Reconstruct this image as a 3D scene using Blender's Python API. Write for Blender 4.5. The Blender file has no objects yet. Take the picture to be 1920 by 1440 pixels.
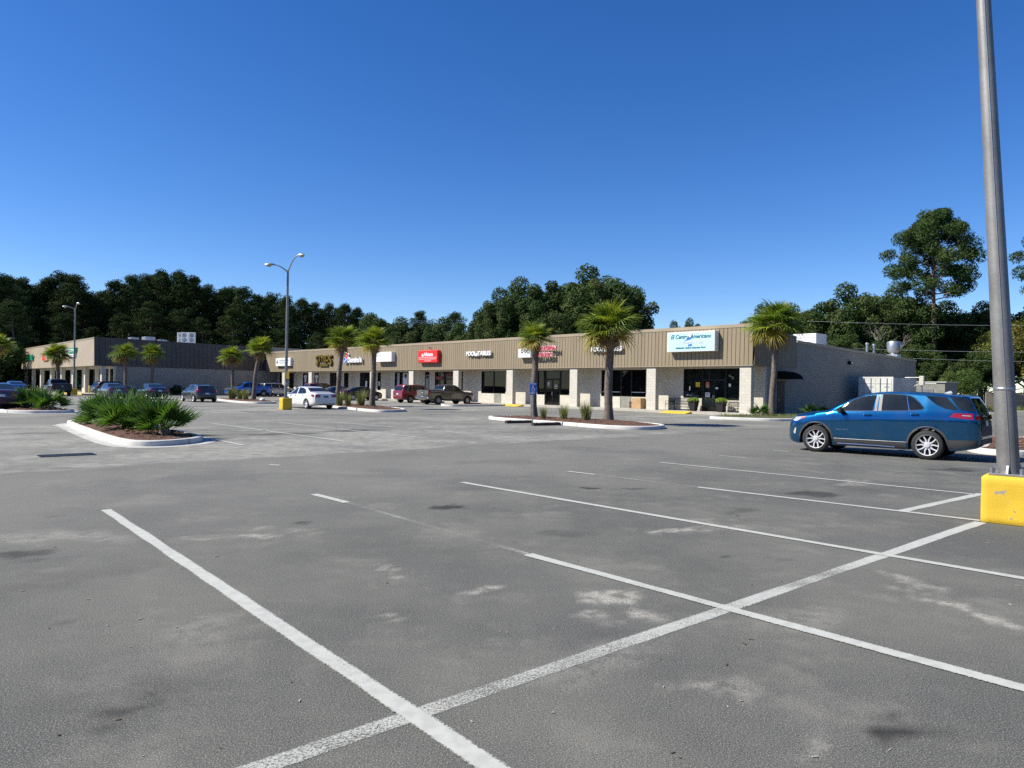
import bpy, bmesh, math, random
import numpy as np
from mathutils import Vector, Matrix

R = math.radians
scene = bpy.context.scene
col = scene.collection

# ------------------------------------------------------------------ camera
cam_data = bpy.data.cameras.new('camera')
cam_data.sensor_fit = 'HORIZONTAL'
cam_data.sensor_width = 36.0
cam_data.lens = 36.0 * 1340.0 / 1920.0
cam_data.clip_start = 0.05
cam_data.clip_end = 3000.0
cam = bpy.data.objects.new('camera', cam_data)
col.objects.link(cam)
EYE = 1.63
ROLL, PITCH = 0.0155, math.atan(6.0 / 1340.0)
fw = Vector((0, math.cos(PITCH), math.sin(PITCH)))
rt0 = Vector((1, 0, 0)); up0 = rt0.cross(fw)
rt = rt0 * math.cos(ROLL) + up0 * math.sin(ROLL); up = rt.cross(fw)
cam.matrix_world = Matrix(((rt.x, up.x, -fw.x, 0), (rt.y, up.y, -fw.y, 0), (rt.z, up.z, -fw.z, EYE), (0, 0, 0, 1)))
scene.camera = cam

# ------------------------------------------------------------------ sky and sun
SUN_EL = R(45.0)
SUN_DIR = Vector((-0.990, -0.140, math.tan(SUN_EL))).normalized()      # towards the sun
world = bpy.data.worlds.new('World'); scene.world = world; world.use_nodes = True
wn = world.node_tree.nodes; wl = world.node_tree.links
bg = wn['Background']
sky = wn.new('ShaderNodeTexSky'); sky.sky_type = 'NISHITA'; sky.sun_disc = False
sky.sun_elevation = SUN_EL
sky.sun_rotation = math.atan2(SUN_DIR.x, SUN_DIR.y)
sky.altitude = 0.0; sky.air_density = 0.8; sky.dust_density = 0.1; sky.ozone_density = 3.0
hs = wn.new('ShaderNodeHueSaturation'); hs.inputs['Hue'].default_value = 0.511; hs.inputs['Saturation'].default_value = 1.31
wl.new(sky.outputs[0], hs.inputs['Color']); wl.new(hs.outputs[0], bg.inputs[0]); bg.inputs[1].default_value = 0.098
sun_data = bpy.data.lights.new('sun', 'SUN'); sun_data.energy = 4.6; sun_data.angle = R(0.53)
sun_data.color = (1.0, 0.955, 0.835)
sun = bpy.data.objects.new('sun', sun_data); col.objects.link(sun)
sun.rotation_euler = SUN_DIR.to_track_quat('Z', 'Y').to_euler()
sun.location = (-40, -6, 60)
vs = scene.view_settings
vs.view_transform = 'Standard'; vs.look = 'None'; vs.exposure = 0.7; vs.gamma = 1.0; vs.use_curve_mapping = False
scene.cycles.use_denoising = False
scene.cycles.sample_clamp_indirect = 3.0
scene.cycles.blur_glossy = 0.6
scene.cycles.max_bounces = 6
scene.cycles.transparent_max_bounces = 12

# ------------------------------------------------------------------ helpers
class MB:
    """collects vertices and faces; build() links them as one mesh object"""
    def __init__(self):
        self.v = []; self.f = []; self.mi = []; self.cur = 0
    def quad(self, *p):
        n = len(self.v); self.v += [tuple(q) for q in p]; self.f.append(tuple(range(n, n + len(p)))); self.mi.append(self.cur)
    def box(self, x0, x1, y0, y1, z0, z1, m=None):
        n = len(self.v)
        pts = [(x0, y0, z0), (x1, y0, z0), (x1, y1, z0), (x0, y1, z0), (x0, y0, z1), (x1, y0, z1), (x1, y1, z1), (x0, y1, z1)]
        if m is not None: pts = [tuple(m @ Vector(p)) for p in pts]
        self.v += pts
        for f in ((0, 3, 2, 1), (4, 5, 6, 7), (0, 1, 5, 4), (1, 2, 6, 5), (2, 3, 7, 6), (3, 0, 4, 7)):
            self.f.append(tuple(n + i for i in f)); self.mi.append(self.cur)
    def bbox(self, x0, x1, y0, y1, z0, z1, b=0.02):
        """box with bevelled edges (chamfer b)"""
        n = len(self.v); xs = (x0, x1); ys = (y0, y1); zs = (z0, z1)
        idx = {}
        for ix in (0, 1):
            for iy in (0, 1):
                for iz in (0, 1):
                    sx = 1 if ix == 0 else -1; sy = 1 if iy == 0 else -1; sz = 1 if iz == 0 else -1
                    for a in range(3):
                        p = [xs[ix] + sx * b, ys[iy] + sy * b, zs[iz] + sz * b]
                        p[a] = (xs[ix], ys[iy], zs[iz])[a]
                        idx[(ix, iy, iz, a)] = len(self.v); self.v.append(tuple(p))
        F = []
        for s in (0, 1):
            F.append([idx[(s, 0, 0, 0)], idx[(s, 1, 0, 0)], idx[(s, 1, 1, 0)], idx[(s, 0, 1, 0)]])
            F.append([idx[(0, s, 0, 1)], idx[(1, s, 0, 1)], idx[(1, s, 1, 1)], idx[(0, s, 1, 1)]])
            F.append([idx[(0, 0, s, 2)], idx[(1, 0, s, 2)], idx[(1, 1, s, 2)], idx[(0, 1, s, 2)]])
        for s in (0, 1):
            for t in (0, 1):
                F.append([idx[(s, t, 0, 0)], idx[(s, t, 1, 0)], idx[(s, t, 1, 1)], idx[(s, t, 0, 1)]])
                F.append([idx[(s, 0, t, 0)], idx[(s, 1, t, 0)], idx[(s, 1, t, 2)], idx[(s, 0, t, 2)]])
                F.append([idx[(0, s, t, 1)], idx[(1, s, t, 1)], idx[(1, s, t, 2)], idx[(0, s, t, 2)]])
        for ix in (0, 1):
            for iy in (0, 1):
                for iz in (0, 1):
                    F.append([idx[(ix, iy, iz, a)] for a in range(3)])
        for f in F: self.f.append(tuple(f)); self.mi.append(self.cur)
    def prism(self, poly, z0, z1, cap=True):
        """poly (x, y) extruded along z"""
        n = len(self.v); k = len(poly)
        self.v += [(x, y, z0) for x, y in poly] + [(x, y, z1) for x, y in poly]
        for i in range(k):
            j = (i + 1) % k; self.f.append((n + i, n + j, n + k + j, n + k + i)); self.mi.append(self.cur)
        if cap:
            self.f.append(tuple(n + k + i for i in range(k))); self.mi.append(self.cur)
            self.f.append(tuple(n + i for i in reversed(range(k)))); self.mi.append(self.cur)
    def tube(self, pts, rad, k=8, cap=True):
        pts = [Vector(p) for p in pts]
        if not hasattr(rad, '__len__'): rad = [rad] * len(pts)
        n = len(self.v); prev = None
        for i, p in enumerate(pts):
            t = (pts[min(i + 1, len(pts) - 1)] - pts[max(i - 1, 0)])
            if t.length < 1e-9: t = Vector((0, 0, 1))
            t.normalize()
            if prev is None:
                a = Vector((1, 0, 0)) if abs(t.x) < 0.9 else Vector((0, 1, 0)); u = t.cross(a).normalized()
            else:
                u = prev - t * prev.dot(t)
                u = u.normalized() if u.length > 1e-6 else t.orthogonal().normalized()
            prev = u; w = t.cross(u)
            for j in range(k):
                a = 2 * math.pi * j / k
                self.v.append(tuple(p + (u * math.cos(a) + w * math.sin(a)) * rad[i]))
        for i in range(len(pts) - 1):
            for j in range(k):
                jj = (j + 1) % k
                self.f.append((n + i * k + j, n + i * k + jj, n + (i + 1) * k + jj, n + (i + 1) * k + j)); self.mi.append(self.cur)
        if cap:
            self.f.append(tuple(n + j for j in reversed(range(k)))); self.mi.append(self.cur)
            e = n + (len(pts) - 1) * k; self.f.append(tuple(e + j for j in range(k))); self.mi.append(self.cur)
    def lathe(self, prof, k=16, origin=(0, 0, 0), axis='Z'):
        """prof: (radius, height) list"""
        n = len(self.v)
        for r, h in prof:
            for j in range(k):
                a = 2 * math.pi * j / k
                c, s = r * math.cos(a), r * math.sin(a)
                p = (c, s, h) if axis == 'Z' else ((h, c, s) if axis == 'X' else (c, h, s))
                self.v.append((p[0] + origin[0], p[1] + origin[1], p[2] + origin[2]))
        for i in range(len(prof) - 1):
            for j in range(k):
                jj = (j + 1) % k
                self.f.append((n + i * k + j, n + i * k + jj, n + (i + 1) * k + jj, n + (i + 1) * k + j)); self.mi.append(self.cur)
    def grid(self, P):
        """P[i][j] of points"""
        n = len(self.v); a = len(P); b = len(P[0])
        for row in P: self.v += [tuple(p) for p in row]
        for i in range(a - 1):
            for j in range(b - 1):
                self.f.append((n + i * b + j, n + i * b + j + 1, n + (i + 1) * b + j + 1, n + (i + 1) * b + j)); self.mi.append(self.cur)
    def mesh(self, name, mats, smooth=False, angle=None, fix=True):
        me = bpy.data.meshes.new(name); me.from_pydata(self.v, [], self.f)
        if not isinstance(mats, (list, tuple)): mats = [mats]
        for m in mats: me.materials.append(m)
        if len(mats) > 1: me.polygons.foreach_set('material_index', self.mi)
        if fix:
            bm = bmesh.new(); bm.from_mesh(me)
            bmesh.ops.remove_doubles(bm, verts=bm.verts, dist=1e-5)
            bmesh.ops.recalc_face_normals(bm, faces=bm.faces)
            if smooth:
                for f in bm.faces: f.smooth = True
                lim = R(angle if angle else 35)
                for e in bm.edges:
                    if len(e.link_faces) == 2 and e.calc_face_angle(0) > lim: e.smooth = False
            bm.to_mesh(me); bm.free()
        elif smooth:
            me.polygons.foreach_set('use_smooth', [True] * len(me.polygons))
        me.update()
        return me
    def build(self, name, mats, parent=None, smooth=False, angle=None, fix=True, kind=None, label=None):
        me = self.mesh(name, mats, smooth, angle, fix)
        o = bpy.data.objects.new(name, me); col.objects.link(o)
        if parent is not None: o.parent = parent
        if kind: o['kind'] = kind
        if label: o['label'] = label
        return o

def tag(o, label=None, cat=None, group=None, kind=None):
    if label: o['label'] = label
    if cat: o['category'] = cat
    if group: o['group'] = group
    if kind: o['kind'] = kind
    return o
def thing(name, loc, rz, label, cat, group=None):
    o = bpy.data.objects.new(name, None); col.objects.link(o)
    o.empty_display_size = 0.3
    o.location = loc; o.rotation_euler = (0, 0, rz)
    return tag(o, label, cat, group)
def obj(name, me, parent=None, loc=(0, 0, 0), rot=(0, 0, 0), sc=1.0):
    o = bpy.data.objects.new(name, me); col.objects.link(o)
    o.location = loc; o.rotation_euler = rot
    o.scale = (sc, sc, sc) if not hasattr(sc, '__len__') else sc
    if parent is not None: o.parent = parent
    return o
def lerp(a, b, t): return a + (b - a) * t
def interp(tab, x):
    return float(np.interp(x, [p[0] for p in tab], [p[1] for p in tab]))
def bearing(px, Y):
    """x of a thing that stands Y metres away under the photograph's column px"""
    return (px - 960.0) / 1340.0 * Y
def height_at(px, py, Y):
    hor = 726.0 + ROLL * (px - 960.0)
    return EYE + (hor - py) / 1340.0 * Y

# ------------------------------------------------------------------ materials
def new_mat(name):
    m = bpy.data.materials.new(name); m.use_nodes = True
    return m, m.node_tree.nodes, m.node_tree.links, m.node_tree.nodes['Principled BSDF']
def N_(ns, t, **kw):
    n = ns.new(t)
    for k, v in kw.items():
        if k.startswith('i_'): n.inputs[k[2:].replace('_', ' ')].default_value = v
        else: setattr(n, k, v)
    return n
def mixc(ns, ls, fac, a, b, blend='MIX'):
    n = ns.new('ShaderNodeMix'); n.data_type = 'RGBA'; n.blend_type = blend
    for s, v in ((0, fac), (6, a), (7, b)):
        if hasattr(v, 'is_output') or hasattr(v, 'links'): ls.new(v, n.inputs[s])
        elif s == 0: n.inputs[s].default_value = v
        else: n.inputs[s].default_value = (*v[:3], 1)
    return n.outputs[2]
def math_(ns, ls, op, a, b=0.0, c=None, clamp=False):
    n = ns.new('ShaderNodeMath'); n.operation = op; n.use_clamp = clamp
    for i, v in enumerate((a, b, c)):
        if v is None: continue
        if hasattr(v, 'links'): ls.new(v, n.inputs[i])
        else: n.inputs[i].default_value = v
    return n.outputs[0]
def ramp(ns, ls, src, p0, p1, c0=0.0, c1=1.0):
    n = ns.new('ShaderNodeMapRange'); n.interpolation_type = 'SMOOTHSTEP'
    n.inputs['From Min'].default_value = p0; n.inputs['From Max'].default_value = p1
    n.inputs['To Min'].default_value = c0; n.inputs['To Max'].default_value = c1
    ls.new(src, n.inputs['Value']); return n.outputs[0]
def noise(ns, ls, vec, scale, detail=3.0, rough=0.55):
    n = ns.new('ShaderNodeTexNoise'); n.inputs['Scale'].default_value = scale
    n.inputs['Detail'].default_value = detail; n.inputs['Roughness'].default_value = rough
    if vec is not None: ls.new(vec, n.inputs['Vector'])
    return n.outputs[0]
def bump(ns, ls, h, strength, dist, bsdf):
    b = ns.new('ShaderNodeBump'); b.inputs['Strength'].default_value = strength; b.inputs['Distance'].default_value = dist
    ls.new(h, b.inputs['Height']); ls.new(b.outputs[0], bsdf.inputs['Normal'])

def plain(name, c, rough=0.6, metal=0.0, var=0.12, scale=3.0, bmp=0.0, coat=0.0, spec=0.5, fine=0.0):
    """paint, plastic, metal: base colour with a little wear"""
    m, ns, ls, b = new_mat(name)
    tc = ns.new('ShaderNodeTexCoord').outputs['Object']
    n1 = noise(ns, ls, tc, scale, 4.0)
    f = ramp(ns, ls, n1, 0.3, 0.7)
    d = tuple(x * (1 - var) for x in c); l = tuple(min(1, x * (1 + var)) for x in c)
    cc = mixc(ns, ls, f, d, l)
    if fine:
        n2 = noise(ns, ls, tc, scale * 18, 3.0)
        cc = mixc(ns, ls, ramp(ns, ls, n2, 0.35, 0.7, 0, fine), cc, tuple(x * 0.4 for x in c))
    ls.new(cc, b.inputs['Base Color'])
    b.inputs['Roughness'].default_value = rough; b.inputs['Metallic'].default_value = metal
    b.inputs['Specular IOR Level'].default_value = spec
    b.inputs['Coat Weight'].default_value = coat; b.inputs['Coat Roughness'].default_value = 0.04
    if bmp: bump(ns, ls, noise(ns, ls, tc, scale * 12, 3.0), 0.5, bmp, b)
    return m
def carpaint(name, c, metal=0.55, rough=0.28):
    m, ns, ls, b = new_mat(name)
    tc = ns.new('ShaderNodeTexCoord').outputs['Object']
    n = noise(ns, ls, tc, 2.0, 3.0)
    dust = ramp(ns, ls, n, 0.35, 0.75, 0.0, 0.07)
    ls.new(mixc(ns, ls, dust, c, (0.35, 0.33, 0.3)), b.inputs['Base Color'])
    b.inputs['Metallic'].default_value = metal; b.inputs['Roughness'].default_value = rough
    b.inputs['Coat Weight'].default_value = 1.0; b.inputs['Coat Roughness'].default_value = 0.05
    return m
def glassy(name, c, rough=0.03, spec=0.5):
    m, ns, ls, b = new_mat(name)
    tc = ns.new('ShaderNodeTexCoord').outputs['Object']
    n = noise(ns, ls, tc, 1.3, 3.0)
    ls.new(mixc(ns, ls, ramp(ns, ls, n, 0.35, 0.65), tuple(x * 0.6 for x in c), tuple(x * 1.4 for x in c)), b.inputs['Base Color'])
    b.inputs['Roughness'].default_value = rough; b.inputs['Specular IOR Level'].default_value = spec
    b.inputs['IOR'].default_value = 1.5
    return m
def leafy(name, c1, c2, c3=None, trans=0.25, rough=0.55, spec=0.35):
    """leaf colour that differs from leaf to leaf, a little light shining through"""
    m, ns, ls, b = new_mat(name)
    g = ns.new('ShaderNodeNewGeometry')
    r = g.outputs['Random Per Island']
    cc = mixc(ns, ls, r, c1, c2)
    if c3 is not None:
        tc = ns.new('ShaderNodeTexCoord').outputs['Object']
        cc = mixc(ns, ls, ramp(ns, ls, noise(ns, ls, tc, 0.35, 2.0), 0.45, 0.7), cc, c3)
    oi = ns.new('ShaderNodeObjectInfo')
    v = math_(ns, ls, 'MULTIPLY_ADD', oi.outputs['Random'], 0.35, 0.82)
    hsv = ns.new('ShaderNodeHueSaturation'); ls.new(cc, hsv.inputs['Color']); ls.new(v, hsv.inputs['Value'])
    ls.new(hsv.outputs[0], b.inputs['Base Color']); b.inputs['Roughness'].default_value = rough
    b.inputs['Specular IOR Level'].default_value = spec
    tr = ns.new('ShaderNodeBsdfTranslucent')
    br = ns.new('ShaderNodeHueSaturation'); br.inputs['Value'].default_value = 1.5; br.inputs['Saturation'].default_value = 1.1
    ls.new(hsv.outputs[0], br.inputs['Color']); ls.new(br.outputs[0], tr.inputs['Color'])
    mx = ns.new('ShaderNodeMixShader'); mx.inputs[0].default_value = trans
    ls.new(b.outputs[0], mx.inputs[1]); ls.new(tr.outputs[0], mx.inputs[2])
    ls.new(mx.outputs[0], ns['Material Output'].inputs[0])
    return m
def block_wall(name, c, mortar, contrast=0.5, bmp=0.012):
    """painted split-face concrete block, 0.4 x 0.2 m"""
    m, ns, ls, b = new_mat(name)
    tc = ns.new('ShaderNodeTexCoord').outputs['Object']
    sep = ns.new('ShaderNodeSeparateXYZ'); ls.new(tc, sep.inputs[0])
    xy = math_(ns, ls, 'ADD', sep.outputs[0], sep.outputs[1])
    cmb = ns.new('ShaderNodeCombineXYZ'); ls.new(xy, cmb.inputs[0]); ls.new(sep.outputs[2], cmb.inputs[1])
    br = ns.new('ShaderNodeTexBrick'); ls.new(cmb.outputs[0], br.inputs['Vector'])
    br.inputs['Scale'].default_value = 1.0; br.inputs['Brick Width'].default_value = 0.4; br.inputs['Row Height'].default_value = 0.2
    br.inputs['Mortar Size'].default_value = 0.011; br.inputs['Mortar Smooth'].default_value = 0.6
    br.inputs['Color1'].default_value = (*c, 1); br.inputs['Color2'].default_value = (*(x * 0.9 for x in c), 1)
    br.inputs['Mortar'].default_value = (*mortar, 1)
    n1 = noise(ns, ls, tc, 9.0, 5.0, 0.7); n2 = noise(ns, ls, tc, 0.6, 4.0)
    cc = mixc(ns, ls, ramp(ns, ls, n1, 0.3, 0.75, 0.0, 0.28 * contrast), br.outputs['Color'], tuple(x * 0.45 for x in c))
    cc = mixc(ns, ls, ramp(ns, ls, n2, 0.45, 0.75, 0.0, 0.4 * contrast), cc, tuple(x * 0.6 for x in c))
    mp = ns.new('ShaderNodeMapping'); mp.inputs['Scale'].default_value = (2.2, 2.2, 0.16); ls.new(tc, mp.inputs['Vector'])
    n3 = noise(ns, ls, mp.outputs[0], 1.0, 5.0, 0.65)          # rain streaks
    cc = mixc(ns, ls, ramp(ns, ls, n3, 0.52, 0.78, 0.0, 0.45 * contrast), cc, tuple(x * 0.5 for x in c))
    ls.new(cc, b.inputs['Base Color']); b.inputs['Roughness'].default_value = 0.9
    h = math_(ns, ls, 'MULTIPLY_ADD', n1, 0.8, math_(ns, ls, 'MULTIPLY', br.outputs['Fac'], -0.5))
    bump(ns, ls, h, 0.7, bmp, b)
    return m
def concrete(name, c, dirt=(0.2, 0.17, 0.13), amount=0.5, crack=False):
    m, ns, ls, b = new_mat(name)
    p = ns.new('ShaderNodeNewGeometry').outputs['Position']
    n1 = noise(ns, ls, p, 1.6, 5.0, 0.65); n2 = noise(ns, ls, p, 40.0, 3.0)
    cc = mixc(ns, ls, ramp(ns, ls, n1, 0.42, 0.72, 0.0, amount), c, dirt)
    cc = mixc(ns, ls, ramp(ns, ls, n2, 0.3, 0.7, 0.0, 0.3), cc, tuple(x * 0.7 for x in c))
    ls.new(cc, b.inputs['Base Color']); b.inputs['Roughness'].default_value = 0.92
    bump(ns, ls, n2, 0.5, 0.006, b)
    return m

M = {}
M['cream_block'] = block_wall('cream_block', (0.585, 0.55, 0.475), (0.46, 0.43, 0.36), 0.35)
M['grey_block'] = block_wall('grey_block', (0.375, 0.335, 0.272), (0.31, 0.28, 0.23), 0.5)
def siding(name, c):
    m, ns, ls, b = new_mat(name)
    g_ = ns.new('ShaderNodeNewGeometry'); tc = ns.new('ShaderNodeTexCoord').outputs['Object']
    mp = ns.new('ShaderNodeMapping'); mp.inputs['Scale'].default_value = (3.0, 3.0, 0.22); ls.new(tc, mp.inputs['Vector'])
    n1 = noise(ns, ls, mp.outputs[0], 1.0, 5.0, 0.65); n2 = noise(ns, ls, tc, 0.25, 4.0); n3 = noise(ns, ls, tc, 14.0, 4.0)
    cc = mixc(ns, ls, g_.outputs['Random Per Island'], tuple(x * 0.93 for x in c), tuple(x * 1.06 for x in c))
    cc = mixc(ns, ls, ramp(ns, ls, n1, 0.5, 0.8, 0, 0.38), cc, tuple(x * 0.55 for x in c))
    cc = mixc(ns, ls, ramp(ns, ls, n2, 0.4, 0.7, 0, 0.25), cc, tuple(min(1, x * 1.25) for x in c))
    cc = mixc(ns, ls, ramp(ns, ls, n3, 0.55, 0.8, 0, 0.2), cc, tuple(x * 0.5 for x in c))
    ls.new(cc, b.inputs['Base Color']); b.inputs['Roughness'].default_value = 0.6; b.inputs['Specular IOR Level'].default_value = 0.3
    return m
M['tan_metal'] = siding('tan_metal', (0.255, 0.204, 0.136))
M['tan_trim'] = plain('tan_trim', (0.33, 0.265, 0.18), 0.45, 0.0, 0.06, 1.0)
M['brown_metal'] = plain('brown_metal', (0.085, 0.066, 0.05), 0.5, 0.0, 0.08, 0.5)
M['beige_fascia'] = plain('beige_fascia', (0.33, 0.265, 0.19), 0.6, 0.0, 0.06, 0.4)
M['soffit'] = plain('soffit', (0.34, 0.30, 0.24), 0.7)
M['roofing'] = plain('roofing', (0.38, 0.38, 0.37), 0.8, 0, 0.1, 1.0)
M['window_glass'] = glassy('window_glass', (0.004, 0.0045, 0.005), 0.02, 0.25)
M['clear_glass'] = glassy('clear_glass', (0.012, 0.016, 0.017), 0.015, 0.75)
M['bronze_frame'] = plain('bronze_frame', (0.018, 0.016, 0.015), 0.4, 0.6)
M['alu'] = plain('alu', (0.55, 0.55, 0.56), 0.35, 0.9)
M['galv'] = plain('galv', (0.42, 0.43, 0.45), 0.42, 0.85, 0.15, 2.0, fine=0.12)
M['galv_pole'] = plain('galv_pole', (0.285, 0.275, 0.26), 0.55, 0.6, 0.18, 1.4, fine=0.2)
M['white_sign'] = plain('white_sign', (0.80, 0.80, 0.80), 0.4, 0, 0.03)
M['white_paint'] = plain('white_paint', (0.72, 0.71, 0.68), 0.6, 0, 0.06, 2.0)
M['red_sign'] = plain('red_sign', (0.72, 0.025, 0.02), 0.4, 0, 0.05)
M['pink_red'] = plain('pink_red', (0.62, 0.05, 0.10), 0.4, 0, 0.05)
M['aqua_sign'] = plain('aqua_sign', (0.50, 0.78, 0.88), 0.4, 0, 0.04, 1.0)
M['sign_blue'] = plain('sign_blue', (0.05, 0.16, 0.55), 0.5)
M['teal'] = plain('teal', (0.012, 0.13, 0.17), 0.5)
M['gold'] = plain('gold', (0.26, 0.18, 0.025), 0.35, 0.4)
M['dark_gold'] = plain('dark_gold', (0.04, 0.028, 0.008), 0.5)
M['sign_green'] = plain('sign_green', (0.01, 0.33, 0.17), 0.45)
M['ink'] = plain('ink', (0.03, 0.035, 0.05), 0.6)
M['grey_ink'] = plain('grey_ink', (0.32, 0.35, 0.40), 0.6)
M['pale_ink'] = plain('pale_ink', (0.60, 0.62, 0.66), 0.6)
M['black'] = plain('black', (0.012, 0.012, 0.013), 0.55)
M['black_iron'] = plain('black_iron', (0.014, 0.014, 0.015), 0.4, 0.5)
M['grey_panel'] = plain('grey_panel', (0.23, 0.23, 0.20), 0.7)
M['door_red'] = plain('door_red', (0.30, 0.035, 0.015), 0.5)
M['interior_red'] = plain('interior_red', (0.12, 0.008, 0.012), 0.5)
M['cardboard'] = plain('cardboard', (0.42, 0.27, 0.14), 0.9)
M['yellow_curb'] = plain('yellow_curb', (0.70, 0.46, 0.03), 0.8, 0, 0.12, 3.0, bmp=0.004, fine=0.2)
def chipped(name, c, under):
    m, ns, ls, b = new_mat(name)
    tc = ns.new('ShaderNodeTexCoord').outputs['Object']
    n1 = noise(ns, ls, tc, 5.0, 6.0, 0.7); n2 = noise(ns, ls, tc, 2.2, 4.0); n3 = noise(ns, ls, tc, 45.0, 3.0)
    cc = mixc(ns, ls, ramp(ns, ls, n2, 0.35, 0.7), tuple(x * 0.86 for x in c), c)
    cc = mixc(ns, ls, ramp(ns, ls, n3, 0.5, 0.8, 0, 0.25), cc, tuple(x * 0.6 for x in c))
    cc = mixc(ns, ls, ramp(ns, ls, n1, 0.615, 0.64), cc, under)
    mp = ns.new('ShaderNodeMapping'); mp.inputs['Scale'].default_value = (0.8, 0.8, 14.0); ls.new(tc, mp.inputs['Vector'])
    n4 = noise(ns, ls, mp.outputs[0], 1.6, 4.0, 0.7)           # tyre and bumper scuffs
    cc = mixc(ns, ls, ramp(ns, ls, n4, 0.62, 0.78, 0, 0.55), cc, (0.10, 0.085, 0.05))
    ls.new(cc, b.inputs['Base Color']); b.inputs['Roughness'].default_value = 0.75
    bump(ns, ls, math_(ns, ls, 'ADD', n1, n3), 0.5, 0.005, b)
    return m
M['yellow_block'] = chipped('yellow_block', (0.72, 0.47, 0.03), (0.30, 0.28, 0.25))
M['canvas'] = plain('canvas', (0.010, 0.010, 0.011), 0.95, 0, 0.1, 3.0, spec=0.05)
M['kerb'] = concrete('kerb', (0.60, 0.59, 0.56), (0.34, 0.31, 0.27), 0.45)
M['sidewalk'] = concrete('sidewalk', (0.46, 0.43, 0.37), (0.26, 0.24, 0.2), 0.5)
M['gutter'] = concrete('gutter', (0.48, 0.47, 0.44), (0.16, 0.14, 0.12), 0.6)
M['timber'] = plain('timber', (0.045, 0.036, 0.03), 0.95, 0, 0.3, 6.0, bmp=0.01)
M['wood_fence'] = plain('wood_fence', (0.30, 0.25, 0.20), 0.9, 0, 0.2, 4.0, bmp=0.004)
M['bark'] = plain('bark', (0.11, 0.088, 0.07), 0.95, 0, 0.35, 3.0, bmp=0.03)
M['pine_bark'] = plain('pine_bark', (0.15, 0.105, 0.08), 0.95, 0, 0.35, 2.0, bmp=0.03)
M['pale_bark'] = plain('pale_bark', (0.28, 0.25, 0.22), 0.95, 0, 0.25, 3.0, bmp=0.01)
M['palm_bark'] = plain('palm_bark', (0.155, 0.125, 0.105), 0.95, 0, 0.3, 5.0, bmp=0.02, fine=0.3)
M['boot'] = plain('boot', (0.26, 0.19, 0.13), 0.9, 0, 0.35, 6.0)
M['frond_green'] = leafy('frond_green', (0.16, 0.21, 0.024), (0.29, 0.325, 0.05), None, 0.3, 0.45)
M['frond_dark'] = leafy('frond_dark', (0.085, 0.14, 0.02), (0.16, 0.215, 0.034), None, 0.28, 0.45)
M['frond_yellow'] = leafy('frond_yellow', (0.27, 0.24, 0.03), (0.36, 0.29, 0.06), None, 0.3, 0.5)
M['frond_dry'] = leafy('frond_dry', (0.20, 0.13, 0.05), (0.29, 0.20, 0.09), None, 0.2, 0.7)
M['palmetto'] = leafy('palmetto', (0.035, 0.090, 0.014), (0.100, 0.180, 0.030), None, 0.25, 0.42, 0.35)
M['pine_leaf'] = leafy('pine_leaf', (0.022, 0.045, 0.012), (0.045, 0.080, 0.020), (0.060, 0.085, 0.022), 0.12, 0.7, 0.12)
M['forest_leaf'] = leafy('forest_leaf', (0.017, 0.035, 0.010), (0.036, 0.060, 0.016), (0.052, 0.062, 0.020), 0.08, 0.8, 0.08)
M['oak_leaf'] = leafy('oak_leaf', (0.026, 0.050, 0.014), (0.052, 0.084, 0.022), (0.075, 0.095, 0.03), 0.14, 0.7, 0.12)
M['light_leaf'] = leafy('light_leaf', (0.055, 0.105, 0.020), (0.105, 0.165, 0.035), (0.12, 0.15, 0.03), 0.25, 0.5)
M['gold_leaf'] = leafy('gold_leaf', (0.075, 0.105, 0.018), (0.15, 0.15, 0.03), (0.19, 0.14, 0.03), 0.22, 0.5)
M['grass_blade'] = leafy('grass_blade', (0.12, 0.16, 0.035), (0.26, 0.25, 0.09), None, 0.3, 0.6)
M['weed'] = leafy('weed', (0.10, 0.14, 0.03), (0.19, 0.19, 0.06), None, 0.25, 0.6)
M['tyre'] = plain('tyre', (0.022, 0.022, 0.022), 0.8)
M['alloy'] = plain('alloy', (0.72, 0.72, 0.74), 0.3, 0.35, 0.05)
M['dull_alloy'] = plain('dull_alloy', (0.36, 0.36, 0.37), 0.4, 0.8)
M['wheel_well'] = plain('wheel_well', (0.008, 0.008, 0.008), 0.9)
M['cladding'] = plain('cladding', (0.042, 0.042, 0.044), 0.6)
M['chrome'] = plain('chrome', (0.78, 0.78, 0.80), 0.12, 1.0, 0.03)
M['car_glass'] = glassy('car_glass', (0.014, 0.017, 0.018), 0.02, 0.55)
M['tail_red'] = plain('tail_red', (0.27, 0.004, 0.007), 0.12, 0, 0.1, 5.0, coat=1.0)
M['lamp_clear'] = plain('lamp_clear', (0.62, 0.62, 0.62), 0.12, 0.4, 0.1, 5.0, coat=1.0)
M['amber'] = plain('amber', (0.55, 0.14, 0.06), 0.2, 0, 0.1)
M['plate'] = plain('plate', (0.62, 0.64, 0.68), 0.4)
M['plate_dark'] = plain('plate_dark', (0.06, 0.09, 0.18), 0.4)
M['pillar_grey'] = plain('pillar_grey', (0.24, 0.23, 0.22), 0.55, 0.0, 0.05)
M['container'] = plain('container', (0.62, 0.62, 0.58), 0.6, 0, 0.1, 1.0, fine=0.2)
M['lens'] = plain('lens', (0.42, 0.36, 0.27), 0.3)
M['seam'] = plain('seam', (0.01, 0.01, 0.012), 0.8)
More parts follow.
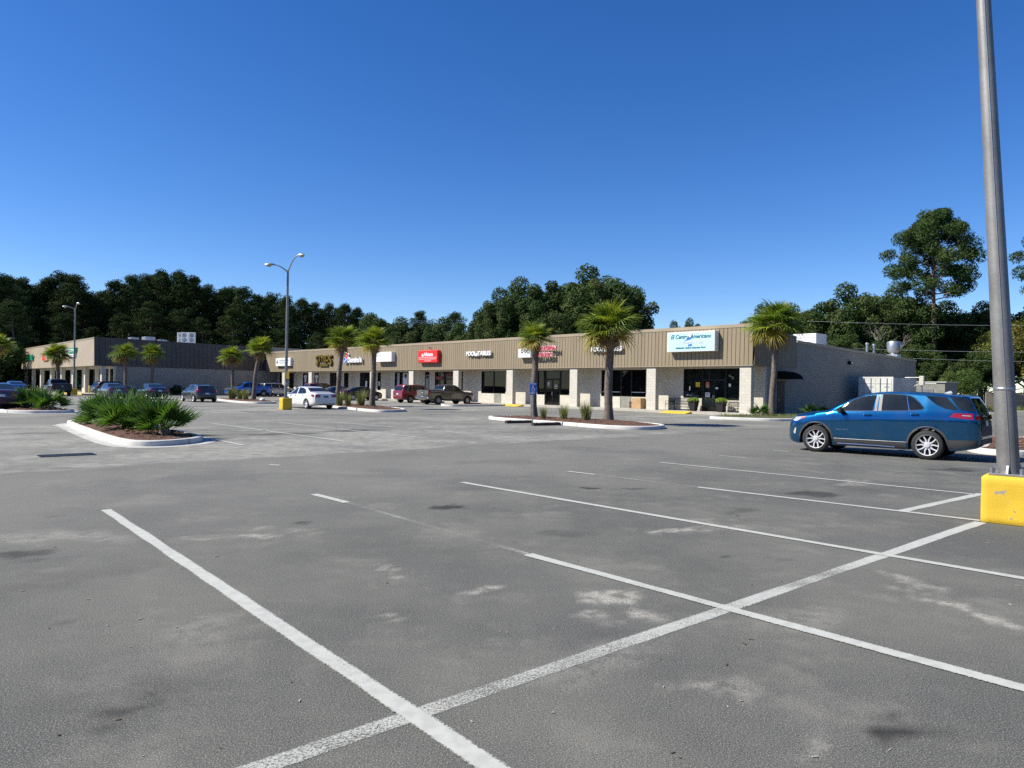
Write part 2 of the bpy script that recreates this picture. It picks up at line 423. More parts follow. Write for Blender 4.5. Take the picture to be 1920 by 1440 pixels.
# ------------------------------------------------------------------ noise in python (for surface maps)
_rng = np.random.RandomState(7)
_tab = _rng.rand(256, 256)
def vnoise(x, y):
    xi = np.floor(x).astype(int); yi = np.floor(y).astype(int); fx = x - xi; fy = y - yi
    fx = fx * fx * (3 - 2 * fx); fy = fy * fy * (3 - 2 * fy)
    a = _tab[xi & 255, yi & 255]; b = _tab[(xi + 1) & 255, yi & 255]; c = _tab[xi & 255, (yi + 1) & 255]; d = _tab[(xi + 1) & 255, (yi + 1) & 255]
    return (a * (1 - fx) + b * fx) * (1 - fy) + (c * (1 - fx) + d * fx) * fy
def fbm(x, y, o=4):
    s = 0; a = 0.5; t = 0
    for i in range(o):
        s = s + a * vnoise(x * 2 ** i + 17.3 * i, y * 2 ** i + 9.1 * i); t += a; a *= 0.55
    return s / t
def sstep(a, b, x):
    t = np.clip((x - a) / (b - a), 0, 1); return t * t * (3 - 2 * t)

# ------------------------------------------------------------------ ground
def ground_material():
    m, ns, ls, b = new_mat('meadow')
    p = ns.new('ShaderNodeNewGeometry').outputs['Position']
    n = noise(ns, ls, p, 0.5, 5.0)
    ls.new(mixc(ns, ls, ramp(ns, ls, n, 0.35, 0.7), (0.05, 0.075, 0.02), (0.12, 0.11, 0.05)), b.inputs['Base Color'])
    b.inputs['Roughness'].default_value = 0.95
    return m
g = MB(); g.grid([[(x, y, -0.06) for x in (-1500, -300, 0, 300, 1500)] for y in (-400, 0, 300, 1600)])
tag(g.build('ground', ground_material(), fix=True), kind='structure')

def asphalt_material():
    m, ns, ls, b = new_mat('asphalt')
    p = ns.new('ShaderNodeNewGeometry').outputs['Position']
    def att(n):
        a = ns.new('ShaderNodeAttribute'); a.attribute_name = n; return a.outputs['Fac']
    zone, sand, stain, tone = att('zone'), att('sand'), att('stain'), att('tone')
    big = noise(ns, ls, p, 0.45, 5.0, 0.6)
    mid = noise(ns, ls, p, 3.2, 4.0, 0.6)
    agg = noise(ns, ls, p, 140.0, 2.5, 0.75)
    agg2 = noise(ns, ls, p, 60.0, 3.0, 0.7)
    near_c = mixc(ns, ls, ramp(ns, ls, big, 0.32, 0.68), (0.070, 0.071, 0.065), (0.127, 0.125, 0.108))
    weath = mixc(ns, ls, ramp(ns, ls, mid, 0.3, 0.7), (0.180, 0.177, 0.156), (0.325, 0.315, 0.280))
    cc = mixc(ns, ls, zone, near_c, weath)
    cc = mixc(ns, ls, tone, cc, (0.160, 0.156, 0.139))
    cc = mixc(ns, ls, ramp(ns, ls, mid, 0.52, 0.8, 0.0, 0.35), cc, (0.185, 0.175, 0.155))
    # worn, sandier stretches and darker sealed stretches
    wash = noise(ns, ls, p, 0.85, 6.0, 0.68); seal = noise(ns, ls, p, 0.30, 4.0, 0.6)
    cc = mixc(ns, ls, ramp(ns, ls, seal, 0.46, 0.66, 0.0, 0.50), cc, (0.070, 0.070, 0.073))
    cc = mixc(ns, ls, ramp(ns, ls, wash, 0.51, 0.68, 0.0, 0.50), cc, (0.205, 0.195, 0.168))
    drip = noise(ns, ls, p, 2.3, 3.0, 0.5)
    cc = mixc(ns, ls, ramp(ns, ls, drip, 0.70, 0.76, 0.0, 0.55), cc, (0.045, 0.043, 0.042))
    # pale stones and dark binder
    cc = mixc(ns, ls, ramp(ns, ls, agg, 0.50, 0.68, 0.0, 0.85), cc, (0.38, 0.36, 0.315))
    cc = mixc(ns, ls, ramp(ns, ls, agg, 0.47, 0.30, 0.0, 0.75), cc, (0.028, 0.028, 0.031))
    cc = mixc(ns, ls, ramp(ns, ls, agg2, 0.54, 0.72, 0.0, 0.35), cc, (0.30, 0.285, 0.25))
    cc = mixc(ns, ls, ramp(ns, ls, agg2, 0.45, 0.30, 0.0, 0.35), cc, (0.04, 0.04, 0.043))
    # sand washed into hollows, broken up by the stones
    sm = math_(ns, ls, 'MULTIPLY', sand, ramp(ns, ls, agg2, 0.32, 0.60, 0.15, 1.0), clamp=True)
    sm = math_(ns, ls, 'MULTIPLY', sm, ramp(ns, ls, noise(ns, ls, p, 7.0, 5.0, 0.7), 0.36, 0.58, 0.12, 1.25), clamp=True)
    cc = mixc(ns, ls, sm, cc, (0.43, 0.405, 0.35))
    st = math_(ns, ls, 'MULTIPLY', stain, ramp(ns, ls, mid, 0.25, 0.6, 0.75, 1.0), clamp=True)
    cc = mixc(ns, ls, st, cc, (0.016, 0.015, 0.015))
    ls.new(cc, b.inputs['Base Color'])
    b.inputs['Roughness'].default_value = 0.9; b.inputs['Specular IOR Level'].default_value = 0.3
    bump(ns, ls, math_(ns, ls, 'ADD', agg, agg2), 0.8, 0.0045, b)
    return m
def axis(lo, hi, a, b, step, grow):
    core = list(np.arange(a, b + 1e-6, step)); s = step; x = core[-1]
    while x < hi: s *= grow; x = min(x + s, hi); core.append(x)
    s = step; x = core[0]; pre = []
    while x > lo: s *= grow; x = max(x - s, lo); pre.append(x)
    return np.array(pre[::-1] + core)
ax = axis(-160, 90, -8, 9, 0.085, 1.045); ay = axis(-12, 260, 2.0, 15.0, 0.085, 1.03)
GX, GY = np.meshgrid(ax, ay)
nx, ny = len(ax), len(ay)
sdist = (GX + 7.2) * -0.694 + (GY - 13.66) * 0.72            # metres beyond the edge of the resurfaced lot
wob = (fbm(GX * 1.1, GY * 1.1) - 0.5)
zone = sstep(-0.25, 0.35, sdist + wob * 0.7)
p1 = fbm(GX * 0.22 + 3, GY * 0.22, 5); p2 = fbm(GX * 0.9, GY * 0.9 + 40, 4)
zone = zone * (0.45 + 0.55 * sstep(0.38, 0.62, 0.55 * p1 + 0.45 * p2))
tone = (1 - sstep(-0.3, 0.3, sdist + wob)) * sstep(-9.0, -3.5, sdist) * 0.75          # smooth drive lane
tone = np.maximum(tone, sstep(15.2, 16.2, sdist + wob) * (1 - sstep(20.5, 21.5, sdist + wob)) * 0.8)
# tyre tracks polished along the lane
sand = np.zeros_like(GX); stain = np.zeros_like(GX)
rot = (fbm(GX * 2.2 + 9, GY * 2.2, 4) - 0.5); rot2 = (fbm(GX * 2.2, GY * 2.2 + 31, 4) - 0.5)
WX = GX + rot * 0.9; WY = GY + rot2 * 0.9
def blob(arr, x, y, rx, ry, ang, k, soft=0.75):
    c, s = math.cos(ang), math.sin(ang); dx = WX - x; dy = WY - y
    d = np.sqrt(((dx * c + dy * s) / rx) ** 2 + ((-dx * s + dy * c) / ry) ** 2)
    np.maximum(arr, k * (1 - sstep(1 - soft, 1.0, d)), out=arr)
for x, y, rx, ry, a, k in [(0.82, 5.60, 0.42, 0.13, -1.0, 0.85), (1.0, 5.27, 0.34, 0.12, -0.95, 0.8), (0.60, 5.15, 0.25, 0.07, 0.4, 0.5),
        (3.4, 6.1, 0.5, 0.15, -1.25, 0.6), (3.4, 5.42, 0.55, 0.16, -1.2, 0.85), (3.5, 5.15, 0.25, 0.13, -1.2, 0.9), (-1.0, 6.3, 0.33, 0.1, -0.9, 0.6),
        (-0.7, 6.0, 0.22, 0.08, -0.6, 0.55), (-0.06, 5.7, 0.2, 0.09, -0.4, 0.75), (-2.75, 7.77, 0.55, 0.13, 0.15, 0.6), (-3.2, 7.4, 0.35, 0.12, 0.1, 0.45),
        (-0.76, 5.0, 0.2, 0.07, 0.3, 0.6), (1.94, 8.28, 0.5, 0.2, 0.3, 0.7), (2.5, 8.7, 0.5, 0.2, 0.5, 0.4), (1.17, 3.92, 0.35, 0.12, 0.6, 0.4),
        (1.4, 3.42, 0.25, 0.12, 0.5, 0.45), (-4.7, 7.4, 1.1, 0.35, 0.2, 0.3), (2.0, 5.1, 0.8, 0.4, 0.6, 0.22), (-2.1, 4.7, 0.7, 0.4, 0.5, 0.2),
        (0.6, 4.3, 0.9, 0.3, 0.7, 0.22), (6.2, 13.0, 1.0, 0.18, 0.75, 0.45), (-1.7, 4.95, 0.3, 0.15, 0.4, 0.25)]:
    blob(sand, x, y, rx, ry, a, k)
for x, y, rx, ry, a, k in [(-0.94, 9.58, 0.30, 0.26, 0.5, 0.62), (-2.37, 8.35, 0.22, 0.2, 0, 0.55), (0.62, 7.94, 0.55, 0.35, 0.6, 0.40), (2.0, 3.42, 0.27, 0.14, -0.8, 0.62),
        (-4.6, 6.66, 0.45, 0.22, 0, 0.5), (-3.03, 4.68, 0.13, 0.09, 0, 0.45), (1.37, 11.59, 0.28, 0.16, 0, 0.7), (1.9, 11.65, 0.22, 0.14, 0, 0.5), (4.85, 11.45, 0.55, 0.35, 0.6, 0.5),
        (9.6, 15.3, 0.7, 0.3, 0.3, 0.55), (3.2, 9.6, 0.5, 0.25, 0.5, 0.42), (-1.27, 6.67, 0.12, 0.07, 0, 0.5), (-1.98, 3.55, 0.1, 0.05, 0, 0.6), (2.2, 6.78, 0.14, 0.09, 0, 0.5),
        (2.7, 7.05, 0.16, 0.09, 0, 0.4), (5.9, 11.9, 0.9, 0.5, 0.7, 0.3), (-0.49, 11.5, 0.9, 0.5, 0.7, 0.2), (-3.6, 5.9, 1.1, 0.55, 0.6, 0.25), (-1.9, 3.7, 0.6, 0.35, 0.5, 0.22),
        (7.7, 16.6, 0.5, 0.2, 0.6, 0.4), (-0.9, 8.9, 0.2, 0.12, 0, 0.25), (0.6, 4.75, 0.5, 0.3, 0.6, 0.2), (-7.4, 23.2, 1.6, 0.7, 0.7, 0.5), (-5.6, 25.4, 1.5, 0.6, 0.7, 0.5),
        (-9.6, 21.8, 1.4, 0.6, 0.7, 0.5), (-3.2, 27.0, 1.3, 0.6, 0.7, 0.4), (-14.6, 21.6, 1.5, 0.5, 0.7, 0.4), (-16, 23.6, 1.4, 0.4, 0.6, 0.4), (-15.5, 41.5, 2.2, 0.8, 0.7, 0.4), (3.6, 26.4, 1.2, 0.3, 0.7, 0.35)]:
    blob(stain, x, y, rx, ry, a, min(1.0, k * (1.4 if k >= 0.5 else 0.9)), 0.6 if k >= 0.5 else 0.9)
verts = np.stack([GX.ravel(), GY.ravel(), np.zeros(nx * ny)], 1)
ii = (np.arange(ny - 1)[:, None] * nx + np.arange(nx - 1)[None, :]).ravel()
faces = np.stack([ii, ii + 1, ii + nx + 1, ii + nx], 1)
me = bpy.data.meshes.new('parking_lot')
me.vertices.add(len(verts)); me.vertices.foreach_set('co', verts.ravel())
me.loops.add(faces.size); me.loops.foreach_set('vertex_index', faces.ravel())
me.polygons.add(len(faces)); me.polygons.foreach_set('loop_start', np.arange(0, faces.size, 4)); me.polygons.foreach_set('loop_total', np.full(len(faces), 4))
me.update(calc_edges=True)
for nm, arr in (('zone', zone), ('sand', sand), ('stain', stain), ('tone', tone)):
    a = me.attributes.new(nm, 'FLOAT', 'POINT'); a.data.foreach_set('value', arr.ravel().astype(np.float32))
M['asphalt'] = asphalt_material(); me.materials.append(M['asphalt'])
lot = bpy.data.objects.new('parking_lot', me); col.objects.link(lot); tag(lot, kind='structure')

# painted lines: worn paint lets the asphalt show
def paint_material(name, lo, hi, c=(0.455, 0.457, 0.415)):
    m, ns, ls, b = new_mat(name)
    p = ns.new('ShaderNodeNewGeometry').outputs['Position']
    n1 = noise(ns, ls, p, 85.0, 4.0, 0.8); n2 = noise(ns, ls, p, 1.1, 4.0, 0.6); n3 = noise(ns, ls, p, 12.0, 3.0)
    w = math_(ns, ls, 'MULTIPLY_ADD', n2, 0.48, n1)
    w = math_(ns, ls, 'MULTIPLY_ADD', n3, 0.12, w)
    ed = ns.new('ShaderNodeAttribute'); ed.attribute_name = 'edge'
    w = math_(ns, ls, 'MULTIPLY_ADD', ed.outputs['Fac'], -0.34, w)
    we = ns.new('ShaderNodeAttribute'); we.attribute_name = 'wear'
    w = math_(ns, ls, 'SUBTRACT', w, we.outputs['Fac'])
    a = ramp(ns, ls, w, lo, hi)
    ls.new(mixc(ns, ls, ramp(ns, ls, n3, 0.35, 0.7, 0, 0.45), c, tuple(x * 0.66 for x in c)), b.inputs['Base Color'])
    b.inputs['Roughness'].default_value = 0.75
    ls.new(a, b.inputs['Alpha'])
    return m
M['line'] = paint_material('line', 0.50, 0.72)
WEAR = {'line_new': 0.0, 'line_worn': 0.045, 'line_mid': 0.17, 'line_faint': 0.275}
def stripe(p, q, w, wear, name='parking_line', z=0.007):
    if isinstance(wear, str): wear = [(0.0, WEAR[wear]), (1.0, WEAR[wear])]
    p = Vector((*p, 0)); q = Vector((*q, 0)); d = (q - p); L = d.length; d.normalize(); s = Vector((-d.y, d.x, 0)) * w / 2
    k = max(2, int(L / 0.35)); mb = MB(); rows = []
    for i in range(k + 1):
        c = p.lerp(q, i / k)
        e1 = (random.random() - 0.5) * 0.010; e2 = (random.random() - 0.5) * 0.010
        a_ = c + s * (1.12 + e1 / w * 2) + Vector((0, 0, z)); b_ = c - s * (1.12 + e2 / w * 2) + Vector((0, 0, z))
        rows.append([a_, a_.lerp(b_, 0.16), a_.lerp(b_, 0.84), b_])
    mb.grid(rows); o_ = mb.build(name, M['line'], lot, fix=False)
    at_ = o_.data.attributes.new('edge', 'FLOAT', 'POINT'); at_.data.foreach_set('value', [1.0, 0.0, 0.0, 1.0] * len(rows))
    at_ = o_.data.attributes.new('wear', 'FLOAT', 'POINT'); at_.data.foreach_set('value', [interp(wear, i // 4 / (len(rows) - 1)) for i in range(4 * len(rows))]); return o_
random.seed(3)
stripe((-5.10, 9.03), (0.75, 2.10), 0.118, 'line_new')
stripe((-2.90, 10.56), (-2.25, 9.86), 0.115, 'line_new')
stripe((-2.25, 9.86), (0.18, 6.97), 0.10, 'line_faint')
stripe((0.18, 6.97), (3.6, 3.15), 0.115, 'line_new')
stripe((-0.82, 12.12), (5.4, 5.45), 0.115, 'line_new')
stripe((1.12, 13.96), (1.60, 13.50), 0.10, 'line_new')
stripe((1.60, 13.50), (3.15, 11.97), 0.10, 'line_faint')
stripe((3.15, 11.97), (6.06, 9.22), 0.11, 'line_new')
stripe((3.33, 15.95), (5.69, 13.55), 0.10, 'line_worn')
stripe((5.69, 13.55), (7.55, 11.65), 0.11, 'line_worn')
stripe((5.2, 17.85), (5.72, 17.35), 0.10, 'line_worn')
stripe((7.2, 19.6), (7.5, 19.3), 0.10, 'line_worn')
stripe((-3.4, 1.0), (6.00, 9.12), 0.14, [(0, 0.17), (0.42, 0.16), (0.5, 0.10), (0.58, 0.09), (0.64, 0.20), (0.70, 0.14), (0.76, 0.04), (1.0, 0.0)], z=0.003)
stripe((5.37, 9.85), (7.75, 11.75), 0.14, 'line_new', z=0.003)
for p, q, mt in [((-16.6, 25.91), (-13.37, 22.17), 'line_worn'), ((-11.32, 19.5), (-9.52, 17.58), 'line_new'), ((-11.99, 28.6), (-4.75, 20.45), 'line_worn'),
        ((-9.76, 29.89), (-2.62, 22.19), 'line_worn'), ((-7.52, 30.73), (-0.68, 23.85), 'line_worn'), ((-10.3, 23.4), (-6.43, 26.3), 'line_worn'),
        ((-6.43, 26.3), (-3.6, 28.7), 'line_faint'), ((-20.93, 46.65), (-14.16, 38.57), 'line_worn'), ((-20.04, 42.09), (-16.49, 37.59), 'line_worn'),
        ((-17.2, 46.0), (-12.16, 40.24), 'line_worn'), ((-9.1, 21.23), (-7.01, 18.71), 'line_worn'), ((-18.4, 25.4), (-16.6, 25.91), 'line_worn'),
        ((-14.9, 21.05), (-13.4, 21.4), 'line_worn'), ((-4.82, 14.28), (-4.59, 14.22), 'line_new'), ((6.52, 32.22), (8.39, 29.12), 'line_faint'), ((10.6, 42.1), (13.0, 44.3), 'line_worn'),
        ((-24.5, 46.5), (-19.0, 40.5), 'line_faint'), ((-2.9, 31.3), (-1.2, 29.4), 'line_faint')]:
    stripe(p, q, 0.12, mt)

# small litter on the asphalt: pebbles, twigs and leaves
deb = MB(); random.seed(11)
for i in range(190):
    y = random.uniform(2.4, 12.0); x = random.uniform(-0.75, 0.75) * (y + 0.5)
    s = random.choice((0.0025, 0.003, 0.004, 0.005)); h = s * 0.8; a = random.uniform(0, 6.28)
    deb.cur = random.choice((0, 0, 1))
    l = s * random.choice((1, 1, 1.4, 4.0))
    m = Matrix.Translation((x, y, 0.002)) @ Matrix.Rotation(a, 4, 'Z')
    deb.box(-l, l, -s, s, 0, h, m)
tag(deb.build('pavement_litter', [plain('pebble', (0.36, 0.33, 0.28), 0.9), plain('twig', (0.10, 0.06, 0.035), 0.9)]), 'scattered pebbles and leaf bits on the near asphalt', None, None, 'stuff')

# drain grate
gr = thing('drain_grate', (-9.66, 15.56, 0), math.atan2(0.66, 0.75), 'black slotted drain grate in the pale asphalt before the palmetto island', 'grate')
f = MB(); f.box(-0.52, 0.52, -0.26, -0.21, 0.0, 0.012); f.box(-0.52, 0.52, 0.21, 0.26, 0.0, 0.012); f.box(-0.52, -0.47, -0.205, 0.205, 0.0, 0.012); f.box(0.47, 0.52, -0.205, 0.205, 0.0, 0.012)
f.build('frame', M['black_iron'], gr)
f = MB(); f.quad((-0.47, -0.21, 0.003), (0.47, -0.21, 0.003), (0.47, 0.21, 0.003), (-0.47, 0.21, 0.003)); f.build('pit', M['wheel_well'], gr)
barb = MB(); barb.box(-0.016, 0.016, -0.205, 0.205, 0.004, 0.011); bme = barb.mesh('bar', M['black_iron'])
for i in range(12): obj('bar', bme, gr, (-0.43 + i * 0.078, 0, 0))

# ------------------------------------------------------------------ kerbed planting islands
def mulch_material(name, a, b_):
    m, ns, ls, b = new_mat(name)
    p = ns.new('ShaderNodeNewGeometry').outputs['Position']
    n1 = noise(ns, ls, p, 26.0, 4.0, 0.7); n2 = noise(ns, ls, p, 2.0, 3.0)
    cc = mixc(ns, ls, ramp(ns, ls, n1, 0.3, 0.72), a, b_)
    cc = mixc(ns, ls, ramp(ns, ls, n2, 0.45, 0.75, 0, 0.4), cc, tuple(x * 0.6 for x in a))
    ls.new(cc, b.inputs['Base Color']); b.inputs['Roughness'].default_value = 0.95
    bump(ns, ls, n1, 1.0, 0.06, b)
    return m
M['mulch'] = mulch_material('mulch', (0.075, 0.036, 0.022), (0.20, 0.105, 0.065))
M['turf'] = mulch_material('turf', (0.05, 0.065, 0.018), (0.16, 0.15, 0.06))
def smooth_poly(poly, it=2):
    for _ in range(it):
        out = []
        for i, p in enumerate(poly):
            q = poly[(i + 1) % len(poly)]
            out += [(p[0] * .75 + q[0] * .25, p[1] * .75 + q[1] * .25), (p[0] * .25 + q[0] * .75, p[1] * .25 + q[1] * .75)]
        poly = out
    return poly
def offset_poly(poly, d):
    k = len(poly); area = sum(poly[i][0] * poly[(i + 1) % k][1] - poly[(i + 1) % k][0] * poly[i][1] for i in range(k))
    sg = 1 if area > 0 else -1; out = []
    for i in range(k):
        a = poly[i - 1]; b = poly[(i + 1) % k]; t = Vector((b[0] - a[0], b[1] - a[1])); t.normalize()
        out.append((poly[i][0] - t.y * sg * d, poly[i][1] + t.x * sg * d))
    return out
def island(poly, label, fill='mulch', gutter=0.0, mound=0.10, h=0.15):
    poly = smooth_poly(poly); k = len(poly)
    cx = sum(p[0] for p in poly) / k; cy = sum(p[1] for p in poly) / k
    root = thing('planting_island', (0, 0, 0), 0, label, 'island'); root['kind'] = 'structure'
    rings = [(0.0, -0.02), (0.0, h - 0.035), (0.012, h - 0.012), (0.035, h), (0.15, h + 0.003), (0.16, h - 0.01), (0.16, 0.02)]
    kb = MB(); rows = []
    for d, z in rings:
        q = offset_poly(poly, d); rows.append([(x, y, z) for x, y in q] + [(q[0][0], q[0][1], z)])
    kb.grid(rows); kb.build('kerb', M['kerb'], root, smooth=True, angle=50)
    jn = MB(); run_ = 0.0
    for i in range(k):
        run_ += math.dist(poly[i], poly[(i + 1) % k])
        if run_ > 2.6:
            run_ = 0.0; tx, ty = poly[(i + 1) % k][0] - poly[i][0], poly[(i + 1) % k][1] - poly[i][1]; l_ = math.hypot(tx, ty); tx, ty = tx / l_ * 0.007, ty / l_ * 0.007
            q_ = [offset_poly(poly, d - 0.003)[i] for d, _ in rings[:6]]
            jn.grid([[(q_[j][0] - tx, q_[j][1] - ty, rings[j][1] + 0.003) for j in range(6)], [(q_[j][0] + tx, q_[j][1] + ty, rings[j][1] + 0.003) for j in range(6)]])
    if jn.v: jn.build('kerb_joints', M['seam'], root, kind='stuff')
    inner = offset_poly(poly, 0.16); mu = MB(); rows = []
    for j in range(9):
        t = j / 8.0; row = []
        for x, y in inner + [inner[0]]:
            px, py = lerp(x, cx, t), lerp(y, cy, t)
            z = h - 0.035 + mound * (1 - (1 - min(1, t * 1.8)) ** 2) + (float(vnoise(np.array(px * 5.0), np.array(py * 5.0))) - 0.5) * 0.07 * min(1, t * 6)
            row.append((px, py, z))
        rows.append(row)
    mu.grid(rows); mu.build('mulch_bed' if fill == 'mulch' else 'turf_bed', M[fill], root, smooth=True, angle=80)
    if gutter:
        gq = MB(); o = offset_poly(poly, -gutter); o2 = offset_poly(poly, 0.004)
        gq.grid([[(x, y, 0.004) for x, y in o] + [(o[0][0], o[0][1], 0.004)], [(x, y, 0.010) for x, y in o2] + [(o2[0][0], o2[0][1], 0.010)]])
        gq.build('gutter', M['gutter'], root)
    # mulch chips lying proud of the bed
    if fill == 'mulch':
        ch = MB(); random.seed(int(abs(cx * 31 + cy * 7)))
        for _ in range(260):
            i = random.randrange(k); t = random.uniform(0.02, 0.9); x = lerp(inner[i][0], cx, t); y = lerp(inner[i][1], cy, t)
            z = h - 0.03 + mound * (1 - (1 - min(1, t * 1.8)) ** 2) + 0.02
            mm = Matrix.Translation((x, y, z)) @ Matrix.Rotation(random.uniform(0, 6.28), 4, 'Z') @ Matrix.Rotation(random.uniform(-.6, .6), 4, 'X')
            ch.box(-0.05, 0.05, -0.016, 0.016, -0.006, 0.006, mm)
        o = ch.build('bark_chips', M['mulch_chip'], root, kind='stuff')
    return root
M['mulch_chip'] = plain('mulch_chip', (0.19, 0.10, 0.062), 0.95, 0, 0.4, 8.0)
island([(-9.24, 17.78), (-9.8, 18.05), (-10.75, 19.05), (-13.1, 21.98), (-16.2, 26.0), (-16.6, 26.8), (-16.2, 27.5), (-15.3, 27.7), (-14.6, 27.2), (-11.5, 23.4), (-8.95, 20.5), (-8.45, 19.7), (-8.40, 18.9), (-8.7, 18.05)],
       'kerbed mulch island holding the large palmettos near the drain grate', gutter=0.34)
island([(-22.0, 35.3), (-22.9, 34.5), (-24, 34.5), (-25.2, 35), (-27, 37.6), (-29.5, 41), (-29, 42.2), (-27.8, 42.2), (-24, 38.2), (-22.1, 36.4)],
       'kerbed mulch island at the picture edge under the smaller palmettos', gutter=0.35)
island([(-19.6, 57.2), (-20.6, 56.7), (-22.5, 58.4), (-26.6, 64.7), (-27.5, 66.6), (-26.6, 67.7), (-25, 66.8), (-21.5, 62.6), (-19.6, 59.6), (-19.2, 58.2)],
       'kerbed mulch island with two palms before the dark side wall')
island([(-8.5, 43.0), (-13.1, 51), (-15.9, 55.2), (-16.0, 56.6), (-14.8, 57.4), (-13, 56.3), (-8.4, 50), (-6.6, 45.6), (-6.7, 44.0), (-7.5, 42.8)],
       'kerbed mulch island with two palms beside the white sedan')
island([(4.7, 28.4), (3.6, 29.1), (2.3, 31.1), (1.1, 32.6), (-.2, 34.2), (-1.1, 35.6), (-1.2, 36.8), (-.2, 37.4), (1.3, 36.6), (4.6, 34.0), (6.4, 31.8), (6.6, 30.2), (5.9, 28.8)],
       'kerbed mulch island with two palms behind the blue parking sign')
island([(11.3, 40.3), (12.9, 39.2), (14.2, 38.7), (17, 39.8), (20, 42.8), (22, 45.2), (21.5, 46.4), (18.9, 48.0), (16.1, 45.7), (14.6, 44.7), (11.4, 41.4)],
       'grassy kerbed bed at the corner of the restaurant', fill='turf', mound=0.06)
island([(-5.9, 58.8), (-5.6, 58.0), (-4.9, 57.6), (-4.2, 57.9), (-0.1, 61.75), (-1.35, 63.1)],
       'low kerbed nose of an island beside the grey pickup truck', mound=0.03)
island([(12.9, 19.3), (13.5, 18.9), (14.3, 19.3), (16.5, 21.5), (19, 24.5), (18.5, 25.8), (17, 25.8), (14.6, 23), (12.9, 20.3)],
       'kerbed mulch island behind the tail of the blue crossover')
# ------------------------------------------------------------------ main strip building
FX, FY = 15.51, 45.99
FROT = math.atan2(-0.7332, 0.680)            # local x runs to the right along the front, y into the building
def bld(name, x, y, label, cat='building'): return thing(name, (x, y, 0), FROT, label, cat)
B1 = bld('strip_mall', FX, FY, 'long low strip of shops with tan ribbed fascia and cream block columns')
WALL = 1.6; FB, FT = 3.30, 6.0; SW = 0.15; LEN = 73.2
sw = MB(); sw.box(-LEN, 0.25, -0.42, WALL, 0, SW); sw.box(0.25, 0.3, -0.42, WALL, 0, SW - 0.01)
o = sw.build('sidewalk', M['sidewalk']); o.location = (FX, FY, 0); o.rotation_euler = (0, 0, FROT); tag(o, kind='structure')
# expansion joints cut in the walk
jm = MB()
for i in range(25): jm.box(-0.2 - i * 3.0 - 0.006, -0.2 - i * 3.0 + 0.006, -0.424, WALL - 0.5, 0.01, SW + 0.003)
jm.build('joints', M['seam'], o, kind='stuff')
for k, (x0, x1) in enumerate(((-6.4, -4.3), (-23.3, -20.9))):
    rp = MB(); rp.v = [(x0, -1.25, 0.004), (x1, -1.25, 0.004), (x1 + 0.0, -0.425, SW), (x0, -0.425, SW), (x0, -0.425, 0.004), (x1, -0.425, 0.004)]
    rp.f = [(0, 1, 2, 3), (0, 3, 4), (1, 5, 2), (3, 2, 5, 4)]; rp.mi = [0] * 4
    rp.build('kerb_ramp', M['yellow_curb'], o)

# openings along the recessed front wall: (left x, right x, sill z, head z, kind)
OPEN = [(-6.30, -4.77, 1.05, 3.15, 'win'), (-4.75, -2.90, SW, 3.15, 'door2'), (-2.88, -1.87, 1.0, 3.15, 'win'),
        (-14.0, -12.02, 1.03, 3.12, 'win'), (-12.0, -11.02, 1.03, 3.12, 'win'), (-11.0, -9.62, 1.03, 3.12, 'win'),
        (-21.3, -20.37, 1.03, 3.12, 'win'), (-20.35, -18.55, SW, 3.12, 'door2'), (-18.53, -17.45, 1.03, 3.12, 'win'),
        (-28.85, -27.1, 1.02, 3.10, 'win'), (-27.08, -25.4, 1.02, 3.10, 'win'),
        (-31.88, -31.62, SW, 3.10, 'slit'), (-36.25, -34.7, 0.9, 3.10, 'win'), (-34.68, -33.25, SW, 3.10, 'door1'),
        (-38.0, -37.2, 0.9, 3.10, 'win'), (-43.65, -42.3, SW, 3.10, 'win'), (-42.28, -40.95, SW, 3.10, 'win'),
        (-47.15, -46.44, 1.05, 3.08, 'win'), (-51.0, -48.75, SW, 3.08, 'door2'), (-54.7, -53.6, 0.5, 3.08, 'win'),
        (-58.2, -56.4, SW, 3.08, 'door1'), (-62.3, -61.1, 0.6, 3.08, 'win'), (-65.5, -64.0, SW, 3.08, 'door1'), (-69.5, -68.1, 0.6, 3.1, 'win'), (-72.5, -71.2, 0.6, 3.1, 'win')]
def wall_with_openings(x0, x1, y0, y1, z0, z1, opens, name, mat, parent):
    """block wall cut round its openings, box by box"""
    mb = MB(); xs = sorted({x0, x1} | {v for o_ in opens for v in o_[:2]})
    run = None
    for a, b in zip(xs[:-1], xs[1:]):
        if b - a < 1e-4: continue
        c = (a + b) / 2; hit = [o_ for o_ in opens if o_[0] <= c <= o_[1]]
        if not hit:
            gap = b - a < 0.05
            if not gap: mb.box(a, b, y0, y1, z0, z1)
        else:
            s, h = hit[0][2], hit[0][3]
            if s - z0 > 0.02: mb.box(a, b, y0, y1, z0, s)
            if z1 - h > 0.02: mb.box(a, b, y0, y1, h, z1)
    return mb.build(name, mat, parent)
wall_with_openings(-LEN, 0.0, WALL, WALL + 0.2, SW - 0.02, FB + 0.12, OPEN, 'front_wall', M['cream_block'], B1)
def frame_box(mb, x0, x1, y0, y1, z0, z1, t):
    mb.box(x0, x0 + t, y0, y1, z0, z1); mb.box(x1 - t, x1, y0, y1, z0, z1); mb.box(x0 + t, x1 - t, y0, y1, z0, z0 + t); mb.box(x0 + t, x1 - t, y0, y1, z1 - t, z1)
def window(parent, x0, x1, z0, z1, y, glass):
    f = MB(); frame_box(f, x0, x1, y + 0.03, y + 0.12, z0, z1, 0.055); w = f.build('window', M['bronze_frame'], parent)
    p = MB(); p.box(x0 + 0.05, x1 - 0.05, y + 0.07, y + 0.085, z0 + 0.05, z1 - 0.05); p.build('pane', glass, w)
    return w
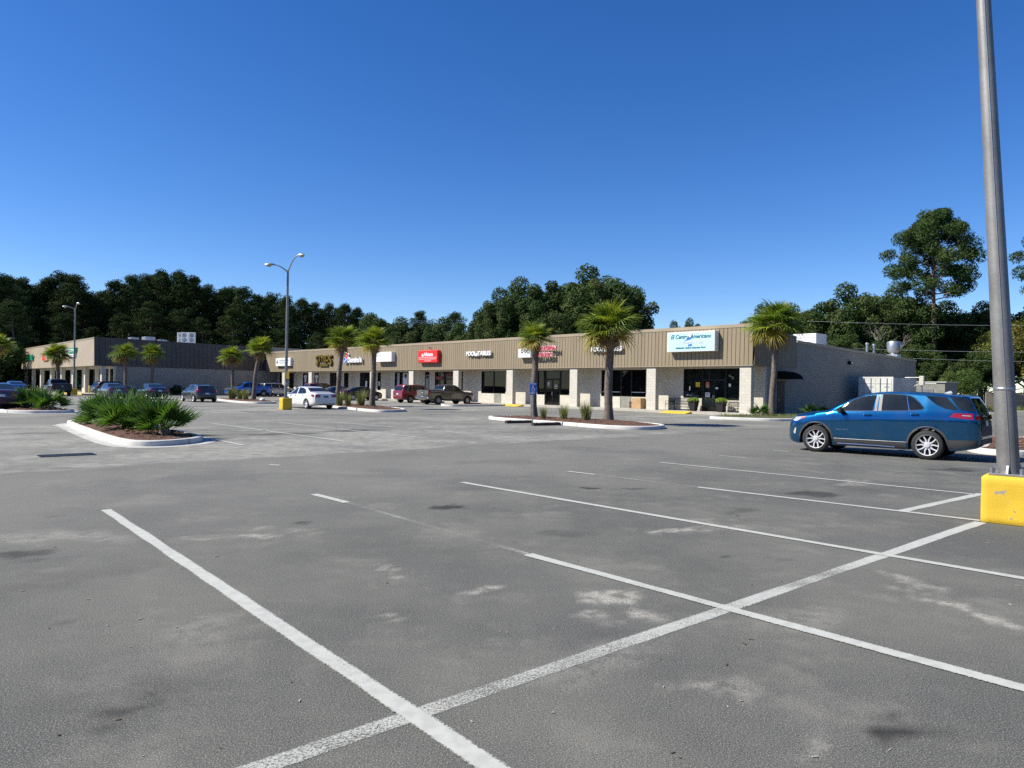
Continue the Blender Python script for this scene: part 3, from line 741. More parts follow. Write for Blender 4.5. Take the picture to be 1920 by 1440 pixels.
def door(parent, x0, x1, z0, z1, y, glass, leaf=2.25):
    f = MB(); frame_box(f, x0, x1, y + 0.03, y + 0.12, z0, z1, 0.06); f.box(x0 + 0.06, x1 - 0.06, y + 0.03, y + 0.12, leaf, leaf + 0.08)
    d = f.build('door', M['bronze_frame'], parent)
    p = MB(); p.box(x0 + 0.05, x1 - 0.05, y + 0.07, y + 0.085, leaf + 0.07, z1 - 0.05); p.build('transom', glass, d)
    n = 2 if x1 - x0 > 1.6 else 1
    for i in range(n):
        a = lerp(x0 + 0.065, x1 - 0.065, i / n); b = lerp(x0 + 0.065, x1 - 0.065, (i + 1) / n)
        f = MB(); frame_box(f, a + 0.006, b - 0.006, y + 0.045, y + 0.10, z0 + 0.01, leaf - 0.005, 0.06); f.box(a + 0.066, b - 0.066, y + 0.045, y + 0.10, z0 + 0.07, z0 + 0.22)
        f.build('door_leaf', M['bronze_frame'], d)
        p = MB(); p.box(a + 0.06, b - 0.06, y + 0.065, y + 0.08, z0 + 0.2, leaf - 0.06); p.build('pane', glass, d)
        hx = (b - 0.05) if (i == 0 and n == 2) else (a + 0.05)
        h = MB(); h.tube([(hx, y + 0.04, 1.0), (hx, y - 0.02, 1.02), (hx, y - 0.02, 1.30), (hx, y + 0.04, 1.32)], 0.014, 6); h.build('handle', M['alu'], d)
    return d
for i, (x0, x1, z0, z1, kd) in enumerate(OPEN):
    gl = M['clear_glass'] if i < 3 else M['window_glass']
    if kd in ('win', 'slit'): window(B1, x0, x1, z0, z1, WALL, gl)
    else: door(B1, x0, x1, z0, z1, WALL, gl, 2.35)
# rails across the wide shop window and panels let into the wall below the windows
for x0, x1 in ((-13.9, -12.06), (-10.95, -9.66)):
    r = MB(); r.box(x0, x1, WALL - 0.03, WALL + 0.02, 1.36, 1.41); r.build('window_rail', M['alu'], B1)
for x0, x1 in ((-12.0, -11.05), (-26.85, -26.03)):
    r = MB(); r.box(x0, x1, WALL - 0.012, WALL - 0.002, SW, 1.0); r.box(x0 - 0.07, x0, WALL - 0.03, WALL - 0.002, SW, 1.03); r.box(x1, x1 + 0.03, WALL - 0.03, WALL - 0.002, SW, 1.03)
    r.build('infill_panel', M['grey_panel'], B1)
# columns of split-face block
COLS = [0.555, 8.0, 15.58, 23.16, 30.78, 38.24, 45.8, 53.2, 60.35, 67.9]
cm = MB(); cm.bbox(-0.41, 0.41, 0.02, 0.42, SW - 0.02, FB - 0.06, 0.012); cme = cm.mesh('column', M['cream_block'])
for c in COLS: obj('column', cme, B1, (-c, 0, 0))
# soffit, beam and ceiling of the covered walk
s = MB(); s.box(-LEN, -0.02, 0.45, WALL - 0.003, FB - 0.055, FB + 0.05); s.build('soffit', M['soffit'], B1)
s = MB(); s.box(-LEN, -0.01, -0.02, 0.44, FB - 0.09, FB + 0.04); s.build('beam', M['soffit'], B1)
# sloping fascia of ribbed siding: boards with open grooves between them
def ribbed(x0, x1, yb, yt, zb, zt, top_x0, top_x1, pitch, gap, thick, zt1=None):
    """boards from bottom edge (x0..x1, yb, zb) to top edge (top_x0..top_x1, yt, zt)"""
    n = int(round((x1 - x0) / pitch)); mb = MB()
    zt1 = zt if zt1 is None else zt1
    for i in range(n):
        a = x0 + (x1 - x0) * i / n; b = x0 + (x1 - x0) * (i + 1) / n - gap
        # boards keep plumb: cut at the mitred ends
        def top(x):
            xx = min(max(x, min(top_x0, top_x1)), max(top_x0, top_x1)); t = 1.0
            if x > top_x1 and x1 > top_x1: t = (x1 - x) / (x1 - top_x1)
            if x < top_x0 and x0 < top_x0: t = (x - x0) / (top_x0 - x0)
            return max(0.0, min(1.0, t))
        ta, tb = top(a), top(b)
        za, zb_ = lerp(zb, lerp(zt, zt1, (a - x0) / (x1 - x0)), ta), lerp(zb, lerp(zt, zt1, (b - x0) / (x1 - x0)), tb)
        ya, yb_ = lerp(yb, yt, ta), lerp(yb, yt, tb)
        k = len(mb.v)
        mb.v += [(a, yb, zb), (b, yb, zb), (b, yb_, zb_), (a, ya, za), (a, yb + thick, zb), (b, yb + thick, zb), (b, yb_ + thick, zb_), (a, ya + thick, za)]
        mb.f += [(k, k + 1, k + 2, k + 3), (k, k + 4, k + 5, k + 1), (k + 1, k + 5, k + 6, k + 2), (k, k + 3, k + 7, k + 4), (k + 3, k + 2, k + 6, k + 7)]
        mb.mi += [0] * 5
    return mb
SL = 0.05                                       # how far the top leans back
bd = ribbed(-LEN, 0.0, -0.06, SL * 0.92 - 0.06, FB, FT - 0.22, -LEN - 1.2, -SL, 0.305, 0.036, 0.034)
bd.build('fascia_boards', M['tan_metal'], B1, kind='stuff')
bk = MB(); bk.quad((-LEN, -0.028, FB), (-0.02, -0.028, FB), (-SL, SL - 0.028, FT), (-LEN - 1.2, SL - 0.028, FT)); bk.build('fascia_backing', M['brown_metal'], B1)
cp = MB()
zt0 = FT - 0.22; k = (zt0 - FB) / (FT - FB)
cp.v = [(-LEN - 1.15, SL * k - 0.085, zt0), (-SL * k - 0.0, SL * k - 0.085, zt0), (-SL, SL - 0.085, FT), (-LEN - 1.2, SL - 0.085, FT),
        (-LEN - 1.2, SL + 0.25, FT), (-SL - 0.25, SL + 0.25, FT), (-LEN - 1.15, SL * k - 0.02, zt0), (-SL * k, SL * k - 0.02, zt0)]
cp.f = [(0, 1, 2, 3), (3, 2, 5, 4), (0, 6, 7, 1)]; cp.mi = [0] * 3
cp.build('fascia_cap', M['tan_trim'], B1)
tb = MB(); tb.box(-LEN, 0.0, -0.085, -0.02, FB - 0.05, FB - 0.003); tb.build('drip_edge', M['tan_trim'], B1)
# return of the fascia along the side wall (in the side wall's own frame: x' = depth, facing +x)
def side_pts(p): return (-p[1], p[0], p[2])
sd = ribbed(0.0, 5.95, -0.06, SL - 0.06, FB, FT - 0.1, SL, 5.95, 0.305, 0.028, 0.03, 5.45)
sd.v = [(-y, x, z) for x, y, z in sd.v]
sd.build('side_fascia_boards', M['tan_metal'], B1, kind='stuff')
bk = MB(); bk.quad((0.02, 0.0, FB), (0.02, 5.95, FB), (-SL + 0.02, 5.95, 5.45), (-SL + 0.02, SL, FT - 0.03)); bk.build('side_fascia_backing', M['brown_metal'], B1)
cp = MB(); cp.quad((-SL + 0.09, SL, FT - 0.12), (-SL + 0.09, 5.97, 5.40), (-SL + 0.07, 5.97, 5.50), (-SL + 0.07, SL, FT)); cp.quad((-SL + 0.07, SL, FT), (-SL + 0.07, 5.97, 5.50), (-SL - 0.2, 5.97, 5.50), (-SL - 0.2, SL, FT)); cp.build('side_fascia_cap', M['tan_trim'], B1)
en = MB(); en.quad((0.06, 5.955, FB), (-0.6, 5.955, FB), (-SL - 0.2, 5.955, 5.46), (-SL + 0.06, 5.955, 5.46)); en.build('side_fascia_end', M['brown_metal'], B1)
# side wall, rear and roof
DEP = 29.95
sdw = MB()
sdw.v = [(0.0, WALL + 0.2, 0), (0.0, DEP, 0), (0.0, DEP, 4.62), (0.0, 5.9, 5.08), (0, WALL + 0.2, 5.1), (-0.2, WALL + 0.2, 0), (-0.2, DEP, 0), (-0.2, DEP, 4.62), (-0.2, 5.9, 5.08), (-0.2, WALL + 0.2, 5.1)]
sdw.f = [(0, 1, 2, 3, 4), (5, 9, 8, 7, 6), (0, 5, 6, 1), (1, 6, 7, 2), (2, 7, 8, 3), (3, 8, 9, 4), (4, 9, 5, 0)]; sdw.mi = [0] * 7
sdw.build('side_wall', M['grey_block'], B1)
rw = MB(); rw.box(-LEN, -0.2, DEP - 0.2, DEP - 0.001, 0, 4.6); rw.build('rear_wall', M['grey_block'], B1)
lw = MB(); lw.box(-LEN, -LEN + 0.2, WALL + 0.2, DEP - 0.2, 0, 4.6); lw.build('end_wall', M['grey_block'], B1)
cop = MB(); cop.v = [(0.06, 5.97, 5.02), (0.06, DEP + .05, 4.56), (0.06, DEP + .05, 4.76), (0.06, 5.97, 5.22), (-0.3, 5.97, 5.22), (-0.3, DEP + .05, 4.76), (0.0, 5.97, 5.02), (0.0, DEP + .05, 4.56)]
cop.f = [(0, 1, 2, 3), (3, 2, 5, 4), (0, 6, 7, 1), (1, 7, 5, 2)]; cop.mi = [0] * 4; cop.build('coping', M['tan_trim'], B1)
rf = MB(); rf.quad((-LEN, SL + .1, FT - .7), (-SL - .2, SL + .1, FT - .7), (-SL - .2, 5.9, 5.0), (-LEN, 5.9, 5.0)); rf.quad((-LEN, 5.9, 5.0), (-0.2, 5.9, 5.0), (-0.2, DEP, 4.55), (-LEN, DEP, 4.55)); rf.build('roof', M['roofing'], B1)
pb = MB(); pb.quad((-LEN, SL, FB + .1), (-SL, SL, FB + .1), (-SL, SL, FT), (-LEN, SL, FT)); pb.build('parapet_back', M['brown_metal'], B1)

def on_front(name, x, z, label, cat, y=-0.06, group=None, tilt=True):
    """Empty hung on the sloping fascia at facade x, height z"""
    t = max(0, (z - FB) / (FT - 0.22 - FB)); yy = (y + (SL - 0.0) * t) if tilt else y
    w = Matrix.Translation((FX, FY, 0)) @ Matrix.Rotation(FROT, 4, 'Z')
    p = w @ Vector((x, yy, z))
    return thing(name, p, FROT, label, cat, group)
# things on and in front of the side wall
def on_site(name, x, y, label, cat, rz=0.0, z=0.0):
    w = Matrix.Translation((FX, FY, 0)) @ Matrix.Rotation(FROT, 4, 'Z'); p = w @ Vector((x, y, z))
    return thing(name, p, FROT + rz, label, cat)
aw = on_site('door_awning', 0, 3.75, 'black fabric awning over the side door behind the corner palm', 'awning')
a = MB(); rows = []
for j in range(9):
    t = j / 8; ang = t * math.pi / 2
    rows.append([(0.01 + 1.15 * math.sin(ang), y, 2.48 + 0.52 * math.cos(ang)) for y in (-0.85, 0.85)])
a.grid(rows)
for y in (-0.85, 0.85): a.quad((0.01, y, 2.48), *[(0.01 + 1.15 * math.sin(j / 8 * math.pi / 2), y, 2.48 + 0.52 * math.cos(j / 8 * math.pi / 2)) for j in range(9)][::-1])
a.build('canvas', M['canvas'], aw)
a = MB()
for y in (-0.84, 0.84): a.tube([(0.02, y, 2.47), (1.15, y, 2.47)], 0.015, 6)
a.tube([(1.15, -0.84, 2.47), (1.15, 0.84, 2.47)], 0.015, 6); a.build('frame', M['black_iron'], aw)
d = MB(); d.box(-0.01, 0.035, 3.25, 4.25, SW - 0.05, 2.3); sdo = d.build('side_door', M['black'], B1)
d = MB(); d.box(0.036, 0.07, 3.32, 3.37, 1.0, 1.15); d.build('handle', M['alu'], sdo)
wl_ = on_site('wall_lamp', 0.0, 14.8, 'small dark flood lamp high on the grey side wall', 'lamp', z=3.95)
a = MB(); a.bbox(0.0, 0.28, -0.17, 0.17, -0.13, 0.13, 0.03); a.build('housing', M['bronze_frame'], wl_)
a = MB(); a.quad((0.281, -0.13, -0.1), (0.281, 0.13, -0.1), (0.281, 0.13, 0.08), (0.281, -0.13, 0.08)); a.build('glass', M['lens'], wl_)
cd = on_site('wall_bracket', 0.0, 7.9, 'short grey pipe bracket on the shaded side wall', 'bracket', z=2.42)
a = MB(); a.tube([(0.04, -0.6, 0), (0.04, 0.6, 0)], 0.03, 8); a.box(0, 0.06, -0.55, -0.45, -0.06, 0.06); a.box(0, 0.06, 0.45, 0.55, -0.06, 0.06); a.build('pipe', M['galv'], cd)

# rooftop plant
def hvac(name, px, Y, w, dpt, z0, z1, label, mat='white_paint'):
    t = thing(name, (bearing(px, Y), Y, z0), FROT, label, 'air conditioner')
    b_ = MB(); b_.bbox(-w / 2, w / 2, -dpt / 2, dpt / 2, 0.12, z1 - z0, 0.02); b_.build('cabinet', M[mat], t)
    k_ = MB(); k_.box(-w / 2 + .05, w / 2 - .05, -dpt / 2 + .05, dpt / 2 - .05, 0, 0.12); k_.build('curb', M['galv'], t)
    f_ = MB(); f_.lathe([(0.32, z1 - z0), (0.32, z1 - z0 + 0.05), (0.02, z1 - z0 + 0.06)], 14); f_.build('fan_guard', M['galv'], t)
    l_ = MB()
    for i in range(5): l_.box(-w / 2 + .1, w / 2 - .1, -dpt / 2 - 0.012, -dpt / 2 + 0.01, 0.3 + i * (z1 - z0 - .5) / 5, 0.3 + i * (z1 - z0 - .5) / 5 + 0.035)
    l_.build('louvres', M['galv'], t)
    return t
hvac('rooftop_unit', 1517, 57.5, 1.9, 1.9, 4.95, 6.25, 'white rooftop unit on the restaurant roof beside the corner palm')
hvac('rooftop_unit', 1345, 62.0, 1.6, 1.6, 4.9, 6.95, 'small white rooftop unit showing over the fascia above the restaurant sign')
ef = thing('exhaust_fan', (bearing(1675, 66.5), 66.5, 4.72), FROT, 'round galvanised exhaust fan on the low end of the side roof', 'exhaust fan')
a = MB(); a.bbox(-0.48, 0.48, -0.48, 0.48, 0, 0.5, 0.03); a.build('curb', M['galv'], ef)
a = MB(); a.lathe([(0.30, 0.5), (0.36, 0.62), (0.52, 0.8), (0.56, 0.95), (0.58, 1.1), (0.60, 1.12), (0.60, 1.62), (0.56, 1.70), (0.1, 1.74), (0.0, 1.74)], 20); a.build('hood', M['galv'], ef, smooth=True)
for dx, hgt, lb in ((-0.28, 1.25, 'taller grey vent pipe on the side roof near the exhaust fan'), (0.32, 1.15, 'shorter grey vent pipe on the side roof near the exhaust fan')):
    vp = thing('vent_pipe', (bearing(1631, 62.5) + dx, 62.5, 4.72), 0, lb, 'vent pipe')
    a = MB(); a.tube([(0, 0, 0), (0, 0, hgt)], 0.11, 10); a.build('pipe', M['galv'], vp, smooth=True)
    a = MB(); a.lathe([(0.15, hgt - 0.16), (0.17, hgt - 0.05), (0.10, hgt + 0.04), (0, hgt + 0.05)], 10); a.build('cap', M['galv'], vp, smooth=True)

# shipping container, shed and meter mast behind the blue car
ct = on_site('shipping_container', 2.3, 14.1, 'white steel shipping container with barred doors beside the grey side wall', 'container')
a = MB(); a.box(-1.22, 1.22, 0.03, 5.0, 0.12, 2.78)
for x in (-1.24, 1.14): a.box(x, x + 0.10, -0.0, 0.12, 0.06, 2.84)
a.box(-1.14, 1.14, 0.0, 0.12, 2.70, 2.84); a.box(-1.14, 1.14, 0.0, 0.12, 0.06, 0.2)
for i in range(22):
    y = 0.2 + i * 0.215; a.box(1.221, 1.25, y, y + 0.11, 0.2, 2.7)
a.build('shell', M['container'], ct)
for x0, x1 in ((-1.13, -0.01), (0.01, 1.13)):
    a = MB(); a.box(x0, x1, -0.02, 0.028, 0.21, 2.69); dd = a.build('door', M['container'], ct)
    for xb in (lerp(x0, x1, 0.3), lerp(x0, x1, 0.72)):
        a = MB(); a.tube([(xb, -0.05, 0.15), (xb, -0.05, 2.75)], 0.022, 6); a.build('lock_bar', M['galv'], dd)
    a = MB()
    for z in (0.75, 1.6, 2.3): a.box(x0 + 0.03, x1 - 0.03, -0.028, -0.021, z, z + 0.03)
    a.build('hinge_band', M['galv'], dd)
    a = MB(); a.box(x0 + 0.62, x0 + 0.98, -0.027, -0.021, 2.02, 2.14); a.build('decal', M['grey_ink'], dd)
sh = on_site('utility_shed', 3.3, 24.0, 'low grey utility shed behind the shipping container', 'shed')
a = MB(); a.bbox(-1.3, 1.3, -1.6, 1.6, 0, 2.55, 0.02); a.build('walls', M['grey_panel'], sh)
a = MB(); a.box(-1.4, 1.4, -1.7, 1.7, 2.552, 2.62); a.build('roof', M['container'], sh)
a = MB(); a.box(-0.45, 0.45, -1.64, -1.601, 0.05, 2.0); a.build('door', M['galv'], sh)
mm = on_site('meter_mast', 4.35, 17.7, 'cream electric meter box and crossarm on a short mast over the container', 'mast')
a = MB(); a.tube([(0, 0, 0), (0, 0, 2.95)], 0.06, 8); a.build('mast', M['galv'], mm)
a = MB(); a.bbox(-0.16, 0.16, -0.13, 0.13, 2.25, 2.98, 0.02); a.build('meter_box', M['cream_block'], mm)
a = MB(); a.tube([(-0.9, -0.05, 1.95), (-0.1, -0.05, 2.45)], 0.025, 6); a.tube([(0.1, 0, 2.42), (1.0, 0.0, 2.40)], 0.03, 6); a.tube([(-1.2, 0, 2.86), (0, 0, 2.86)], 0.03, 6); a.build('crossarm', M['white_paint'], mm)

# ------------------------------------------------------------------ left-hand anchor building
LX, LY = -47.8, 81.7
B2 = bld('anchor_store', LX, LY, 'larger store building with beige front fascia and dark brown side fascia')
L2 = 50.5; LB, LT = 3.36, 6.68; DX, DY = -0.2155, 0.9735       # side direction in local axes
o2 = [(-2.3, -0.9, SW, 3.1, 'win'), (-7.4, -3.0, SW, 3.1, 'win'), (-14.2, -9.4, SW, 3.1, 'win'), (-20.9, -16.2, SW, 3.1, 'win'), (-27.6, -23.0, SW, 3.1, 'win'), (-34.6, -30.0, SW, 3.1, 'win'), (-41.5, -37.2, SW, 3.1, 'win'), (-48.2, -44.0, SW, 3.1, 'win')]
wall_with_openings(-L2, -0.48, 2.2, 2.4, SW - .02, LB + .1, o2, 'front_wall', M['cream_block'], B2)
for i, (x0, x1, z0, z1, kd) in enumerate(o2):
    w = window(B2, x0, x1, z0, z1, 2.2, M['window_glass'])
    if i == 1:
        a = MB(); a.box(x0 + 0.3, x0 + 1.5, 2.12, 2.2, SW, 2.5); a.build('red_door', M['door_red'], B2)
    if i == 3:
        a = MB(); a.box(x0 + 0.5, x0 + 1.0, 2.15, 2.2, SW + .5, 2.7); a.box(x0 + 1.5, x0 + 2.0, 2.15, 2.2, SW + .5, 2.7); a.build('green_banner', M['sign_green'], B2)
cm = MB(); cm.bbox(-0.34, 0.34, 0.8, 1.25, SW - 0.02, LB - 0.03, 0.012); cme = cm.mesh('column', M['cream_block'])
for c in (0.4, 8.3, 14.9, 21.65, 28.4, 36.0, 42.8, 49.4): obj('column', cme, B2, (-c, 0, 0))
a = MB(); a.quad((-L2, -0.03, LB), (0, -0.03, LB), (-0.35, 0.35, LT), (-L2, 0.35, LT)); a.quad((-L2, -0.03, LB), (-L2, 0.35, LT), (-L2, 1.2, LT), (-L2, 1.2, LB)); a.build('front_fascia', M['beige_fascia'], B2)
a = MB(); a.v = [(-L2, 0.30, LT - 0.12), (-0.33, 0.30, LT - 0.12), (-0.35, 0.30, LT + 0.02), (-L2, 0.30, LT + 0.02), (-L2, 0.6, LT + 0.02), (-0.5, 0.6, LT + 0.02)]; a.f = [(0, 1, 2, 3), (3, 2, 5, 4)]; a.mi = [0, 0]; a.build('front_cap', M['tan_trim'], B2)
a = MB(); a.quad((-L2, -0.02, LB), (0, -0.02, LB), (2.4 * DX / DY, 2.4, LB), (-L2, 2.4, LB)); a.build('soffit', M['soffit'], B2)
sf = MB(); T1 = 24.0; n = int(T1 / 0.61)
for i in range(n):
    t0 = T1 * i / n; t1 = T1 * (i + 1) / n - 0.05
    def P(t, z, off=0.0): return (t * DX + off * DY - (0.3 * (z - LB) / (LT - LB)), t * DY - off * DX, z)
    sf.v += [P(t0, LB, 0.04), P(t1, LB, 0.04), P(t1, LT, 0.04), P(t0, LT, 0.04), P(t0, LB, 0.0), P(t1, LB, 0.0), P(t1, LT, 0.0), P(t0, LT, 0.0)]
    k = len(sf.v) - 8; sf.f += [(k, k + 1, k + 2, k + 3), (k, k + 4, k + 5, k + 1), (k + 1, k + 5, k + 6, k + 2), (k, k + 3, k + 7, k + 4)]; sf.mi += [0] * 4
sf.build('side_fascia_panels', M['brown_metal'], B2, kind='stuff')
a = MB(); a.quad((0, 0, LB), (T1 * DX, T1 * DY, LB), (T1 * DX - 0.3, T1 * DY, LT), (-0.3, 0, LT)); a.build('side_fascia_backing', M['brown_metal'], B2)
a = MB(); a.v = [(2.3 * DX, 2.3 * DY, 0), (62 * DX, 62 * DY, 0), (62 * DX, 62 * DY, LT + .1), (T1 * DX, T1 * DY, LT + .1), (T1 * DX, T1 * DY, LB), (2.3 * DX, 2.3 * DY, LB)]; a.f = [(0, 1, 2, 3, 4, 5)]; a.mi = [0]; a.build('side_wall', M['grey_block'], B2)
a = MB(); a.quad((-0.35, 0.4, LT - 0.25), (62 * DX - .4, 62 * DY, LT - 0.25), (-L2, 62, LT - 0.25), (-L2, 0.4, LT - 0.25)); a.build('roof', M['roofing'], B2)
a = MB(); a.quad((-L2, 2.4, 0), (-L2, 62, 0), (-L2, 62, LT - .2), (-L2, 2.4, LT - .2)); a.build('end_wall', M['grey_block'], B2)
s2 = MB(); s2.box(-L2, 0.2, -1.0, 2.2, 0, SW); o = s2.build('sidewalk', M['sidewalk']); o.location = (LX, LY, 0); o.rotation_euler = (0, 0, FROT); tag(o, kind='structure')
a = MB(); a.box(-L2, 0.2, -1.16, -1.003, 0, SW + 0.01); a.build('yellow_kerb', M['yellow_curb'], o)
a = MB(); a.v = [(0.3, 0.2, 0.0), (0.3 + 62 * DX + 2.2, 24 * DY, 0), (24 * DX + 0.1, 24 * DY, 0), (0.1, 2.2, 0)]; a.f = [(0, 1, 2, 3)]; a.mi = [0]
w2 = Matrix.Translation((LX, LY, 0)) @ Matrix.Rotation(FROT, 4, 'Z')
for i, (px, Y, w, d_, zt) in enumerate(((249, 93, 1.2, 1.0, 7.32), (277, 95, 1.8, 1.2, 7.55), (302, 95, 1.2, 1.0, 7.2))):
    hvac('rooftop_unit', px, Y, w, d_, LT - 0.3, zt, ['first small rooftop unit over the brown fascia of the far store', 'long framed rooftop unit, second from the beige corner of the far store', 'low rooftop unit, third from the beige corner of the far store'][i], 'galv')
for i, px in enumerate((338, 349, 362)):
    Y = 97; t = thing('condenser_unit', (bearing(px, Y), Y - (0.6 if i else 0.0), LT - 0.3), 0.35, ['tall pale condenser half hidden behind its neighbour on the far roof', 'tall two-fan condenser, middle of three on the far roof', 'tall two-fan condenser, last of three on the far roof'][i], 'air conditioner')
    a = MB(); a.bbox(-0.46, 0.46, -0.25, 0.25, 0, 1.95, 0.02); a.build('cabinet', M['white_paint'], t)
    for z in (0.92, 1.55):
        a = MB(); a.lathe([(0.27, -0.256), (0.27, -0.27), (0.20, -0.262), (0.0, -0.262)], 14, (0, 0, z), 'Y'); a.build('fan', M['galv'], t)
# ------------------------------------------------------------------ lettering
def text(body, size, mat, parent, x, z, y=0.0, ext=0.02, align='CENTER', shear=0.0, bold=0.0, spacing=1.0, sx=1.0, name='lettering', sz=1.0):
    c = bpy.data.curves.new(name, 'FONT'); c.body = body; c.size = size; c.extrude = ext; c.align_x = align; c.align_y = 'CENTER'
    c.shear = shear; c.offset = bold; c.space_character = spacing; c.resolution_u = 3
    t = bpy.data.objects.new(name, c); col.objects.link(t)
    me = bpy.data.meshes.new_from_object(t); bpy.data.objects.remove(t); bpy.data.curves.remove(c)
    me.materials.clear(); me.materials.append(mat)
    o = bpy.data.objects.new(name, me); col.objects.link(o); o.parent = parent
    o.rotation_euler = (math.pi / 2, 0, 0); o.location = (x, y, z); o.scale = (sx, sz, 1)
    return o
def panel(parent, x0, x1, z0, z1, y0, y1, mat, name='panel', b=0.015):
    p = MB(); p.bbox(x0, x1, y0, y1, z0, z1, b); return p.build(name, mat, parent)
def bars(parent, rows, y, mat, name, seed=1):
    """print too small to read: short marks along a line"""
    random.seed(seed); mb = MB()
    for x0, x1, z, h in rows:
        x = x0
        while x < x1 - 0.03:
            w = random.uniform(0.5, 1.1) * h; w = min(w, x1 - x)
            mb.box(x, x + w, y - 0.006, y, z - h / 2 * random.uniform(.7, 1), z + h / 2); x += w + h * random.choice((0.25, 0.25, 0.3, 0.6))
    return mb.build(name, mat, parent)

s = on_front('shop_sign', -67.3, 4.51, 'white box sign with grey emblem and small print at the far end', 'sign')
panel(s, -2.2, 2.2, -0.53, 0.53, -0.34, 0.06, M['white_sign'], 'box')
bars(s, [(-1.1, 1.9, 0.2, 0.26), (-1.1, 1.5, -0.12, 0.16)], -0.341, M['grey_ink'], 'print', 4)
a = MB(); a.box(-1.1, 1.9, -0.347, -0.341, -0.36, -0.33); a.build('rule', M['pale_ink'], s)
a = MB(); a.lathe([(0.24, -0.342), (0.24, -0.349), (0.18, -0.349), (0.18, -0.342)], 16, (-1.7, 0, 0.0), 'Y'); a.box(-1.82, -1.58, -0.349, -0.342, -0.1, 0.1); a.build('emblem', M['ink'], s)

s = on_front('shop_sign', -56.4, 4.5, 'golden ornate letters reading STYLOS over a smaller plate', 'sign')
for ch, x, sz, z in (('S', -1.72, 1.75, 0.0), ('T', -0.98, 1.15, 0.24), ('Y', -0.38, 1.05, 0.2), ('L', 0.22, 1.05, 0.2), ('O', 0.82, 1.15, 0.24), ('S', 1.6, 1.75, 0.0)):
    text(ch, sz, M['dark_gold'], s, x + 0.03, z - 0.03, -0.1, 0.05, bold=0.055, name='letter_outline', sx=1.05)
    text(ch, sz * 0.97, M['gold'], s, x, z, -0.2, 0.05, bold=0.012, name='letter', sx=1.05)
panel(s, -1.15, 1.0, -0.72, -0.38, -0.16, -0.05, M['dark_gold'], 'plate')
bars(s, [(-1.05, 0.9, -0.55, 0.2)], -0.161, M['gold'], 'plate_print', 9)

s = on_front('shop_sign', -49.4, 4.58, "white letters reading Domino's beside a red and blue domino tile", 'sign')
text("Domino's", 0.86, M['white_sign'], s, 0.38, -0.12, -0.22, 0.07, bold=0.03, sx=0.92)
lg = MB(); lg.bbox(-0.34, 0.34, -0.25, -0.08, -0.66, 0.66, 0.05); lo = lg.build('domino_tile', M['white_sign'], s); lo.location = (-1.62, 0, 0.12); lo.rotation_euler = (0, R(24), 0)
for nm, mt, z0, z1 in (('red_half', 'red_sign', 0.03, 0.59), ('blue_half', 'sign_blue', -0.59, -0.03)):
    a = MB(); a.box(-0.28, 0.28, -0.26, -0.245, z0, z1); a.build(nm, M[mt], lo)
a = MB()
for x, z in ((0, 0.31), (-0.12, -0.43), (0.12, -0.19)): a.lathe([(0.09, -0.262), (0.09, -0.27), (0, -0.27)], 12, (x, 0, z), 'Y')
a.build('pips', M['white_sign'], lo)

s = on_front('shop_sign', -42.6, 4.68, 'blank looking white box sign with faint faded marks', 'sign')
panel(s, -1.5, 1.5, -0.52, 0.52, -0.5, 0.06, M['white_sign'], 'box')
bars(s, [(-1.2, -0.6, 0.22, 0.1), (-0.4, -0.3, 0.3, 0.1), (-0.05, 0.15, 0.25, 0.14), (0.6, 1.2, 0.28, 0.1)], -0.501, M['pale_ink'], 'print', 5)

s = on_front('shop_sign', -34.75, 4.55, 'red box sign with white lettering reading Allstate', 'sign')
panel(s, -1.62, 1.62, -0.62, 0.62, -0.42, 0.06, M['red_sign'], 'box', 0.06)
text('Allstate', 0.52, M['white_sign'], s, 0.15, 0.2, -0.43, 0.008, bold=0.012, sx=0.95)
a = MB(); a.v = [(-1.02, -0.43, 0.03), (-0.66, -0.43, 0.03), (-0.74, -0.43, 0.34), (-0.84, -0.43, 0.2), (-0.94, -0.43, 0.34)]; a.f = [(0, 1, 2, 3, 4)]; a.mi = [0]; a.build('emblem', M['white_sign'], s)
a = MB(); a.box(-1.5, 1.5, -0.43, -0.42, -0.105, -0.075); a.build('rule', M['white_sign'], s)
bars(s, [(-1.45, 1.45, -0.25, 0.11), (-0.55, 0.55, -0.43, 0.11)], -0.421, plain('pink_ink', (0.75, 0.4, 0.4), 0.6), 'print', 6)
lamp = on_front('sign_lamp', -34.75, 5.42, 'small dark lamp above the red sign', 'lamp')
a = MB(); a.tube([(0, 0.1, 0), (0, -0.25, 0.02)], 0.03, 6); a.lathe([(0.03, 0.08), (0.09, -0.06), (0, -0.06)], 8, (0, -0.28, 0.0)); a.build('gooseneck', M['bronze_frame'], lamp)

def pool(x, z, label, sc):
    s = on_front('shop_sign', x, z, label, 'sign')
    text('POOL', 0.56 * sc, M['white_sign'], s, -1.06 * sc, 0.0, -0.2, 0.06, bold=0.016, name='letters', sx=1.02)
    text('TABLES', 0.56 * sc, M['white_sign'], s, 0.86 * sc, 0.0, -0.2, 0.06, bold=0.016, name='letters', sx=1.02)
    a = MB(); a.lathe([(0.15 * sc, -0.14), (0.15 * sc, -0.26), (0, -0.26)], 12, (-0.20 * sc, 0, -0.08), 'Y')
    a.box(-0.05 * sc, 0.16 * sc, -0.26, -0.14, 0.02, 0.07, Matrix.Rotation(R(-35), 4, 'Y')); a.build('ball_and_cue', M['white_sign'], s)
    return s
pool(-27.15, 4.67, 'white letters reading POOL TABLES clear of any palm', 0.98)
pool(-12.0, 4.65, 'white letters reading POOL TABLES half hidden by the large palm', 0.84)
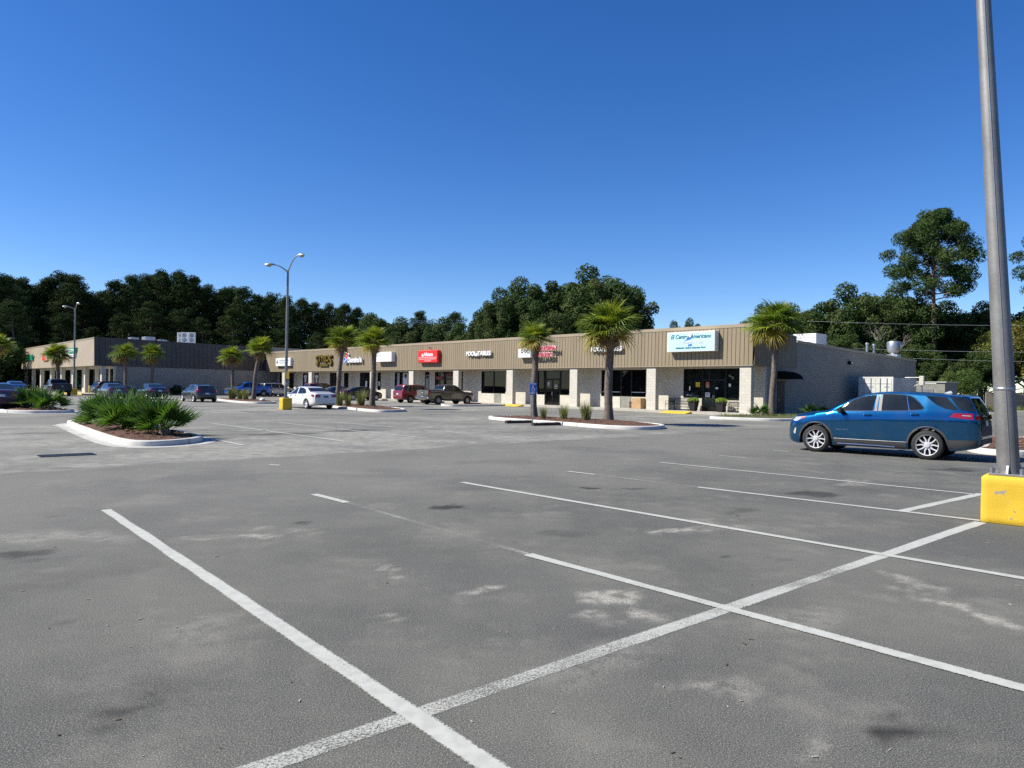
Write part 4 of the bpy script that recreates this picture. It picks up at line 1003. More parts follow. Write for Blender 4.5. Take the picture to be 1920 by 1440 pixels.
s = on_front('shop_sign', -19.3, 4.55, 'red letters reading CHARLESTON BILLIARDS beside a white plaque behind a palm', 'sign')
text('CHARLESTON', 0.50, M['white_sign'], s, 0.75, 0.32, -0.36, 0.03, bold=0.03, name='letter_returns', sx=0.92)
text('CHARLESTON', 0.50, M['pink_red'], s, 0.75, 0.32, -0.40, 0.03, bold=0.008, name='letters', sx=0.92)
text('BILLIARDS', 0.50, M['white_sign'], s, 0.65, -0.2, -0.36, 0.03, bold=0.03, name='letter_returns', sx=0.98)
text('BILLIARDS', 0.50, M['pink_red'], s, 0.65, -0.2, -0.40, 0.03, bold=0.008, name='letters', sx=0.98)
panel(s, -2.25, -0.75, -0.38, 0.38, -0.45, 0.06, M['white_sign'], 'plaque')
a = MB()
for x, z, r in ((-1.78, 0.17, 0.17), (-1.38, 0.19, 0.15), (-1.05, 0.12, 0.17)): a.lathe([(r, -0.45), (r, -0.462), (r * 0.55, -0.462), (r * 0.55, -0.45)], 14, (x, 0, z), 'Y')
a.build('balls', M['ink'], s)
a = MB(); a.v = [(-2.0, -0.456, -0.32), (-1.0, -0.456, -0.32), (-1.5, -0.456, 0.12)]; a.f = [(0, 1, 2)]; a.mi = [0]; a.build('rack', M['pale_ink'], s)

s = on_front('shop_sign', -4.38, 4.94, 'large pale blue restaurant sign reading El Centro Americano', 'sign')
panel(s, -1.88, 1.88, -0.68, 0.68, -0.50, 0.06, M['white_sign'], 'box')
panel(s, -1.82, 1.82, -0.62, 0.62, -0.512, -0.49, M['aqua_sign'], 'face', 0.004)
yy = -0.52
text('El Centro Americano', 0.40, M['teal'], s, 0.0, 0.34, yy - 0.004, 0.003, shear=0.35, sx=0.92, bold=0.006)
text('Restaurant & Bar', 0.34, M['pale_ink'], s, 0.05, -0.05, yy - 0.004, 0.003, sx=0.85, bold=0.006)
text('Authentic Central American Food', 0.19, M['teal'], s, 0.0, -0.42, yy - 0.004, 0.003, shear=0.3, sx=0.9, bold=0.004)
for pts, mt in (([(-0.55, 0.02), (0.05, 0.15), (0.2, 0.32), (-0.1, 0.28)], 'sign_blue'), ([(-0.18, -0.34), (0.14, -0.30), (0.12, -0.16), (-0.16, -0.2)], 'sign_blue'), ([(-0.25, 0.30), (0.1, 0.30), (0.0, 0.5), (-0.3, 0.46)], 'white_sign')):
    a = MB(); a.v = [(x, yy, z) for x, z in pts]; a.f = [tuple(range(len(pts)))]; a.mi = [0]; a.build('flag_map', M[mt], s)

def on_left(name, x, z, label):
    t = (z - LB) / (LT - LB) * 0.38; p = w2 @ Vector((x, -0.03 + t, z)); return thing(name, p, FROT, label, 'sign')
s = on_left('shop_sign', -40.7, 5.0, 'green letters reading DOLLAR TREE on the beige fascia')
text('DOLLAR TREE', 1.15, M['sign_green'], s, 0, 0, -0.2, 0.08, bold=0.035, name='letters', sx=0.98)
a = MB(); a.box(-4.75, -4.4, -0.25, -0.1, -0.42, 0.42); a.build('stroke', M['white_sign'], s)
s = on_left('shop_sign', -27.2, 4.95, 'red square sign with a white slash behind the far palm')
panel(s, -2.1, 1.2, -0.55, 0.55, -0.3, 0.06, M['red_sign'], 'box')
a = MB(); a.v = [(0.55, -0.31, -0.55), (1.2, -0.31, -0.55), (0.95, -0.31, 0.5), (0.35, -0.31, 0.5)]; a.f = [(0, 1, 2, 3)]; a.mi = [0]; a.build('slash', M['white_sign'], s)
s = on_left('shop_sign', -11.4, 5.1, 'green sign over a white strip beside the far lamp post')
panel(s, -1.9, 2.1, -0.02, 0.62, -0.25, 0.06, M['sign_green'], 'box')
panel(s, -2.2, 2.1, -0.55, -0.15, -0.25, 0.06, M['white_sign'], 'strip')
bars(s, [(-1.5, 1.8, 0.3, 0.3)], -0.251, M['white_sign'], 'print', 7); bars(s, [(-1.9, 1.8, -0.34, 0.14)], -0.251, M['grey_ink'], 'print', 8)

# posters and stickers in shop windows
def sticker(x, z, w, h, mat, name, label, y=WALL + 0.03):
    o = on_site(name, x, 0, label, 'poster', z=z); o2_ = MB(); o2_.box(-w / 2, w / 2, y - 0.006, y, -h / 2, h / 2); o2_.build('sheet', M[mat], o); return o
p = sticker(-4.33, 2.0, 0.26, 0.4, 'cardboard', 'poster', 'tan notice on the left restaurant door leaf')
a = MB(); a.box(-0.1, 0.1, WALL + 0.018, WALL + 0.023, 0.02, 0.16); a.build('picture', M['red_sign'], p)
p = sticker(-4.33, 1.32, 0.36, 0.30, 'white_sign', 'poster', 'white round sticker low on the left restaurant door leaf')
bars(p, [(-0.14, 0.14, 0.05, 0.08), (-0.12, 0.12, -0.07, 0.06)], WALL + 0.023, M['ink'], 'print', 3)
sticker(-3.6, 1.78, 0.2, 0.12, 'white_sign', 'poster', 'small white notice on the right restaurant door leaf')
for x, z in ((-3.55, 1.45), (-3.4, 1.28), (-3.6, 1.12)): pass
sticker(-2.6, 2.0, 0.16, 0.2, 'white_sign', 'poster', 'small white notice in the right restaurant window')
sticker(-5.12, 2.02, 0.34, 0.34, 'yellow_curb', 'poster', 'yellow round sticker in the left restaurant window')
sticker(-5.78, 1.75, 0.10, 0.3, 'white_sign', 'poster', 'thin white strip in the left restaurant window')
p = sticker(-19.9, 1.95, 0.3, 0.36, 'grey_ink', 'poster', 'grey notice on the left billiards door leaf')
p = sticker(-19.0, 1.75, 0.4, 0.5, 'window_glass', 'poster', 'white printed hours on the right billiards door leaf')
bars(p, [(-0.18, 0.18, 0.12, 0.07), (-0.18, 0.18, 0.0, 0.07), (-0.18, 0.18, -0.15, 0.09)], WALL + 0.023, M['pale_ink'], 'print', 13)
p = sticker(-35.45, 2.45, 1.25, 0.36, 'interior_red', 'poster', 'dim red strip sign inside the insurance window')
a = MB(); a.box(-0.5, 0.2, WALL + 0.017, WALL + 0.023, -0.05, 0.03); a.build('print', M['pink_red'], p)
sticker(-33.95, 2.75, 1.1, 0.3, 'interior_red', 'poster', 'dim red strip sign over the insurance door')
p = sticker(-41.6, 1.9, 0.95, 2.2, 'pale_ink', 'poster', 'tall grey and white figure poster in the shop window behind the red vehicle')
a = MB(); a.lathe([(0.24, WALL + 0.022), (0.24, WALL + 0.016), (0, WALL + 0.016)], 14, (0.05, 0, 0.78), 'Y'); a.v += [(-0.12, WALL + 0.02, -1.05), (0.18, WALL + 0.02, -1.05), (0.12, WALL + 0.02, -0.35), (0.0, WALL + 0.02, -0.2)]; k = len(a.v) - 4; a.f.append((k, k + 1, k + 2, k + 3)); a.mi.append(0); a.build('figure', M['ink'], p)
p = sticker(-42.95, 1.9, 0.45, 2.2, 'grey_ink', 'poster', 'narrow dark striped poster beside the tall figure poster')
p = sticker(-37.6, 1.95, 0.5, 1.7, 'grey_ink', 'poster', 'narrow grey banner in the window beside the red sign')
a = MB(); a.lathe([(0.2, WALL + 0.022), (0.2, WALL + 0.016), (0, WALL + 0.016)], 12, (0, 0, 0.6), 'Y'); a.build('emblem', M['ink'], p)
for x, lb in ((-64.75, 'white shirt print on the far shop door'), (-61.7, 'white shirt print in the far shop window')):
    p = sticker(x, 2.3, 0.02, 0.02, 'white_sign', 'poster', lb); a = MB(); a.v = [(q[0], WALL + 0.018, q[1]) for q in [(-0.5, 0.35), (-0.2, 0.55), (0.2, 0.55), (0.5, 0.35), (0.36, 0.12), (0.26, 0.2), (0.26, -0.45), (-0.26, -0.45), (-0.26, 0.2), (-0.36, 0.12)]]; a.f = [tuple(range(10))]; a.mi = [0]; a.build('shirt', M['pale_ink'], p)
sticker(-49.6, 1.75, 0.4, 0.7, 'pale_ink', 'poster', 'pale poster on the pizza shop door')
sticker(-46.8, 1.8, 0.3, 0.5, 'pale_ink', 'poster', 'pale paper in the narrow window behind the palm trunk')

# ------------------------------------------------------------------ lamp posts
def lamp_post(x, y, rz, half, bh, htop, r0, r1, lean, arms, label):
    t = thing('lamp_post', (x, y, 0), 0, label, 'lamp post')
    b_ = MB(); b_.bbox(-half, half, -half, half, -0.02, bh, 0.028)
    blk = b_.build('concrete_base', M['yellow_block'], t); blk.rotation_euler = (0, 0, rz)
    bm_ = bmesh.new(); bm_.from_mesh(blk.data); bmesh.ops.subdivide_edges(bm_, edges=bm_.edges, cuts=7, use_grid_fill=True)
    for v_ in bm_.verts:
        k_ = 0.012 * (float(vnoise(np.array(v_.co.x * 9 + v_.co.z * 5 + x), np.array(v_.co.y * 9 + v_.co.z * 11 + y))) - 0.5)
        if abs(v_.co.z - bh) < 0.03: v_.co.z = min(v_.co.z, bh)
        else: v_.co.x *= 1 + k_ * 1.4; v_.co.y *= 1 + k_ * 1.4
        if v_.co.z < 0.3: v_.co.x *= 1.012; v_.co.y *= 1.012
    for f_ in bm_.faces: f_.smooth = True
    bm_.to_mesh(blk.data); bm_.free()
    pl = MB(); pl.bbox(-r0 * 1.55, r0 * 1.55, -r0 * 1.55, r0 * 1.55, bh, bh + 0.03, 0.006)
    for sx in (-1, 1):
        for sy in (-1, 1):
            pl.tube([(sx * r0 * 1.25, sy * r0 * 1.25, bh), (sx * r0 * 1.25, sy * r0 * 1.25, bh + 0.10)], r0 * 0.24, 8)
    for k_ in range(4):
        an = k_ * math.pi / 2; mm_ = Matrix.Rotation(an, 4, 'Z'); n0 = len(pl.v)
        pl.v += [tuple(mm_ @ Vector(q)) for q in ((r0 * .9, -0.012, bh + .03), (r0 * 1.5, -0.012, bh + .03), (r0 * .9, -0.012, bh + .16), (r0 * .9, 0.012, bh + .03), (r0 * 1.5, 0.012, bh + .03), (r0 * .9, 0.012, bh + .16))]
        pl.f += [(n0, n0 + 1, n0 + 2), (n0 + 3, n0 + 5, n0 + 4), (n0 + 1, n0 + 4, n0 + 5, n0 + 2)]; pl.mi += [0] * 3
    pl2 = pl.build('base_plate', M['galv'], t); pl2.rotation_euler = (0, 0, rz)
    po = MB(); n = 14
    po.tube([(lean * (bh + (htop - bh) * i / n - bh), 0, bh + (htop - bh) * i / n) for i in range(n + 1)], [lerp(r0, r1, i / n) for i in range(n + 1)], 24)
    po.build('pole', M['galv_pole'], t, smooth=True, angle=60)
    sm_ = MB(); sa = R(-118)
    sm_.tube([(lean * (htop - bh) * i / n + lerp(r0, r1, i / n) * math.cos(sa), lerp(r0, r1, i / n) * math.sin(sa), bh + 0.03 + (htop - bh - 0.03) * i / n) for i in range(n + 1)], 0.006, 5); sm_.build('seam_highlight', M['galv'], t)  # brighter metal along the seam paints the pole's highlight line
    hh = MB(); hz = bh + 0.55; hr = lerp(r0, r1, 0.06) + 0.004; rows = []
    for j in range(7):
        an = sa + R(200) + R(-26 + 52 * j / 6); rows.append([(lean * (hz - bh) + hr * math.cos(an), hr * math.sin(an), hz + dz_) for dz_ in (-0.11, 0.11)])
    hh.grid(rows); hh.build('hand_hole_cover', M['galv'], t, smooth=True)
    jb = MB(); zj = bh + (htop - bh) * 0.115; rj = lerp(r0, r1, 0.115)
    jb.lathe([(rj, zj - 0.02), (rj + 0.005, zj - 0.012), (rj + 0.005, zj + 0.012), (rj, zj + 0.02)], 24, (lean * (zj - bh), 0, 0)); jb.build('weld_band', M['galv'], t, smooth=True)
    xt = lean * (htop - bh)
    for dx, dy, dz in arms:
        a = MB(); k_ = 10; pts = []
        for i in range(k_ + 1):
            u = i / k_; pts.append((xt + dx * u, dy * u, htop - 0.15 + dz * (1 - (1 - u) ** 1.9)))
        a.tube(pts, [lerp(0.045, 0.035, i / k_) for i in range(k_ + 1)], 8); am = a.build('arm', M['galv'], t, smooth=True)
        e = Vector(pts[-1]); d_ = Vector((dx, dy, 0)).normalized(); h = MB()
        rows = []
        for i in range(9):
            u = i / 8; w_ = 0.17 * math.sin(math.pi * (0.12 + 0.84 * u)) ** 0.7
            c_ = e + d_ * (u * 0.62 - 0.02); s_ = Vector((-d_.y, d_.x, 0))
            rows.append([c_ + s_ * (w_ * math.cos(v)) + Vector((0, 0, 0.11 * math.sin(v) * w_ / 0.17)) for v in [math.pi * j / 8 for j in range(9)]])
        h.grid(rows); hd_ = h.build('lamp_head', M['galv'], t, smooth=True, fix=True)
        l_ = MB(); c_ = e + d_ * 0.36; l_.lathe([(0.17, 0.0), (0.165, -0.05), (0.12, -0.11), (0.05, -0.135), (0, -0.14)], 12, tuple(c_)); l_.build('lens', M['lens'], hd_, smooth=True)
    return t
lamp_post(6.39, 9.17, math.atan2(-0.66, 0.75), 0.265, 0.60, 10.2, 0.126, 0.055, -0.066, [(-1.0, 0.5, 0.55), (1.0, -0.5, 0.5)], 'tall near lamp post in a yellow concrete block at the picture edge')
lp = lamp_post(-14.15, 44.75, R(38), 0.30, 0.74, 8.75, 0.10, 0.065, 0.0, [(-0.75, -0.2, 0.42), (0.80, -0.6, 0.95)], 'lamp post in a yellow block beside the white sedan')
a = MB(); a.box(0.06, 0.22, -0.12, -0.09, 1.95, 2.4); a.build('yellow_tag', M['yellow_curb'], lp)
lamp_post(-49.4, 80.6, R(38), 0.32, 0.72, 9.7, 0.11, 0.07, 0.0, [(-0.55, -0.3, 0.35), (0.6, -0.6, 0.7)], 'far lamp post in a yellow block before the beige store front')

# ------------------------------------------------------------------ street furniture
sg = thing('parking_sign', (0.92, 31.0, 0), 0.05, 'blue accessible parking sign on a thin steel post before the palms', 'sign')
a = MB(); a.tube([(0, 0, -0.02), (0, 0, 1.83)], 0.024, 8); a.build('post', M['galv'], sg)
a = MB(); a.bbox(-0.152, 0.152, -0.045, -0.03, 1.31, 1.83, 0.006); pn = a.build('plate', plain('sign_face_blue', (0.02, 0.11, 0.42), 0.4), sg)
a = MB()
a.lathe([(0.026, -0.0455), (0.026, -0.049), (0, -0.049)], 10, (-0.01, 0, 1.695), 'Y')
for x0, x1, z0, z1 in ((-0.022, 0.006, 1.58, 1.665), (-0.022, 0.055, 1.572, 1.59), (0.043, 0.06, 1.52, 1.58), (0.05, 0.085, 1.512, 1.53)): a.box(x0, x1, -0.049, -0.0455, z0, z1)
n0 = len(a.v)
for j in range(13):
    an = R(120 + j * 17.5)
    for r_ in (0.062, 0.078): a.v.append((-0.005 + r_ * math.cos(an), -0.048, 1.545 + r_ * math.sin(an)))
for j in range(12): a.f.append((n0 + 2 * j, n0 + 2 * j + 1, n0 + 2 * j + 3, n0 + 2 * j + 2)); a.mi.append(0)
a.build('wheelchair_symbol', M['white_sign'], pn)
bars(pn, [(-0.12, 0.12, 1.785, 0.035), (-0.12, 0.12, 1.42, 0.03), (-0.1, 0.1, 1.365, 0.03)], -0.0455, M['white_sign'], 'print', 21)
for p_, q_, lb in (((-0.25, 32.1), (1.1, 33.0), 'dark old timber wheel stop left of the blue sign post'), ((0.9, 30.45), (2.15, 31.35), 'dark old timber wheel stop right of the blue sign post')):
    dv = Vector((q_[0] - p_[0], q_[1] - p_[1], 0)); t = thing('wheel_stop', ((p_[0] + q_[0]) / 2, (p_[1] + q_[1]) / 2, 0), math.atan2(dv.y, dv.x), lb, 'wheel stop')
    a = MB(); L_ = dv.length / 2
    a.v = []; rows = []
    for x in np.linspace(-L_, L_, 9):
        j = (random.random() - .5) * 0.02
        rows.append([(x, -0.10, -0.01), (x, -0.09, 0.10 + j), (x, -0.06, 0.13 + j), (x, 0.06, 0.13 + j), (x, 0.09, 0.10 + j), (x, 0.10, -0.01)])
    a.grid(rows); a.f += [(0, 5, 4, 3, 2, 1), tuple(48 + i for i in range(6))]; a.mi += [0, 0]; a.build('timber', M['timber'], t)
    a = MB()
    for x in (-L_ * 0.7, L_ * 0.7): a.tube([(x, 0, 0.1), (x, 0, 0.15)], 0.02, 6)
    a.build('spikes', M['galv'], t)
def bench(x, label, w=1.35):
    t = on_site('bench', x, WALL - 0.45, label, 'bench', z=SW)
    for sx in (-w / 2, w / 2):
        a = MB(); a.tube([(sx, -0.28, 0), (sx, -0.26, 0.42), (sx, 0.2, 0.40), (sx, 0.30, 0.85)], 0.022, 6); a.tube([(sx, 0.22, 0.40), (sx, 0.26, 0)], 0.022, 6); a.tube([(sx, -0.26, 0.42), (sx, -0.27, 0.62), (sx, 0.24, 0.62)], 0.02, 6); a.build('end_frame', M['black_iron'], t)
    for i in range(5):
        a = MB(); a.box(-w / 2, w / 2, -0.25 + i * 0.09, -0.19 + i * 0.09, 0.415, 0.435); a.build('seat_slat', M['black_iron'], t)
    for z in (0.5, 0.84):
        a = MB(); a.tube([(-w / 2, 0.22 + (z - .4) * .2, z), (w / 2, 0.22 + (z - .4) * .2, z)], 0.018, 6); a.build('back_rail', M['black_iron'], t)
    a = MB()
    for i in range(15):
        x_ = lerp(-w / 2, w / 2, (i + .5) / 15); a.tube([(x_, 0.24, 0.5), (x_, 0.308, 0.84)], 0.009, 5)
    a.build('back_spindles', M['black_iron'], t)
bench(-6.15, 'black iron bench left of the restaurant door', 1.5); bench(-2.15, 'black iron bench between the restaurant door and the corner column', 1.2)
ch_ = on_site('chair', -7.05, WALL - 0.6, 'black metal chair standing beside the left restaurant bench', 'chair', z=SW)
a = MB()
for sx in (-0.22, 0.22):
    a.tube([(sx, -0.22, 0), (sx, -0.2, 0.66), (sx, 0.2, 0.66)], 0.016, 6); a.tube([(sx, 0.24, 0), (sx, 0.2, 0.45), (sx, 0.26, 0.9)], 0.016, 6)
a.build('frame', M['black_iron'], ch_)
a = MB(); a.bbox(-0.22, 0.22, -0.2, 0.2, 0.43, 0.46, 0.01); a.build('seat', M['black_iron'], ch_)
a = MB()
for i in range(6): a.box(-0.2 + i * 0.07, -0.17 + i * 0.07, 0.215, 0.235, 0.5, 0.9)
a.build('backrest', M['black_iron'], ch_)
def planter(x, label, seed):
    t = on_site('planter', x, WALL - 0.75, label, 'planter', z=SW)
    a = MB(); rows = []
    for z, w in ((0, 0.17), (0.06, 0.17), (0.07, 0.19), (0.62, 0.27), (0.63, 0.30), (0.70, 0.30), (0.70, 0.26), (0.62, 0.25)):
        rows.append([(-w, -w, z), (w, -w, z), (w, w, z), (-w, w, z), (-w, -w, z)])
    a.grid(rows); a.f.append((0, 1, 2, 3)); a.mi.append(0); a.build('pot', M['black'], t)
    a = MB(); a.quad((-0.25, -0.25, 0.65), (0.25, -0.25, 0.65), (0.25, 0.25, 0.65), (-0.25, 0.25, 0.65)); a.build('soil', M['mulch'], t)
    random.seed(seed); a = MB()
    for i in range(420):
        an = random.uniform(0, 6.28); r_ = 0.4 * math.sqrt(random.random()); z = 0.7 + 0.28 * random.random() * (1 - r_ * r_ * 3)
        c_ = Vector((r_ * math.cos(an), r_ * math.sin(an), z)); u = Vector((random.gauss(0, 1), random.gauss(0, 1), random.gauss(0, 1))).normalized(); v = u.orthogonal().normalized()
        u *= 0.055; v *= 0.03; a.quad(c_ - u, c_ + v, c_ + u, c_ - v)
    a.build('foliage', M['planter_leaf'], t, fix=False)
M['planter_leaf'] = leafy('planter_leaf', (0.16, 0.28, 0.03), (0.28, 0.38, 0.06), None, 0.3)
planter(-4.95, 'square black planter with lime foliage left of the restaurant door', 5); planter(-2.78, 'square black planter with lime foliage right of the restaurant door', 6)
bx = on_site('cardboard_box', -10.05, WALL - 0.32, 'large brown cardboard box by the cream column', 'box', z=SW)
a = MB(); a.bbox(-0.43, 0.43, -0.3, 0.28, 0.0, 0.80, 0.008); a.build('carton', M['cardboard'], bx)
a = MB(); a.box(-0.03, 0.03, -0.304, -0.3005, 0.0, 0.8); a.box(-0.43, 0.43, -0.03, 0.03, 0.8005, 0.804); a.build('tape', plain('tape', (0.5, 0.36, 0.2), 0.4), bx)
bx = on_site('cardboard_box', -10.75, WALL - 0.25, 'small dark printed box beside the large cardboard box', 'box', z=SW)
a = MB(); a.bbox(-0.14, 0.14, -0.15, 0.15, 0.0, 0.55, 0.008); a.build('carton', plain('brown_box', (0.2, 0.09, 0.05), 0.8), bx)
a = MB(); a.box(-0.09, 0.09, -0.156, -0.151, 0.1, 0.22); a.box(-0.09, 0.09, -0.156, -0.151, 0.32, 0.48); a.build('print', M['ink'], bx)
for px, Y, lb in ((113, 84.5, 'yellow steel bollard before the red shop door'), (33, 97, 'yellow steel bollard near the far end of the store')):
    t = thing('bollard', (bearing(px if px != 113 else 168, Y), Y, 0), 0, lb, 'bollard')
    a = MB(); a.lathe([(0.085, 0), (0.085, 1.0), (0.06, 1.06), (0, 1.08)], 12); a.build('post', M['yellow_curb'], t, smooth=True)
    a = MB(); a.lathe([(0.087, 0.8), (0.087, 0.86)], 12); a.build('band', M['white_sign'], t)
# timber fence on the far right
fn = thing('wooden_fence', (bearing(1850, 78), 78, 0), R(-6), 'weathered grey board fence beyond the road on the picture edge', 'fence')
pk = MB(); pk.bbox(-0.069, 0.069, -0.012, 0.012, 0.04, 1.9, 0.004); pme = pk.mesh('board', M['wood_fence']); random.seed(8)
for i in range(95):
    if 6 <= i <= 10: continue
    o = obj('board', pme, fn, (i * 0.148, 0, 0)); o.scale = (1, 1, 1 + random.uniform(-0.02, 0.03))
for z in (0.4, 1.5):
    a = MB(); a.box(-0.1, 0.82, 0.013, 0.05, z, z + 0.09); a.box(1.56, 14.0, 0.013, 0.05, z, z + 0.09); a.build('rail', M['wood_fence'], fn)
for i in range(8):
    a = MB(); a.box(i * 2.0 - 0.05, i * 2.0 + 0.05, 0.051, 0.15, -0.1, 1.95); a.build('post', M['wood_fence'], fn)
a = MB(); a.box(0.85, 1.55, 0.02, 0.04, 1.62, 1.72); a.build('gap_rail', M['white_paint'], fn)
# overhead wires
for i, (y0, y1, Y) in enumerate(((602, 603, 74), (652, 651, 73), (669, 668, 72))):
    x0, x1 = bearing(1512 if i == 0 else 1600 if i == 1 else 1712, Y), bearing(2250, Y)
    z0, z1 = height_at(1512, y0, Y), height_at(1920, y1, Y)
    t = MB(); pts = []
    for k_ in range(21):
        u = k_ / 20; pts.append((lerp(x0, x1, u), Y, lerp(z0, z1, u) - 0.5 * 4 * u * (1 - u) * 0.6))
    t.tube(pts, 0.013, 5); tag(t.build('overhead_wire', plain('wire', (0.5, 0.5, 0.5), 0.5)), ['topmost thin overhead wire crossing before the right-hand trees', 'middle thin overhead wire crossing before the right-hand trees', 'lowest thin overhead wire crossing before the right-hand trees'][i], 'wire')
# ------------------------------------------------------------------ vehicles
class Shape:
    """lofted car body: tables run from the tail (-x) to the nose (+x)"""
    def __init__(s, top, belt, plan, bot, axles, rw, arch, roofw=0.74):
        s.T, s.B, s.P, s.Z, s.ax, s.rw, s.ar, s.roofw = top, belt, plan, bot, axles, rw, arch, roofw
        s.x0, s.x1 = top[0][0], top[-1][0]
    def ring(s, x):
        w = interp(s.P, x); zb = interp(s.Z, x); zt = interp(s.T, x); be = interp(s.B, x)
        zs = min(be, zt - 0.055); c = max(0.0, zt - be); k = min(1.0, c / 0.42)
        wr = w * lerp(0.92, s.roofw, k); ze = lerp(zt - 0.045, zt - 0.07, k); h = zs - zb
        r = [(0.0, zb + 0.01), (0.6 * w, zb), (0.90 * w, zb), (0.962 * w, zb + 0.05 * h + 0.02), (0.985 * w, zb + 0.2 * h), (0.992 * w, zb + 0.36 * h), (0.990 * w, zb + 0.52 * h),
             (1.0 * w, zb + 0.70 * h), (0.998 * w, zb + 0.78 * h), (0.975 * w, zb + 0.92 * h), (0.945 * w, zs)]
        y0, z0 = r[-1]
        for t in (0.12, 0.35, 0.6, 0.85, 1.0):
            r.append((lerp(y0, wr, t) + 0.005 * k * math.sin(math.pi * t), lerp(z0, ze, t)))
        r += [(wr - 0.035, lerp(ze, zt, 0.55)), (wr * 0.82, lerp(ze, zt, 0.82)), (wr * 0.5, lerp(ze, zt, 0.96)), (0.0, zt)]
        for a in s.ax:
            d = abs(x - a)
            if d < s.ar:
                za = s.rw + math.sqrt(s.ar ** 2 - d * d)
                r = [(y, max(z, min(za, zs - 0.03))) if i < 10 else (y, z) for i, (y, z) in enumerate(r)]
        return r
    def pt(s, x, q, side=1):
        r = s.ring(x); i = min(int(q), len(r) - 2); t = q - i
        return Vector((x, side * lerp(r[i][0], r[i + 1][0], t), lerp(r[i][1], r[i + 1][1], t)))
    def side_y(s, x, z):
        r = s.ring(x)[2:17]; y = r[0][0]
        for (ya, za), (yb, zb) in zip(r[:-1], r[1:]):
            if za <= z <= zb and zb > za: return lerp(ya, yb, (z - za) / (zb - za))
        return r[-1][0] if z > r[-1][1] else r[0][0]
    def stations(s):
        xs = set(np.round(np.linspace(s.x0, s.x1, 46), 4)) | {p[0] for p in s.T} | {s.x0 + 0.02, s.x1 - 0.02}
        for a in s.ax:
            for j in range(19):
                xs.add(round(a + s.ar * math.cos(math.pi * j / 18), 4))
        return sorted(x for x in xs if s.x0 <= x <= s.x1)
    def body(s):
        mb = MB(); rows = []
        for x in s.stations():
            r = s.ring(x); L = [(x, y, z) for y, z in r]; rows.append(L + [(x, -y, z) for y, z in r[::-1][1:]])
        mb.grid(rows); n = len(rows[0]); k = (len(rows) - 1) * n
        m_ = len(rows[0]) // 2
        mb.f.append(tuple(range(n - 1))); mb.mi.append(0); mb.f.append(tuple(k + i for i in reversed(range(n - 1)))); mb.mi.append(0)
        return mb
    def side_patch(s, poly, side, off=0.006, nx=14, nz=5):
        xs = [p[0] for p in poly]; a, b = min(xs), max(xs); rows = []
        for i in range(nx + 1):
            x = lerp(a + 1e-4, b - 1e-4, i / nx); zz = []
            for p, q in zip(poly, poly[1:] + poly[:1]):
                if (p[0] - x) * (q[0] - x) <= 0 and p[0] != q[0]: zz.append(lerp(p[1], q[1], (x - p[0]) / (q[0] - p[0])))
            lo, hi = min(zz), max(zz)
            rows.append([(x, side * (s.side_y(x, lerp(lo, hi, j / nz)) + off), lerp(lo, hi, j / nz)) for j in range(nz + 1)])
        mb = MB(); mb.grid(rows); return mb
    def side_line(s, pts, side, r=0.005, off=0.0, sub=5):
        P = []
        for (xa, za), (xb, zb) in zip(pts[:-1], pts[1:]):
            for j in range(sub): t = j / sub; x, z = lerp(xa, xb, t), lerp(za, zb, t); P.append((x, side * (s.side_y(x, z) + off), z))
        x, z = pts[-1]; P.append((x, side * (s.side_y(x, z) + off), z))
        mb = MB(); mb.tube(P, r, 5); return mb
    def top_patch(s, xa, xb, qa=16.2, off=0.006, n=8, inset=0.0):
        """glass across the car between stations xa and xb"""
        rows = []
        for i in range(n + 1):
            x = lerp(xa, xb, i / n); r = s.ring(x); dz = (interp(s.T, x + 0.02) - interp(s.T, x - 0.02)) / 0.04
            nn = Vector((-dz, 0, 1)).normalized() * off
            L = [s.pt(x, q) for q in np.linspace(qa, 19.0, 6)]
            row = [p + nn for p in L]; rows.append([tuple(p) for p in row] + [(p.x, -p.y, p.z) for p in row[::-1][1:]])
        mb = MB(); mb.grid(rows); return mb
    def tail_x(s, z):
        T = [p for p in s.T if p[0] < s.x0 + 0.75]; x = T[0][0]
        for p, q in zip(T[:-1], T[1:]):
            if p[1] <= z <= q[1]: return lerp(p[0], q[0], (z - p[1]) / max(1e-6, q[1] - p[1]))
        return x
    def nose_x(s, z):
        T = [p for p in s.T if p[0] > s.x1 - 0.6][::-1]; x = T[0][0]
        for p, q in zip(T[:-1], T[1:]):
            if p[1] <= z <= q[1]: return lerp(p[0], q[0], (z - p[1]) / max(1e-6, q[1] - p[1]))
        return x
    def end_patch(s, y0, y1, z0, z1, off=0.01, nose=False, ny=6, nz=4, slant=0.0):
        fx = s.nose_x if nose else s.tail_x; sg = 1 if nose else -1; rows = []
        for i in range(ny + 1):
            y = lerp(y0, y1, i / ny); row = []
            for j in range(nz + 1):
                z = lerp(z0, z1, j / nz) + slant * (i / ny)
                x = fx(z) ; t = 0.0
                while interp(s.P, x) < abs(y) + 0.012 and t < 0.6: x -= sg * 0.01; t += 0.01
                row.append((x + sg * off, y, z))
            rows.append(row)
        mb = MB(); mb.grid(rows); return mb

